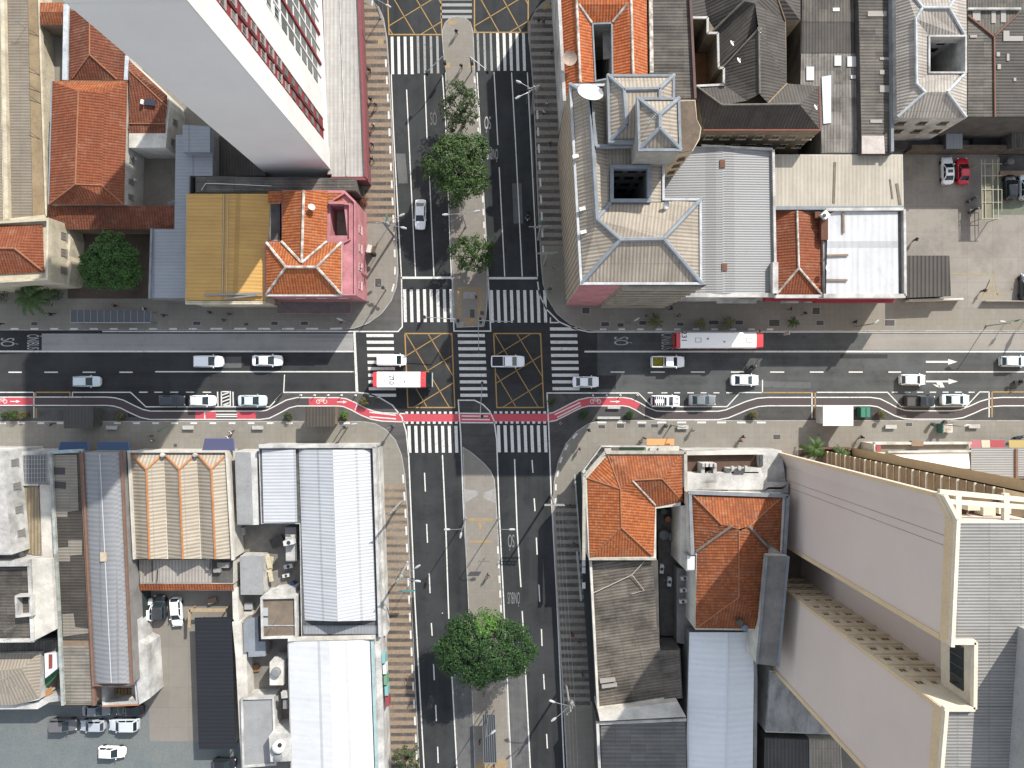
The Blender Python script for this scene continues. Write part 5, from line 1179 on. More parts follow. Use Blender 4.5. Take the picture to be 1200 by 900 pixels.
for k in range(5):
 m=MB();m.box(P(450.5+k*1.1,770+k*12.5,4.0),(.5,1.3,1.6),.05);m.build('shop_sign',[plain('sign_teal',(.25,.5,.5),.5),plain('sign_white',(.7,.7,.7),.5),plain('sign_green',(.2,.4,.25),.5),plain('sign_teal',(.25,.5,.5),.5),plain('sign_red',(.4,.07,.08),.5)][k],wl2)
for i,(x0,x1,c,lab) in enumerate([(68,104,(.035,.075,.17),'dark blue shop awning on the pavement, leftmost of the three'),(112,152,(.05,.10,.2),'mid blue shop awning in front of the barrel roof'),(237,275,(.075,.08,.17),'slate blue shop awning in front of the three gables')]):
 t_=empty('shop_awning',P((x0+x1)/2,521),lab,'awning','blue shop awnings on the south pavement')
 y0=518 if i<2 else 514
 m=MB();m.face([P(x0+3,y0,2.7),P(x0,528,3.3),P(x1,528,3.3),P(x1-1,y0,2.7)][::1]);m.face([P(x1-1,y0,2.69),P(x1,528,3.29),P(x0,528,3.29),P(x0+3,y0,2.69)]);m.build('cloth',plain('awning_%d'%i,c,.8),t_)
 m=MB();m.bar(P(x0+3,y0,2.7),P(x1-1,y0,2.7),.08);m.bar(P(x1-1,y0,2.7),P(x1,528,3.3),.12);m.build('frame',plain('awning_frame_%d'%i,tuple(q*2.2 for q in c),.6),t_)
def crate(name,label,cat,px,py,z,size,mat,rz=0.0,lid=None):
 b=P(px,py,z);t=empty(name,b,label,cat);m=MB();m.box(b+Vector((0,0,size[2]/2)),size,rz);m.build('body',mat,t)
 m=MB();m.box(b+Vector((0,0,size[2]+.03)),(size[0]*1.05,size[1]*1.05,.06),rz);m.build('lid',lid or mat,t)
for a in (('crate','pale square crate beside the rusty stains high in the service yard','crate',284,622,.15,(1.1,1.1,.7),CREAM2(),.1),('crate','brown wooden crate near the blue barrel','crate',341,690,.15,(1.3,.7,.6),BRN(),.05),('crate','grey box standing just left of the stair house','crate',294,708,.15,(1.2,1.0,1.0),plain('box_grey',(.45,.46,.46),.6),.0),('crate','small pale hatch box below the grey box beside the stair house','crate',293,718,.15,(1.3,.9,.6),CREAM2(),.1),('tarpaulin_pile','dark tarpaulin pile in the middle of the service yard','pile',326,634,.15,(2.0,1.4,.5),CDK(),.4),('tarpaulin_pile','rusty sheet metal pile below the blue flat room','pile',296,783,.15,(2.2,1.1,.3),stained('rust_pile',(.35,.2,.1),(.2,.12,.07),2),.2),('vent_box','white vent box at the slope edge of the white lower hall','vent',335,812,4.0,(.9,.9,.7),WPL(),.1),('vent_box','grey vent box beside the tank room','vent',336,823,3.6,(.7,1.3,.6),CGR(),.0),('crate','dark crate on the concrete behind the raw timber frame','crate',250,703,.15,(1.4,.8,.5),BRN(),.3)):crate(*a)
sheet('yard',[(690,560),(905,560),(960,900),(700,900)],CDK(),0.142)
z1=8.0
oc=building('orange_corner_house','corner house with chamfered orange hip roof and pale upper balcony','house',[(685,560),(711,531),(802,531),(803,592),(769,596),(769,655),(690,655)],z1,CREAM2())
e=z1+.05;r=z1+1.9
OT=ORANGE2()
R1,R2=(727,573,r),(728,618,r);R3=(741,563,r+.1);R4=(776,561,r)
a,b,c,d=(688,560,e),(712,533,e),(800,533,e),(800,590,e)
F(oc,ORANGE(),[[a,b,R1],[a,R1,R2,(691,653,e)],[(691,653,e),R2,(766,652,e)],[R2,R1,R3,(768,594,e),(766,652,e)]])
F(oc,OT,[[b,c,R4,R3,R1],[c,(800,588,e),R4],[R3,R4,(800,588,e),(770,594,e)]])
ridge(oc,TRIDGE(),[[a,R1],[b,R1],[R1,R2],[R2,(764,651,e+.1)],[R2,(693,652,e+.1)]],.1)
ridge(oc,WRIDGE(),[[R3,(768,592,e+.1)]],.14)
ridge(oc,TRIDGE(),[[R3,R4],[R4,(797,585,e+.1)]],.09,'hip_cap')
m=MB();pts=[(684,656),(684.5,558),(709,530),(803,530),(803.5,590)]
for p_,q_ in zip(pts,pts[1:]):m.bar(P(*p_,z1+.1),P(*q_,z1+.1),.45,.5)
m.bar(P(690,655,z1+.1),P(769,655,z1+.1),.3,.3);m.build('cornice',stained('cornice_stone',(.55,.52,.45),(.40,.37,.31),.8),oc)
block(oc,CREAM2(),[(704,523),(796,523),(796,530),(708,530),(686,556),(682,553)],4.3,4.6,'balcony_slab')
flat(oc,plain('balcony_green',(.11,.22,.12),.7),[(726,524.5),(757,524.5),(757,529.5),(726,529.5)],4.75,name='balcony_mat')
m=MB();m.bar(P(704,523,5.0),P(757,523,5.0),.18,.8);m.bar(P(704,523,5.0),P(682,553,5.0),.18,.8);m.build('balcony_rail',WPL(),oc)
for x in (712,765,775):m=MB();m.box(P(x,527,4.95),(1.0,.55,.6));m.build('balcony_box',WPL(),oc)
for k in range(3):m=MB();q=P(690+k*6.2,546-k*7.2,4.72);m.box(q,(1.0,.45,.2),.86);m.build('vent_box',DKF(),oc)
cn=empty('street_canopy',P(680,620),'dark green shop canopy strip along the shaded avenue pavement','canopy')
m=MB();m.prism(outline([(673.5,558),(681,552),(689,656),(681.5,656)],3.2),3.05,3.2,bottom=True);m.build('roof',plain('canopy_dark',(.045,.05,.045),.6),cn)
for q in ([(681,560),(685,558),(686,592),(682,592)],[(681.5,618),(687,616),(688,648),(683,648)]):flat(cn,plain('canopy_green',(.03,.085,.05),.6),q,3.3,name='green_panel')
m=MB();m.bar(P(673.5,556,3.3),P(681,656,3.3),.22,.2);m.bar(P(676,646,3.3),P(681,704,3.3),.3,.25);m.build('edge',stained('canopy_edge',(.5,.5,.48),(.3,.3,.28),1),cn)
cn2=empty('street_canopy',P(688,740),'black shop canopy strip beside the corrugated grey roof','canopy')
m=MB();m.prism(outline([(681.5,657),(690,657),(697,822),(692,822)],3.2),3.05,3.2,bottom=True);m.build('roof',plain('canopy_black',(.03,.032,.034),.6),cn2)
for y in (660,686,668):m=MB();m.box(P(684,y,3.4),(.5,.9,.4));m.build('lamp_box',WHITE(),cn2)
gr=building('grey_corrugated_shop','weathered grey brown corrugated roof below the orange corner house','shop',[(692,657),(771,657),(773,760),(797,760),(800,818),(701,832)],6.5,CDK())
G1=corr('taupe_fibre',(.29,.25,.205),(.075,.064,.052),.45,.045,.8,.7,(1.1,2.4),rand=.4)
F(gr,G1,[[(693,658,6.55),(765,658,7.3),(770,740,7.3),(697,756,6.55)],[(697,756,6.55),(770,740,7.3),(774,762,7.3),(796,762,7.1),(799,818,7.0),(702,830,6.55)]],udir=PI/2+.18)
m=MB();m.bar(P(692,657,6.8),P(701,832,6.8),.35,.6);m.bar(P(700,832,6.8),P(778,818,6.8),.3,.6);m.build('coping',CREAM2(),gr)
m=MB();m.tube([P(695,695,7.0),P(740,674,7.45),P(755,658,7.5)],.06,5);m.tube([P(741,674,7.45),P(755,692,7.4),P(740,696,7.3)],.05,5);m.build('cable',plain('cable_pale',(.55,.5,.42),.6),gr)
for x0,y0 in ((703,797),(705,803)):flat(gr,plain('patch_pale',(.42,.39,.35),.7),[(x0,y0),(x0+18,y0-2),(x0+18.5,y0+1.5),(x0+.5,y0+4)],7.15,.6,name='patch')
cw=building('cream_party_wall','sloping cream party wall roof between two corrugated roofs','wall',[(701,834),(794,822),(804,840),(703,845)],8.2,CREAM2(),wallname='masonry')
g6=building('striped_roof_shop','grey striped corrugated roof at the bottom beside the white blue roof','shop',[(700,846),(804,842),(808,1000),(706,1000)],7.0,CDK())
flat(g6,corr('striped_fibre',(.27,.26,.245),(.14,.135,.13),.6,.05,.5,.7,(1.3,2.2),rand=.35),[(704,848),(803,846),(807,1000),(708,1000)],7.1,udir=PI/2)
m=MB();m.bar(P(700,846,7.3),P(707,1000,7.3),.4,.6);m.bar(P(702,847,7.3),P(804,843,7.3),.4,.4);m.build('coping',WPL(),g6)
cy=building('back_court','dim grey back court with tank lids behind the orange corner house','courtyard',[(770,597),(797,597),(797,745),(774,745)],2.2,CDK())
for i,(x,y) in enumerate([(777,626),(788,628)]):
 t_=empty('water_tank',P(x,y,2.2),['round grey water tank lid in the back court, nearer the orange corner roof','round grey water tank lid in the back court, nearer the pale party wall'][i],'water tank')
 m=MB();m.lathe(P(x,y,2.2),[(.8,0),(.85,.6),(.7,.8),(.2,.9)],16);m.build('shell',plain('tank_grey',(.14,.15,.15),.5),t_,40)
for i,(x,y,c_) in enumerate([(781,607,(.3,.12,.06)),(795,606,(.05,.08,.14)),(776,598,(.06,.13,.09))]):
 t_=empty('barrel',P(x,y,2.2),['rusty brown barrel in the dim back court','dark blue barrel in the dim back court','dark green barrel in the dim back court'][i],'barrel')
 m=MB();m.lathe(P(x,y,2.2),[(.45,0),(.5,.3),(.5,.9),(.45,1.1),(.1,1.1)],12);m.build('shell',plain('barrel_%d'%i,c_,.6),t_,40)
for i,(x,y) in enumerate([(774,665),(783,680)]):ac_unit(['grey air conditioner box on the court roof by the corrugated shop','grey air conditioner box on the court roof by the pale party wall'][i],x,y,2.3,1.5,1.5)
pw3=building('pale_party_wall','tall pale party wall strip between the back court and the large orange roof','wall',[(798,570),(805,572),(806,650),(806,668),(797,662)],8.0,CREAM2(),wallname='masonry')
pg2=building('side_passage','long pale passage roof with small roof units beside the large orange roof','passage',[(793,665),(806,668),(815,690),(812,738),(802,840),(800,820),(803,755),(793,753)],4.2,CGR())
for i,(x,y) in enumerate([(801,676),(800,690),(799,703)]):ac_unit(['grey roof unit on the side passage, nearest the white box','grey roof unit on the side passage, middle of three','grey roof unit on the side passage, farthest from the white box'][i],x,y,4.2,.1,1.3)
wb3=empty('white_tank_box',P(809,660,6),'bright white tank box at the corner of the large orange roof','water tank')
m=MB();m.prism(outline([(804,650),(816,650),(815.5,669),(804,669)],9.6),4.0,9.6);m.build('casing',WPL(),wb3);m=MB();m.prism(outline([(805.5,651.5),(814.5,651.5),(814,667.5),(805.5,667.5)],9.7),9.6,9.75);m.build('lid',WHITE(),wb3)
z2=10.0
lo2=building('large_orange_house','long house with large orange hip roof shaded by the beige twin tower','house',[(806,577),(923,581),(919,650),(898,650),(896,739),(815,738),(816,650),(809,650)],z2,CREAM2())
e=z2+.05;r=z2+2.2
F(lo2,OT,[[(811,579,e),(917,583,e),(878,617,r),(866,620,r+.1),(846,615,r)],[(811,579,e),(846,615,r),(814,646,e)]])
F(lo2,ORANGE2(),[[(846,615,r),(863,616,r),(867,622,r+.1),(866,700,r+.1),(815,736,e),(817,648,e),(814,646,e)],[(917,583,e),(914,647,e),(878,617,r)],[(878,617,r),(900,640,e+.4),(896,737,e),(866,700,r+.1),(867,622,r+.1)],[(815,736,e),(866,700,r+.1),(896,737,e)]])
ridge(lo2,TRIDGE(),[[(812,580,e+.1),(846,615,r)],[(878,617,r),(915,584,e+.1)],[(866,622,r+.1),(866,700,r+.1)],[(866,700,r+.1),(817,735,e+.1)]],.1)
ridge(lo2,stained('grey_flashing',(.33,.28,.24),(.22,.18,.16),1),[[(816,646,e+.2),(858,616,r+.1)],[(878,617,r+.1),(901,642,e+.4)]],.2,'valley')
m=MB()
for p_,q_ in zip([(806,577),(923,581),(919,650)],[(923,581),(919,650),(898,650)]):m.bar(P(*p_,z2+.25),P(*q_,z2+.25),.5,.4)
m.bar(P(808.5,577,z2+.2),P(811,650,z2+.2),.45,.4);m.build('gutter',BGUT(),lo2)
m=MB();m.box(P(866,728,z2+.8),(.7,.7,1.3),.5);m.build('chimney',CDK(),lo2)
m=MB();m.lathe(P(872,735,z2+.6),[(.45,0),(.45,.5),(.1,.6)],12);m.build('roof_tank',plain('tank_blue',(.2,.26,.34),.5),lo2)
dish('white dish at the east eave of the large orange roof',895.5,711,z2+1.2,.55,.8,1.5)
tb2=building('white_terrace_block','white terrace block with brick floored courts and a railed stair head','house',[(803,564),(803,528),(916,528),(922,572),(922,579),(803,577)],5.0,WPL())
flat(tb2,stained('brown_deck',(.17,.105,.075),(.12,.08,.06),1),[(806,534),(890,533),(890,560),(806,562)],5.1)
m=MB();m.bar(P(804,531,5.6),P(887,530,5.6),.55,.9);m.build('front_parapet',CREAM2(),tb2)
m=MB();m.box(P(846,563,6.2),(11.5,2.4,2.4));m.build('stair_block',WPL(),tb2)
for x0,y0,x1,y1,z in ((822,543,840,566,7.4),(853,549,893,576,7.2),(804,562,838,573,6.6),(893,566,924,578,6.6)):
 m=MB();m.ring(outline([(x0,y0),(x1,y0),(x1,y1),(x0,y1)],z),5.0,z,.5 if y1-y0>15 else .9);m.build('terrace_wall',WPL(),tb2)
flat(tb2,ORANGE2(),[(860,560),(884,560),(884,573),(860,573)],6.0,name='brick_floor')
m=MB();m.lathe(P(831,557,6.3),[(.75,0),(.8,.5),(.5,.7),(.1,.72)],18);m.build('round_tank',stained('tank_cream',(.5,.4,.28),(.4,.3,.2),2),tb2,40)
for x in (824,828,833,838,858,866,874):m=MB();m.box(P(x,545+(x>850)*3,7.6),(.35,.5,.5));m.build('terrace_post',WPL(),tb2)
m=MB();m.box(P(866,553,7.5),(1.6,.4,.3));m.build('floodlight_bar',DKF(),tb2)
block(tb2,WPL(),[(889,533),(900,533),(899,566),(892,566)],.1,6.2,'side_wall')
for y in (536,543):m=MB();m.box(P(892,y,6.3),(.5,.8,.2));m.build('dark_vent',DKF(),tb2)
wb4=building('pale_blue_roof_hall','long pale blue white metal roof in line below the large orange roof','warehouse',[(807,740),(884,740),(882,1000),(801,1000)],6.6,CGR())
PBM=corr('pale_blue_metal',(.86,.88,.90),(.70,.72,.74),.9,.012,.3,.5,(1.1,9.0),valley=.08)
F(wb4,PBM,[[(808,741,6.7),(853,741,7.6),(849,1000,7.6),(801,1000,6.7)],[(853,741,7.6),(884,741,6.9),(881,1000,6.9),(849,1000,7.6)]],udir=PI/2)
ridge(wb4,plain('ridge_white',(.7,.73,.76),.5),[[(853,741,7.6),(849,1000,7.6)]],.12,'ridge_cap')
m=MB();m.tube([P(884,760,6.8),P(885,800,6.6),P(883,1000,6.6)],.35,8);m.build('gutter',CGR(),wb4)
gs=building('grey_slab_roof','narrow grey concrete slab roof between the large orange roof and the beige twin tower','annex',[(899,651),(924,652),(912,781),(887,778)],12.0,CREAM2())
flat(gs,CGR(),[(899,651),(924,652),(912,781),(887,778)],12.15)
m=MB();m.bar(P(898.5,651,12.3),P(887,778,12.3),.25,.3);m.bar(P(924,652,12.3),P(912,781,12.3),.25,.3);m.build('coping',BGUT(),gs)
bo=building('stained_flat_roof','pale flat roof with sooty stains under the beige tower wall','outbuilding',[(902,786),(952,790),(1010,862),(897,858)],6.0,WPL())
t=NT('soot_streaks');p=t.pos()
c=t.mix(t.ramp(t.noise(t.scale(p,(.5,.18,1)),1.0,6,.75),.40,.75),(.32,.315,.30),(.09,.085,.08))
flat(bo,t.done(c,.9),[(903,788),(952,792),(1008,861),(898,857)],6.1)
bo2=building('dark_rib_roof','dark ribbed roof with a pale cream strip at the bottom beside the tower','outbuilding',[(896,864),(948,866),(950,1000),(893,1000)],5.0,CDK())
flat(bo2,corr('dark_rib',(.13,.12,.11),(.07,.066,.06),.55,.05,.5,.6),[(896,865),(947,867),(949,1000),(894,1000)],5.1)
bo3=building('cream_rib_roof','cream ribbed lean to roof at the bottom under the tower wall','outbuilding',[(949,866),(985,868),(992,1000),(950,1000)],5.2,CREAM2())
flat(bo3,FCB(),[(950,867),(984,869),(991,1000),(951,1000)],5.3)
zt=44.5
GREYW=stained('twin_grey_render',(.76,.655,.59),(.70,.60,.54),.1,.3,.7,.9,.03)
TAN=stained('twin_tan_trim',(.80,.62,.40),(.68,.53,.34),.25)
TCR=stained('twin_cream_trim',(.80,.72,.57),(.68,.60,.47),.4)
g=lambda x,y:(P(x,y).x,P(x,y).y)
tt=empty('twin_tower',P(1000,650),'beige grey twin tower with blank west walls, deep central slot and balcony stack','tower')
nb=[g(899,526.5),g(908,543.5),g(904,631.5),g(938,631.5),g(938,675.6),g(900,675.6),g(892,771),g(1240,800),g(1240,604),g(965,546.5),g(911,546.5),g(902,526.5)]
m=MB();m.prism(nb,.1,zt);m.build('wall',GREYW,tt)
def westband(pa,pb,z0,z1,w,mat,name='trim_band',d=.1):
 A=Vector(g(*pa));B=Vector(g(*pb));t_=(B-A).normalized();n_=Vector((t_.y,-t_.x))
 if n_.x>0:n_=-n_
 m=MB();m.prism([tuple(A),tuple(B),tuple(B+n_*d),tuple(A+n_*d)],z0,z1,bottom=True);return m.build(name,mat,tt)
def lerp(a,b,f):return (a[0]+(b[0]-a[0])*f,a[1]+(b[1]-a[1])*f)
W1n,W1a,W1b,W2a,W2b=(899,526.5),(908,543.5),(904,631.5),(900,675.6),(892,771)
for a_,b_ in ((W1a,W1b),(W2a,W2b)):
 westband(a_,b_,zt-1.1,zt+.5,0,TAN)
 if a_==W2a:westband(a_,lerp(a_,b_,.035),.2,zt-1.2,0,TAN)
 westband(lerp(a_,b_,.955),b_,.2,zt-1.2,0,TAN)
westband(W1n,lerp(W1n,W1a,.2),.2,zt-1.2,0,TAN);westband(W1n,W1a,zt-1.1,zt+.5,0,TAN)
for f in (.16,.24):
 A_,B_=lerp(W1a,W1b,f),lerp(W1a,W1b,f+.002);westband(A_,B_,.2,zt-1.2,0,plain('joint_dark',(.2,.18,.17),.9),'expansion_joint',.03)
m=MB()
for a_,b_ in ((W1n,W1a),(W1a,W1b),(W2a,W2b)):m.bar((*g(*a_),zt+.55),(*g(*b_),zt+.55),.35,.5)
m.build('parapet',TCR,tt)
RG=corr('tower_roof_sheets',(.47,.455,.43),(.30,.29,.27),.3,.03,.4,.6,(1.2,3.0),valley=.5)
for q in ([(1119,613),(1212,613),(1560,690),(1560,753),(1112,753)],[(1141,753.5),(1560,753.5),(1560,828),(1141,828)],[(1106,828.5),(1560,828.5),(1560,1020),(1093,1020)]):
 flat(tt,RG,q,zt+.12,udir=PI/2)
bx=[g(921.6,632),g(938.5,632),g(938.5,675),g(921.6,675)]
m=MB();m.prism(bx,39.6,zt,bottom=True);m.build('bridge_box',TCR,tt)
a_,b_=g(921.3,638),g(921.3,668);m=MB();m.box(((a_[0]),(a_[1]+b_[1])/2,42.2),(.12,abs(a_[1]-b_[1]),2.0));m.build('bridge_glazing',plain('bridge_glass',(.03,.045,.05),.1),tt)
m=MB()
for k in range(5):m.box((a_[0]-.03,a_[1]+(b_[1]-a_[1])*k/4,42.2),(.14,.12,2.0))
m.build('bridge_mullion',DKF(),tt)
m=MB();q=outline([(1111,752),(1142,752),(1141,830),(1105,830)],zt+.4)
m.bar((*q[0],zt+.4),(*q[1],zt+.4),.4,.5);m.bar((*q[1],zt+.4),(*q[2],zt+.4),.35,.5);m.bar((*q[2],zt+.4),(*q[3],zt+.4),.4,.5);m.build('slot_parapet',TCR,tt)
sA,sB=g(900.5,675.6),g(937.8,675.6)
root_keep=tt.location.copy()
def slotwin(u,z,w,h):
 fm,pm=win_mesh(w,h,TAN,GLASS())
 o=bpy.data.objects.new('window',fm);COL.objects.link(o);o.parent=tt
 o.location=Vector((sA[0]+u,sA[1]+.005,z))-tt.location;o.rotation_euler=(0,0,0)
 q_=bpy.data.objects.new('pane',pm);COL.objects.link(q_);q_.parent=o
for k in range(13):
 z=3.2+k*3.0
 m=MB();m.box(((sA[0]+sB[0])/2,sA[1]+.1,z-1.35),(sB[0]-sA[0],.24,.16));m.build('floor_slab',TAN,tt)
 for u,w in ((.9,.9),(2.4,.7),(3.9,1.1)):slotwin(u,z,w,.9)
m=MB();m.prism([g(900.3,675.6),g(937.8,675.6),g(937.8,675.3),g(900.3,675.3)],.1,zt-.1);m.build('slot_wall',TCR,tt)
m=MB();m.prism([g(962,527),g(1240,588),g(1240,603.8),g(966,546.3),g(962,546.3)],.1,40.0);m.build('balcony_wing',OCHRE(),tt)
cA,cB=g(962,527),g(962,545.5)
for k in range(14):
 z=2.6+k*2.85
 m=MB();m.box((cA[0]-.1,(cA[1]+cB[1])/2,z),(.26,abs(cA[1]-cB[1]),.2));m.build('balcony_slab',TCR,tt)
 m=MB();m.box((cA[0]-.03,(cA[1]+cB[1])/2,z+.75),(.1,abs(cA[1]-cB[1])-.1,1.1));m.build('balcony_panel',OCHRE(),tt)
 m=MB();m.bar((cA[0]-.1,cA[1]+.05,z+1.4),(cA[0]-.1,cB[1],z+1.4),.05);m.build('handrail',TCR,tt)
m=MB();m.prism([g(998,524.5),g(1240,572),g(1240,584),g(998,533.5)],.1,44.0);m.build('north_fin',TAN,tt)
def top(x,y,z=44.2):return P(x,y,z)
m=MB()
for a_,b_ in (((1100,576),(1215,587)),((1106,587),(1215,595)),((1119,610),(1215,614))):m.bar(top(*a_),top(*b_),.45,.4)
for x in (1122,1178,1234):m.bar(top(x,578),top(x,612),.5,.45)
m.bar(top(1101,577),top(1118,610),.5,.45)
m.build('terrace_frame',TCR,tt)
flat(tt,stained('terrace_floor',(.26,.19,.12),(.16,.12,.08),.6),[(1108,576),(1215,588),(1215,606),(1112,604)],40.2,.1,'terrace_floor')
for x,y in ((1136,592),(1154,598),(1172,596)):m=MB();m.box(P(x,y,41.0),(1.2,.8,1.4));m.build('terrace_box',TCR,tt)
bx2=[P(1192,733,zt),P(1560,733,zt),P(1560,900,zt),P(1181,900,zt)]
m=MB();m.prism([(p.x,p.y) for p in bx2],zt,zt+5.5);m.build('lift_housing',stained('housing_grey',(.48,.47,.46),(.40,.39,.38),.3),tt)
sheet('garden_bed',[(935,527),(1000,527),(1000,535),(935,535)],stained('soil',(.10,.07,.05),(.06,.045,.035),1),.146)
lw=building('garden_wall','low red brown garden wall at the foot of the balcony stack','wall',[(948,524),(998,524.5),(998,526.5),(948,526)],1.0,stained('brick_wall',(.28,.12,.09),(.2,.09,.07),1),wallname='masonry')
sp=building('flat_roof_shop','shop with bright white flat roof behind a long pale parapet beside the tower','shop',[(1024,520),(1137,520),(1138,556),(1024,548)],4.0,CREAM2())
flat(sp,stained('yard_concrete',(.36,.325,.27),(.24,.215,.18),.2),[(1026,521),(1136,521),(1136,529),(1026,529)],4.1)
flat(sp,plain('roof_white',(.82,.82,.82),.6),[(1045,532),(1135,530),(1137,549),(1100,548)],4.25,name='white_roof')
m=MB();m.bar(P(1024,519.5,4.4),P(1137,519,4.4),.35,.7);m.bar(P(1024,520,4.4),P(1025,531,4.4),.35,.7);m.bar(P(1040,529.5,4.3),P(1137,528.5,4.3),.3,.5);m.build('parapet',WPL(),sp)
m=MB();m.box(P(1074,519.5,4.5),(1.8,.8,.6));m.build('brown_vent',BRN(),sp);m=MB();m.box(P(1028.5,525,4.6),(.7,.9,.6));m.build('red_box',plain('box_red',(.4,.08,.08),.5),sp)
sg=building('grey_metal_shop','grey ribbed metal roofs behind coloured awnings at the right edge','shop',[(1138,525),(1300,525),(1300,562),(1138,560)],4.2,CGR())
for x0,x1 in ((1138,1189),(1192,1300)):flat(sg,GMET(),[(x0,526),(x1,526),(x1,561),(x0,558)],4.35,udir=PI/2)
m=MB();m.bar(P(1190.5,526,4.4),P(1190.5,561,4.4),.35,.4);m.build('gutter',stained('brick_coping',(.30,.17,.12),(.2,.13,.1),1),sg)
for i,(x0,x1,c_,lab) in enumerate([(1136,1149,(.42,.12,.13),'dusky pink shop awning, leftmost of the coloured row'),(1150,1161,(.55,.42,.30),'cream and peach shop awning between the pink and crimson ones'),(1160,1177,(.36,.04,.05),'crimson shop awning in the coloured row'),(1182,1230,(.42,.31,.10),'yellow shop awning at the right edge')]):
 t_=empty('shop_awning',P((x0+x1)/2,521),lab,'awning','coloured shop awnings near the right edge')
 m=MB();m.face([P(x0,515.5,2.7),P(x0+1,525,3.4),P(x1+1,526,3.4),P(x1,515.5,2.7)]);m.face([P(x1,515.5,2.69),P(x1+1,526,3.39),P(x0+1,525,3.39),P(x0,515.5,2.69)]);m.build('cloth',plain('awning_c%d'%i,c_,.8),t_)
 m=MB();m.bar(P(x0,515.5,2.7),P(x1,515.5,2.7),.07);m.build('front_bar',STEEL(),t_)
oa=empty('shop_awning',P(774,521),'bright orange shop awning under the balcony of the orange corner house','awning')
m=MB();q=[P(758,514,2.8),P(758,521.5,3.5),P(790,521.5,3.5),P(790,514,2.8)];m.face(q);m.face([p-Vector((0,0,.01)) for p in q][::-1]);m.build('cloth',plain('awning_orange_bright',(.68,.24,.08),.7),oa)
m=MB();m.bar(q[0],q[3],.07);m.build('front_bar',STEEL(),oa)
def carpaint(name,c,rough=0.28):
 if name not in MC:
  t=NT(name);m=t.done(c,rough,0.0,0.5);t.b.inputs['Coat Weight'].default_value=0.5;t.b.inputs['Coat Roughness'].default_value=0.1
  MC[name]=m
 return MC[name]
CARS={'sedan':dict(L=4.4,W=1.76,H=1.46,b=.92,cab=(-.38,-.22,.06,.25)),'hatch':dict(L=4.0,W=1.72,H=1.50,b=.95,cab=(-.475,-.38,.06,.26)),'suv':dict(L=4.5,W=1.85,H=1.68,b=1.05,cab=(-.48,-.41,.07,.25)),'pickup':dict(L=5.2,W=1.85,H=1.76,b=1.06,cab=(-.12,-.085,.13,.27)),'van':dict(L=4.5,W=1.78,H=1.85,b=1.05,cab=(-.49,-.475,.20,.34)),}
def wheel(root,x,y,r,w):
 o=MB();o.lathe((0,0,0),[(r*.62,-w/2),(r*.96,-w/2),(r,-w*.3),(r,w*.3),(r*.96,w/2),(r*.62,w/2)],16)
 M=Matrix.Translation((x,y,r))@Matrix.Rotation(PI/2,4,'X');o.v=[M@p for p in o.v]
 t=o.build('wheel',RUBBER(),root,40)
 o=MB();o.lathe((0,0,0),[(r*.6,-w*.44),(r*.6,w*.44),(r*.2,w*.5)],12);o.v=[M@p for p in o.v]
 o.build('rim',plain('alloy',(.5,.5,.52),.35,.8),t,40)
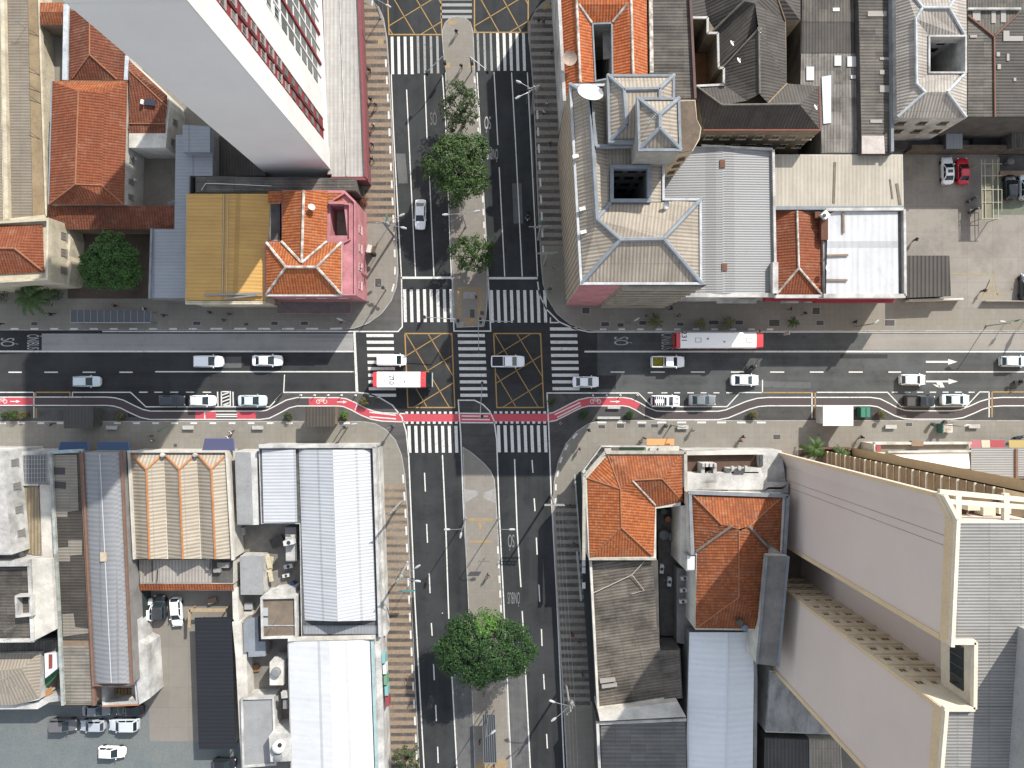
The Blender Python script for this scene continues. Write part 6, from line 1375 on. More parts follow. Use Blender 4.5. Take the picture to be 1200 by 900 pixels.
def make_car(name,kind,paint,label,cat,group=None,L=None,cargo=None,roofmat=None,sunroof=False):
 d=CARS[kind];L=L or d['L'];w=d['W']/2;Ht=d['H'];bz=d['b']
 root=empty(name,(0,0,0),label,cat,group)
 boxy=kind in ('van','pickup','suv')
 fr=.84 if boxy else .78
 stn=[(-.5,.62 if not boxy else .84,bz-.26),(-.49,.80 if not boxy else .93,bz-.12),(-.46,.92 if not boxy else .98,bz-.05),(-.40,.98,bz-.01),(-.2,1,bz),(.12,1,bz),(.26,.99,bz-.03),(.36,.97,bz-.09),(.43,.91,bz-.16),(.47,.80,bz-.23),(.49,.65,bz-.31),(.5,.48,bz-.42)]
 m=MB();prev=None
 for xs,ws,zt_ in stn:
  hw=w*ws;x=xs*L
  half=[(hw*.88,.2),(hw,.36),(hw,zt_-.16),(hw*.95,zt_-.05),(hw*.72,zt_+.015),(hw*.3,zt_+.04)]
  sec=[Vector((x,-y,z)) for y,z in half]+[Vector((x,y,z)) for y,z in reversed(half)]
  if prev:
   for i in range(len(sec)):
    j=(i+1)%len(sec)
    m.face([prev[i],prev[j],sec[j],sec[i]][::-1])
  else :m.face(sec)
  prev=sec
 m.face(prev[::-1])
 xb0,xr0,xr1,xb1=[q*L for q in d['cab']]
 wb,wr=w*.90,w*(.74 if not boxy else .82)
 zb=bz-.03;zr_=Ht-.06
 Bq=[Vector((xb0,-wb,zb)),Vector((xb1,-wb*.94,zb)),Vector((xb1,wb*.94,zb)),Vector((xb0,wb,zb))]
 Rq=[Vector((xr0,-wr,zr_)),Vector((xr1,-wr,zr_)),Vector((xr1,wr,zr_)),Vector((xr0,wr,zr_))]
 ins=.12
 Tq=[Vector((xr0+ins,-wr+ins,Ht)),Vector((xr1-ins*1.5,-wr+ins,Ht)),Vector((xr1-ins*1.5,wr-ins,Ht)),Vector((xr0+ins,wr-ins,Ht))]
 for i in range(4):
  j=(i+1)%4
  m.face([Bq[i],Bq[j],Rq[j],Rq[i]]);m.face([Rq[i],Rq[j],Tq[j],Tq[i]])
 m.build('body',paint,root,38)
 o=MB();o.face(Tq);o.v=[p+Vector((0,0,.006)) for p in o.v];o.build('roof',roofmat or paint,root)
 def glass(nm,i,j,l,r,b,t,off=.012):
  A,B,C,D=Bq[i],Bq[j],Rq[j],Rq[i]
  def pt(u,v):return (A+(B-A)*u)*(1-v)+(D+(C-D)*u)*v
  q=[pt(l,b),pt(r,b),pt(r,t),pt(l,t)]
  n=(q[1]-q[0]).cross(q[3]-q[0]).normalized()
  o=MB();o.face([p+n*off for p in q]);return o.build(nm,CARGLASS(),root)
 glass('windshield',1,2,.05,.95,.04,.97)
 if kind!='van':glass('rear_window',3,0,.07,.93,.08,.95)
 for i,j in ((0,1),(2,3)):
  f=(i==0)
  if kind=='van':glass('side_window',i,j,.74 if f else .04,.96 if f else .26,.12,.9)
  else :
   glass('side_window',i,j,.10,.50,.12,.9);glass('side_window',i,j,.54,.92,.12,.9)
 r=.31 if not boxy else .35
 for x in (-.31*L,.31*L):
  for s_ in (-1,1):wheel(root,x,s_*(w-.1),r,.2)
 for s_ in (-1,1):
  o=MB();o.box((.468*L,s_*w*.68,bz-.30),(.16,.34,.12),-s_*.35);o.build('headlight',plain('lamp_clear',(.75,.78,.8),.1),root)
  o=MB();o.box((-.493*L,s_*w*.74,bz-.2),(.08,.26,.16));o.build('taillight',plain('lamp_red',(.35,.015,.015),.2),root)
  o=MB();o.box((xb1-.22*(xb1-xr1),s_*(w+.05),bz+.1),(.12,.2,.12),s_*.15);o.build('side_mirror',paint,root)
 o=MB();o.box((-.497*L,0,.5),(.02,.4,.12));o.build('number_plate',plain('plate_grey',(.5,.5,.5),.5),root)
 if kind=='pickup':
  o=MB();x0,x1=-.47*L,-.135*L
  o.box(((x0+x1)/2,0,bz+.03),(x1-x0,w*1.62,.05));o.build('cargo_bed',cargo or plain('bed_liner',(.025,.026,.028),.8),root)
  o=MB()
  for s_ in (-1,1):o.bar((x0,s_*w*.86,bz+.1),(x1,s_*w*.86,bz+.1),.12,.14)
  o.bar((x0,-w*.86,bz+.1),(x0,w*.86,bz+.1),.12,.14);o.bar((x1,-w*.8,bz+.28),(x1,w*.8,bz+.28),.07)
  o.build('bed_rail',paint,root)
 if sunroof:
  o=MB();o.box((xr1-.55,0,Ht+.01),(.5,.8,.015));o.build('sunroof',CARGLASS(),root)
 return root
def place(root,px,py,ang,z=0.02):
 p=P(px,py,0.8);root.location=(p.x,p.y,z);root.rotation_euler=(0,0,math.radians(ang));return root
PW=carpaint('car_white',(.78,.79,.80));PS=carpaint('car_silver',(.46,.50,.53));PG=carpaint('car_grey',(.16,.175,.19));PD=carpaint('car_dark',(.035,.04,.048));PR=carpaint('car_red',(.50,.012,.03));PB=carpaint('car_pale_blue',(.50,.58,.60));PLG=carpaint('car_light_grey',(.34,.37,.41));PBR=carpaint('car_brown_grey',(.115,.11,.115));PBK=carpaint('car_black',(.012,.013,.015))
V=make_car
gS='cars on the street west of the crossing';gE='cars on the street east of the crossing';gP='cars parked in marked kerb bays';gL='cars in the bottom left car park'
def car(name,kind,paint,label,cat,px,py,ang,L=None,group=None,z=0.02,**k):
 return place(make_car(name,kind,paint,label,cat,group,L,**k),px,py,ang,z)
car('hatchback','hatch',PB,'pale silver hatchback alone in the lower lane at the far left of the street','car',101,447,0,4.35,gS)
car('estate_car','suv',PW,'white estate car behind the white saloon in the upper lane left of the crossing','car',244,423.5,0,4.65,gS)
car('saloon_car','sedan',PW,'white saloon car ahead of the white estate in the upper lane left of the crossing','car',313,422.5,0,4.75,gS)
car('parked_car','hatch',PD,'dark blue black hatchback parked first in the left kerb bay','car',201,469.5,0,4.25,gP)
car('parked_car','hatch',PW,'white hatchback parked between the dark car and the hatched box','car',237,469.5,0,4.1,gP)
car('parked_car','sedan',PB,'silver saloon parked after the hatched box with its bay nearly to itself','car',295.5,469.5,0,4.5,gP)
car('panel_van','van',PW,'small white windowless panel van above the shorter bus on the zebra crossing','van',459,422,0,4.55)
car('pickup_truck','pickup',PW,'white pickup truck with black cargo bed in the right yellow junction box','pickup truck',595,423.5,0,5.3)
car('hatchback','sedan',PW,'white saloon leaving the right zebra crossing in the lower lane','car',686.5,447.5,0,4.15,gE)
car('pickup_truck','pickup',PW,'white pickup truck carrying yellow cargo under the long bus','pickup truck',782.5,424,0,5.3,cargo=stained('yellow_cargo',(.42,.36,.03),(.12,.11,.03),2.5))
pc=car('police_car','suv',PW,'white patrol car with black window blocks and roof bar parked beside a grey car','police car',780,470,0,4.5,gP)
m=MB();m.box((-.2,0,1.76),(.28,1.2,.12));
def addpart(root,m,name,mat):
 o=m.build(name,mat);o.parent=root;return o
addpart(pc,m,'light_bar',plain('bar_dark',(.03,.035,.05),.3))
m=MB();[m.box((-1.75+k*.3,sy*.5,1.70),(.16,.45,.03)) for k in range(5) for sy in (-1,1)];addpart(pc,m,'roof_marking',plain('livery_dark',(.03,.03,.035),.5))
m=MB();[m.box((1.4+k*.22,sy*.35,1.02-k*.03),(.12,.28,.04)) for k in range(3) for sy in (-1,1)];addpart(pc,m,'hood_marking',plain('livery_dark',(.03,.03,.035),.5))
car('parked_car','sedan',PG,'dark grey saloon parked beside the white patrol car','car',823,469,0,4.3,gP)
car('saloon_car','sedan',PW,'white saloon beside the motorcyclist, right of the long bus end','car',873,445.5,0,4.4,gE)
car('hatchback','hatch',PW,'white hatchback driving above the parked black pickup','car',1070,445,0,4.0,gE)
car('pickup_truck','pickup',PBK,'black pickup truck with grey cover parked in the right kerb bay','pickup truck',1078,470,0,4.8,gP,cargo=plain('tarp_grey',(.10,.095,.09),.8))
car('parked_car','sedan',PB,'white blue saloon parked right of the black pickup','car',1120,468.5,0,4.5,gP)
car('hatchback','hatch',PB,'pale hatchback in the upper lane at the right edge of the street','car',1188,423.5,0,4.1,gE)
car('saloon_car','sedan',PW,'white saloon heading down the avenue beside the big median tree','car',492.5,251,-91,4.7)
gC='cars in the right car park'
car('parked_car','sedan',PW,'white car with dark sunroof parked beside the red car','car',1110,200,92,4.3,gC,.15,sunroof=True)
car('parked_car','sedan',PR,'bright red car parked in the right car park','car',1128,200.5,92,4.2,gC,.15)
car('parked_car','hatch',PBK,'black car under the edge of the open frame shelter in the right car park','car',1183.5,219,91,4.0,gC,.15)
car('parked_car','hatch',PB,'pale blue car cut by the right edge beside the black car','car',1201,219,91,4.0,gC,.15)
car('parked_car','hatch',PD,'dark car half outside the right edge below the car shelter','car',1202,336,90,4.2,gC,.15)
car('parked_car','suv',PD,'charcoal car parked beside the white car in the walled yard','car',187.5,712,90,3.9,None,.15)
car('parked_car','hatch',PW,'white car parked facing down in the walled yard','car',207,717,-86,4.6,None,.15)
car('parked_car','hatch',PW,'narrow slice of a white car tucked against the yard side wall','car',173,715,90,3.6,None,.15)
car('parked_car','suv',PBR,'brown grey boxy car, leftmost of the row of three in the bottom left car park','car',74.5,849,0,4.3,gL,.15)
car('parked_car','hatch',PLG,'light grey small car, middle of the row of three in the bottom left car park','car',109,850,180,3.9,gL,.15)
car('parked_car','suv',PS,'silver estate, rightmost of the row of three in the bottom left car park','car',145.5,849,180,4.6,gL,.15)
car('parked_car','hatch',PW,'white car alone below the row in the bottom left car park','car',131,881,-2,4.2,gL,.15)
car('parked_car','sedan',PG,'dark blue grey car close under the porch wall in the shade','car',113,832,0,4.3,gL,.15)
car('parked_car','sedan',PBK,'black car in deep shade under the white flank wall','car',152,832,180,4.3,gL,.15)
car('parked_car','hatch',PBK,'black car at the bottom edge below the navy canopy','car',263,895,0,3.6,gL,.15)
def make_bus(label,L,number,cx,front=True):
 root=empty('city_bus',(0,0,0),label,'bus','red and white city buses');w=1.24;Hb=3.05
 BW=carpaint('bus_white',(.80,.79,.77),.45);BR=carpaint('bus_red',(.55,.045,.05),.4)
 def shell(x0,x1,mat,name,capa,capb,tap0=1.0,tap1=1.0):
  m=MB();prev=None
  for x,f,zf in ((x0,tap0,0),(x1,tap1,0)):
   hw=w*f
   half=[(hw*.97,.32),(hw,.5),(hw,Hb-.35),(hw*.96,Hb-.12),(hw*.86,Hb),(hw*.3,Hb+.04)]
   sec=[Vector((x,-y,z)) for y,z in half]+[Vector((x,y,z)) for y,z in reversed(half)]
   if prev:
    for i in range(len(sec)):m.face([prev[i],prev[(i+1)%len(sec)],sec[(i+1)%len(sec)],sec[i]][::-1])
   elif capa:m.face(sec)
   prev=sec
  if capb:m.face(prev[::-1])
  return m.build(name,mat,root,35)
 f=1.05 if not front else 1.6
 shell(-L/2+.6,L/2-f,BW,'body',False,False)
 shell(-L/2,-L/2+.6,BR,'rear_end',True,False,.94,1)
 shell(L/2-f,L/2-(.75 if front else .0),BR,'front_end',False,True,1,1.0 if front else .95)
 if front:
  m=MB();xa,xb=L/2-.76,L/2;q=[Vector((xa,-w*.94,Hb-.06)),Vector((xa,w*.94,Hb-.06)),Vector((xb,w*.86,1.2)),Vector((xb,-w*.86,1.2))]
  m.face(q[::-1]);m.face([q[0],q[3],Vector((xb-.1,-w*.94,.4)),Vector((xa,-w,.4))][::-1]);m.face([q[1],Vector((xa,w,.4)),Vector((xb-.1,w*.94,.4)),q[2]][::-1]);m.face([q[3],q[2],Vector((xb-.1,w*.94,.4)),Vector((xb-.1,-w*.94,.4))][::-1])
  m.build('windshield',CARGLASS(),root)
  m=MB();m.bar(q[3]+Vector((.05,-.05,0)),q[2]+Vector((.05,.05,0)),.14,.2);m.build('bumper_trim',plain('bus_trim',(.55,.56,.56),.4),root)
 for s_ in (-1,1):
  n=int((L-3)/1.45)
  for k in range(n):
   m=MB();m.box((-L/2+1.5+k*1.45,s_*(w+.003),2.0),(1.25,.02,.95));m.build('side_window',CARGLASS(),root)
  m=MB();m.box((0,s_*(w+.002),.9),(L-2.6,.015,.35));m.build('side_stripe',BR,root)
  m=MB();m.box((L/2-.3,s_*(w+.18),2.4),(.12,.28,.4));m.build('side_mirror',DARKSTEEL(),root)
  m=MB();m.box((L/2-.04,s_*w*.75,.8),(.1,.3,.2));m.build('headlight',plain('lamp_clear',(.75,.78,.8),.1),root)
  m=MB();m.box((-L/2-.01,s_*w*.75,1.0),(.06,.2,.4));m.build('taillight',plain('lamp_red',(.35,.015,.015),.2),root)
 m=MB();m.box((-L/2-.01,0,2.3),(.03,w*1.5,.8));m.build('rear_window',CARGLASS(),root)
 for x in (-L*.27,L*.30):
  for s_ in (-1,1):wheel(root,x,s_*(w-.14),.48,.28)
 GH=plain('hatch_line',(.35,.34,.33),.6)
 for x in (-L*.25,L*.34):
  m=MB();q=[(x-.45,-.35),(x+.45,-.35),(x+.45,.35),(x-.45,.35)]
  m.ring(q,Hb+.03,Hb+.09,.05);m.build('roof_hatch',GH,root)
 m=MB();m.lathe((-L*.14,.2,Hb),[(.16,0),(.16,.12),(.05,.14)],10);m.lathe((L*.05,-.25,Hb),[(.14,0),(.14,.12),(.05,.14)],10);m.build('roof_vent',GH,root)
 me=text_mesh(number,1.15 if not front else 1.0,'roof_number');me.materials.clear();me.materials.append(plain('number_black',(.03,.03,.03),.7))
 o=bpy.data.objects.new('roof_number',me);COL.objects.link(o);o.parent=root;o.location=(cx,.55 if not front else 0,Hb+.06);o.rotation_euler=(0,0,-PI/2)
 return root
def placez(root,px,py,z,ang=0):
 p=P(px,py,z);root.location=(p.x,p.y,.02);root.rotation_euler=(0,0,math.radians(ang));return root
placez(make_bus('long red and white bus with 231 on its roof in the upper bus lane',13.35,'231',-5.55,False),843.5,398.6,3.0)
placez(make_bus('shorter red and white bus with 210 on its roof entering the left junction box',8.9,'210',-1.6,True),471,445,3.0)
def make_moto(label,col,group):
 root=empty('motorcycle',(0,0,0),label,'motorcycle',group)
 for x in (-.62,.66):
  o=MB();o.lathe((0,0,0),[(.2,-.05),(.3,-.05),(.31,0),(.3,.05),(.2,.05)],14);M=Matrix.Translation((x,0,.31))@Matrix.Rotation(PI/2,4,'X');o.v=[M@p for p in o.v];o.build('wheel',RUBBER(),root,40)
 o=MB();o.tube([(-.35,0,.7),(0,0,.78),(.3,0,.86),(.42,0,.8)],[.1,.13,.17,.08],8);o.build('fuel_tank',col,root,50)
 o=MB();o.tube([(-.85,0,.82),(-.5,0,.8),(-.05,0,.78)],[.1,.14,.11],8);o.build('seat',plain('seat_black',(.02,.02,.02),.7),root,50)
 o=MB();o.box((-.05,0,.45),(.5,.28,.35));o.bar((.66,.08,.31),(.42,.08,.95),.05);o.bar((.66,-.08,.31),(.42,-.08,.95),.05);o.bar((-.62,0,.31),(-.1,0,.6),.08);o.tube([(-.1,-.2,.35),(-.8,-.2,.42)],.05,6);o.build('frame',DARKSTEEL(),root)
 o=MB();o.tube([(.28,-.38,1.0),(.42,0,.98),(.28,.38,1.0)],.025,6);o.build('handlebar',STEEL(),root)
 o=MB();o.box((.55,0,.88),(.12,.2,.18));o.build('headlight',plain('lamp_clear',(.75,.78,.8),.1),root)
 o=MB();o.box((-.95,0,.95),(.4,.42,.35));o.build('top_box',plain('seat_black',(.02,.02,.02),.7),root)
 return root
mr=[place(make_moto('black motorcycle ridden above the white saloon right of the long bus',PBK,'ridden motorcycles'),882,429.5,8),place(make_moto('black motorcycle ridden out at the right edge of the lower lane',PBK,'ridden motorcycles'),1196,447,5),place(make_moto('dark motorcycle ridden down the shaded right lane of the avenue',PBK,'ridden motorcycles'),618.5,254,-95)]
place(make_moto('dark motorcycle parked nearer the red car by the open frame shelter',PD,'parked motorcycles'),1140,233,28,.15)
place(make_moto('dark motorcycle parked nearer the end of the open frame shelter',PD,'parked motorcycles'),1142,246,28,.15)
place(make_moto('dark motorcycle parked by the yellow awning at the right edge',PBK,'parked motorcycles'),1196,512,10,.15)
def skin_mesh(name,verts,edges,radii,root=0,sub=1):
 me=bpy.data.meshes.new(name);me.from_pydata(verts,edges,[])
 o=bpy.data.objects.new(name,me);COL.objects.link(o)
 md=o.modifiers.new('skin','SKIN');md.use_smooth_shade=True
 sv=me.skin_vertices[0].data
 for i,r in enumerate(radii):
  sv[i].radius=(r,r) if not isinstance(r,tuple) else r
  sv[i].use_root=(i==root)
 s=o.modifiers.new('sub','SUBSURF');s.levels=sub;s.render_levels=sub
 dg=bpy.context.evaluated_depsgraph_get()
 out=bpy.data.meshes.new_from_object(o.evaluated_get(dg));out.name=name
 bpy.data.objects.remove(o);bpy.data.meshes.remove(me)
 return out
def pose(kind):
 J={}
 if kind=='ride':
  J['pel']=(-.25,0,.92);J['spi']=(-.2,0,1.12);J['che']=(-.1,0,1.34);J['nek']=(-.04,0,1.46);J['hd']=(0,0,1.58);J['top']=(-.01,0,1.68);J['nose']=(.12,0,1.57)
  for s,n in ((1,'l'),(-1,'r')):
   J['sh'+n]=(-.1,.19*s,1.38);J['el'+n]=(.06,.32*s,1.16);J['wr'+n]=(.26,.36*s,1.04);J['ha'+n]=(.33,.36*s,1.02)
   J['hi'+n]=(-.22,.1*s,.9);J['kn'+n]=(.15,.2*s,.78);J['an'+n]=(-.02,.2*s,.42);J['to'+n]=(.16,.22*s,.36)
  return J
 a={'walk':.26,'stand':.05,'step':.36}[kind];b={'walk':.2,'stand':.04,'step':.3}[kind]
 J['pel']=(0,0,.93);J['spi']=(.01,0,1.13);J['che']=(.02,0,1.33);J['nek']=(.03,0,1.46);J['hd']=(.05,0,1.58);J['top']=(.04,0,1.68);J['nose']=(.165,0,1.57)
 for s,n in ((1,'l'),(-1,'r')):
  f=s
  J['sh'+n]=(.02,.19*s,1.38);J['el'+n]=(-.02-b*f*.6,.25*s,1.11);J['wr'+n]=(.08-b*f,.25*s,.88);J['ha'+n]=(.1-b*f*1.1,.245*s,.8)
  J['hi'+n]=(0,.1*s,.89);J['kn'+n]=(.05+a*f*.55,.1*s,.48);J['an'+n]=(a*f-(.05 if f<0 else 0),.1*s,.09+(.05 if f<0 and a>.1 else 0));J['to'+n]=(a*f+.17,.11*s,.045+(.02 if f<0 and a>.1 else 0))
 return J
PM={}
def person_meshes(kind):
 if kind in PM:return PM[kind]
 J=pose(kind)
 names=list(J);idx={n:i for i,n in enumerate(names)}
 R_=dict(pel=.125,spi=.115,che=.135,nek=.055,hd=.098,top=.06,nose=.014)
 for n in 'lr':R_.update({'sh'+n:.062,'el'+n:.043,'wr'+n:.03,'ha'+n:.035,'hi'+n:.088,'kn'+n:.058,'an'+n:.042,'to'+n:.036})
 E=[('pel','spi'),('spi','che'),('che','nek'),('nek','hd'),('hd','top'),('hd','nose')]
 for n in 'lr':E+=[('che','sh'+n),('sh'+n,'el'+n),('el'+n,'wr'+n),('wr'+n,'ha'+n),('pel','hi'+n),('hi'+n,'kn'+n),('kn'+n,'an'+n),('an'+n,'to'+n)]
 V_=[J[n] for n in names];RR=[R_[n] for n in names];EE=[(idx[a],idx[b]) for a,b in E]
 for n in 'lr':
  w_=Vector(J['wr'+n]);h_=Vector(J['ha'+n]);d=(h_-w_).normalized();side=Vector((1,0,0)) if kind!='ride' else Vector((0,1,0))
  side=(side-d*side.dot(d)).normalized()
  for k in range(4):
   i0=len(V_);b0=h_+side*(k-1.5)*.021;l=(.07,.08,.075,.058)[k]
   cur=Vector((0,0,-.03)) if kind=='ride' else Vector((0,-.02 if n=='l' else .02,0))
   V_+=[tuple(b0+d*.035),tuple(b0+d*(.03+l*.5)),tuple(b0+d*(.03+l)+cur)];RR+=[.009,.0085,.007]
   EE+=[(idx['ha'+n],i0),(i0,i0+1),(i0+1,i0+2)]
  i0=len(V_);V_+=[tuple(w_+(h_-w_)*.7+side*.04),tuple(h_+side*.055+d*.02)];RR+=[.011,.009]
  EE+=[(idx['ha'+n],i0),(i0,i0+1)]
 body=skin_mesh('body',V_,EE,RR,idx['pel'])
 sn=['pel','spi','che','shl','ell','shr','elr'];si={n:i for i,n in enumerate(sn)}
 shirt=skin_mesh('shirt',[J[n] for n in sn],[(0,1),(1,2),(2,3),(3,4),(2,5),(5,6)],[.142,.137,.158,.08,.06,.08,.06],0)
 tn=['pel','hil','knl','anl','hir','knr','anr']
 trou=skin_mesh('trousers',[J[n] for n in tn],[(0,1),(1,2),(2,3),(0,4),(4,5),(5,6)],[.14,.105,.076,.062,.105,.076,.062],0)
 h=Vector(J['hd'])
 hair=skin_mesh('hair',[tuple(h+Vector((-.035,0,-.02))),tuple(h+Vector((-.03,0,.06))),tuple(h+Vector((.0,0,.1)))],[(0,1),(1,2)],[.09,.1,.075],0)
 for me in (body,shirt,trou,hair):me.materials.clear();me.materials.append(plain('cloth_default',(.2,.2,.2),.8))
 PM[kind]=(body,shirt,trou,hair)
 return PM[kind]
SK=[plain('skin_a',(.42,.25,.17),.6),plain('skin_b',(.25,.13,.085),.6),plain('skin_c',(.55,.35,.25),.6)]
HC=[plain('hair_black',(.012,.01,.009),.7),plain('hair_brown',(.05,.028,.016),.7)]
def cloth(n,c):return plain('cloth_'+n,c,.85)
CL=dict(black=(.015,.015,.017),white=(.7,.7,.68),grey=(.2,.2,.21),navy=(.02,.03,.08),blue=(.05,.12,.3),red=(.4,.03,.03),pink=(.5,.06,.16),khaki=(.28,.22,.13),jeans=(.06,.09,.16),maroon=(.14,.02,.03),teal=(.05,.22,.22),cream=(.55,.48,.36),brown=(.12,.07,.04),green=(.05,.14,.06))
def person(px,py,kind,shirt,trou,ang,label,z=.14,group='pedestrians',skin=None,hair=None,at=None):
 p=P(px,py,.5);loc=at or (p.x,p.y,z)
 r=empty('person',loc,label,'person',group,math.radians(ang))
 ms=person_meshes(kind)
 mt=(SK[skin if skin is not None else RND.randrange(3)],cloth(shirt,CL[shirt]),cloth(trou,CL[trou]),hair or HC[RND.randrange(2)])
 for nm,me,m_ in zip(('body','shirt','trousers','hair'),ms,mt):
  o=bpy.data.objects.new(nm,me);COL.objects.link(o);o.parent=r
  o.material_slots[0].link='OBJECT';o.material_slots[0].material=m_
 return r
PEOPLE=[(434,84,'walk','black','grey',80,'person in black top nearest the corner kerb on the upper left banded pavement'),(435,118,'stand','navy','black',100,'person in navy standing on the upper left banded pavement near the small post'),(438,148,'walk','white','jeans',80,'person in white shirt and jeans on the upper left banded pavement by the tower podium'),(436.5,187,'step','black','black',-70,'person all in black striding at the lower end of the banded pavement by the podium'),(441,124,'walk','grey','khaki',-95,'person in grey and khaki beside the kerb on the upper left banded pavement'),(437,170,'walk','pink','jeans',85,'person in pink top on the banded pavement beside the red podium edge'),(631,25,'stand','black','black',-60,'person in black at the upper right kerb corner, left of a pair'),(637,27,'stand','brown','jeans',120,'person in brown at the upper right kerb corner, right of a pair'),(641,123,'walk','white','grey',90,'person in white in shade beside the bright orange roof corner'),(637,133,'stand','white','black',45,'person in white and black in shade just left of the ribbed block'),(644.5,169,'walk','black','black',-90,'person in black halfway along the shaded right pavement'),(646,61,'walk','grey','black',90,'person in grey walking past the orange roof on the shaded pavement'),(648.5,312,'stand','white','black',200,'person in white and black standing at the shaded right street corner'),(643,340,'walk','black','grey',60,'person in black nearing the right corner kerb'),(535,39,'stand','black','jeans',90,'person in black at the top of the upper median'),(541,79,'walk','black','black',75,'person in black between the small ramps of the upper median'),(558,348.5,'stand','black','black',180,'person in black on the ramp at the lower tip of the upper median'),(497,371.5,'walk','black','jeans',0,'person in dark clothes on the zebra crossing left of the median tip'),(62,368.5,'walk','black','black',10,'person in black on the left pavement near the palm'),(136,358.5,'stand','navy','black',0,'person in navy above the long bus shelter roof'),(170.5,362,'stand','white','black',190,'person in white beside the right end of the long bus shelter'),(193.5,370,'walk','teal','black',180,'person in teal walking away from the long bus shelter'),(247,366.5,'stand','black','black',20,'person in black under the yellow roof shop front, left of three'),(269.5,368.5,'walk','grey','navy',170,'person in grey under the yellow roof shop front, middle of three'),(263.5,375.5,'stand','black','jeans',0,'person in black under the yellow roof shop front, nearest the kerb'),(400,378.5,'stand','blue','black',20,'person in blue by the kerb below the pink house'),(2.5,380,'walk','black','black',0,'person in black at the far left end of the upper pavement'),(786,362,'walk','black','black',0,'person in black under the striped front of the tall corner block'),(795,370,'walk','black','brown',180,'person in black and brown passing below the grey metal shed'),(757,370.5,'stand','black','jeans',45,'person in black beside a small pavement palm by the tall block'),(925,362.5,'stand','black','khaki',0,'person in black and khaki in front of the crimson shop fascia'),(941.5,367.5,'step','black','grey',30,'person striding in black and grey below the crimson shop fascia'),(1000.5,377.5,'stand','black','black',0,'person in black beside the kerb lamp below the white roof shop'),(1150.5,341,'stand','brown','black',0,'person in brown by the yellow hatching in the right car park'),(1071,281.5,'stand','maroon','jeans',0,'person in maroon walking alone on the car park concrete'),(62.5,497,'walk','blue','jeans',0,'person in blue beside the dark left kiosk'),(178,510.5,'stand','brown','black',90,'person in brown, upper of two near the green street sign'),(179.5,516,'stand','white','grey',90,'person in white, lower of two near the green street sign'),(272.5,506.5,'walk','white','black',40,'person in white and black, upper of two above the slate blue awning'),(268.5,512,'walk','white','grey',40,'person in white and grey, lower of two above the slate blue awning'),(679,525.5,'stand','pink','maroon',0,'person in bright pink at the sunny lower right corner'),(754.5,513,'stand','black','grey',60,'person in black standing left of the orange awning'),(750,517.5,'stand','grey','black',60,'person in grey stooping left of the orange awning'),(870,511.5,'walk','maroon','black',200,'person in maroon walking on the sunny right pavement'),(867.5,516,'walk','pink','black',200,'person in pink and black just behind the person in maroon'),(811,504,'walk','cream','teal',50,'person in cream crossing the pavement right of the grey bench slab'),(1008,512,'step','black','black',30,'person in black striding right of the white kiosk'),(1012.5,520.5,'stand','maroon','black',0,'person in maroon by the pale shop parapet'),(671,570,'stand','navy','black',90,'person in navy in shade beside the dark green canopy'),(668.5,593,'walk','maroon','black',90,'person in maroon in shade on the avenue pavement beside the canopy'),(673,637,'walk','black','black',90,'person in black in shade on the lower right banded pavement'),(670.5,743,'walk','red','black',90,'person in red, left of two on the shaded banded pavement'),(679,751.5,'stand','black','black',90,'person in black, right of two on the shaded banded pavement'),(683,790,'walk','grey','black',270,'person in grey low on the shaded banded pavement'),(572.5,674,'walk','maroon','black',90,'person in dark maroon walking down the lower median alone'),(562,867.5,'stand','red','black',0,'person in red waiting beside the median bus shelter'),(567,812,'stand','red','khaki',0,'person in red and khaki just below the big median tree'),(579,896,'stand','brown','black',0,'person in brown at the bottom end of the median bus shelter'),(656.5,496,'stand','black','white',45,'person in black and white on the grey bulb out at the lower right corner'),]
for q in PEOPLE:person(*q)
for m_,sh,lab in zip(mr,('black','black','navy'),('rider in black on the motorcycle above the white saloon','rider in black on the motorcycle at the right edge','rider in navy on the motorcycle in the shaded avenue lane')):
 l=m_.location
 person(0,0,'ride',sh,'black',math.degrees(m_.rotation_euler[2]),lab,group='motorcycle riders',hair=plain('helmet_black',(.02,.02,.022),.25),at=(l.x,l.y,l.z))
BARK=stained('bark',(.16,.115,.08),(.08,.06,.045),2.0)
def leaves(mb,c,r,n,size,outward,rnd,flat_=.5,tone_=None):
 for _ in range(n):
  d=Vector((rnd.gauss(0,1),rnd.gauss(0,1),rnd.gauss(0,1)+.25)).normalized()
  p=c+Vector((d.x,d.y,d.z*.75))*r*rnd.uniform(.55,1.05)
  nn=(d*.7+outward*.4+Vector((rnd.gauss(0,.5),rnd.gauss(0,.5),rnd.gauss(0,.5)+flat_))).normalized()
  u=nn.cross(Vector((rnd.gauss(0,1),rnd.gauss(0,1),rnd.gauss(0,1)))).normalized();v=nn.cross(u)
  s=size*rnd.uniform(.65,1.25);k=rnd.random() if tone_ is None else tone_*.65+rnd.random()*.35
  i0=len(mb.v)
  mb.v+=[p-u*s*.5,p-v*s*.3,p+u*s*.55,p+v*s*.3]
  mb.f.append([i0,i0+1,i0+2,i0+3]);mb.uv.append([(k,.5)]*4);mb.mi.append(0)
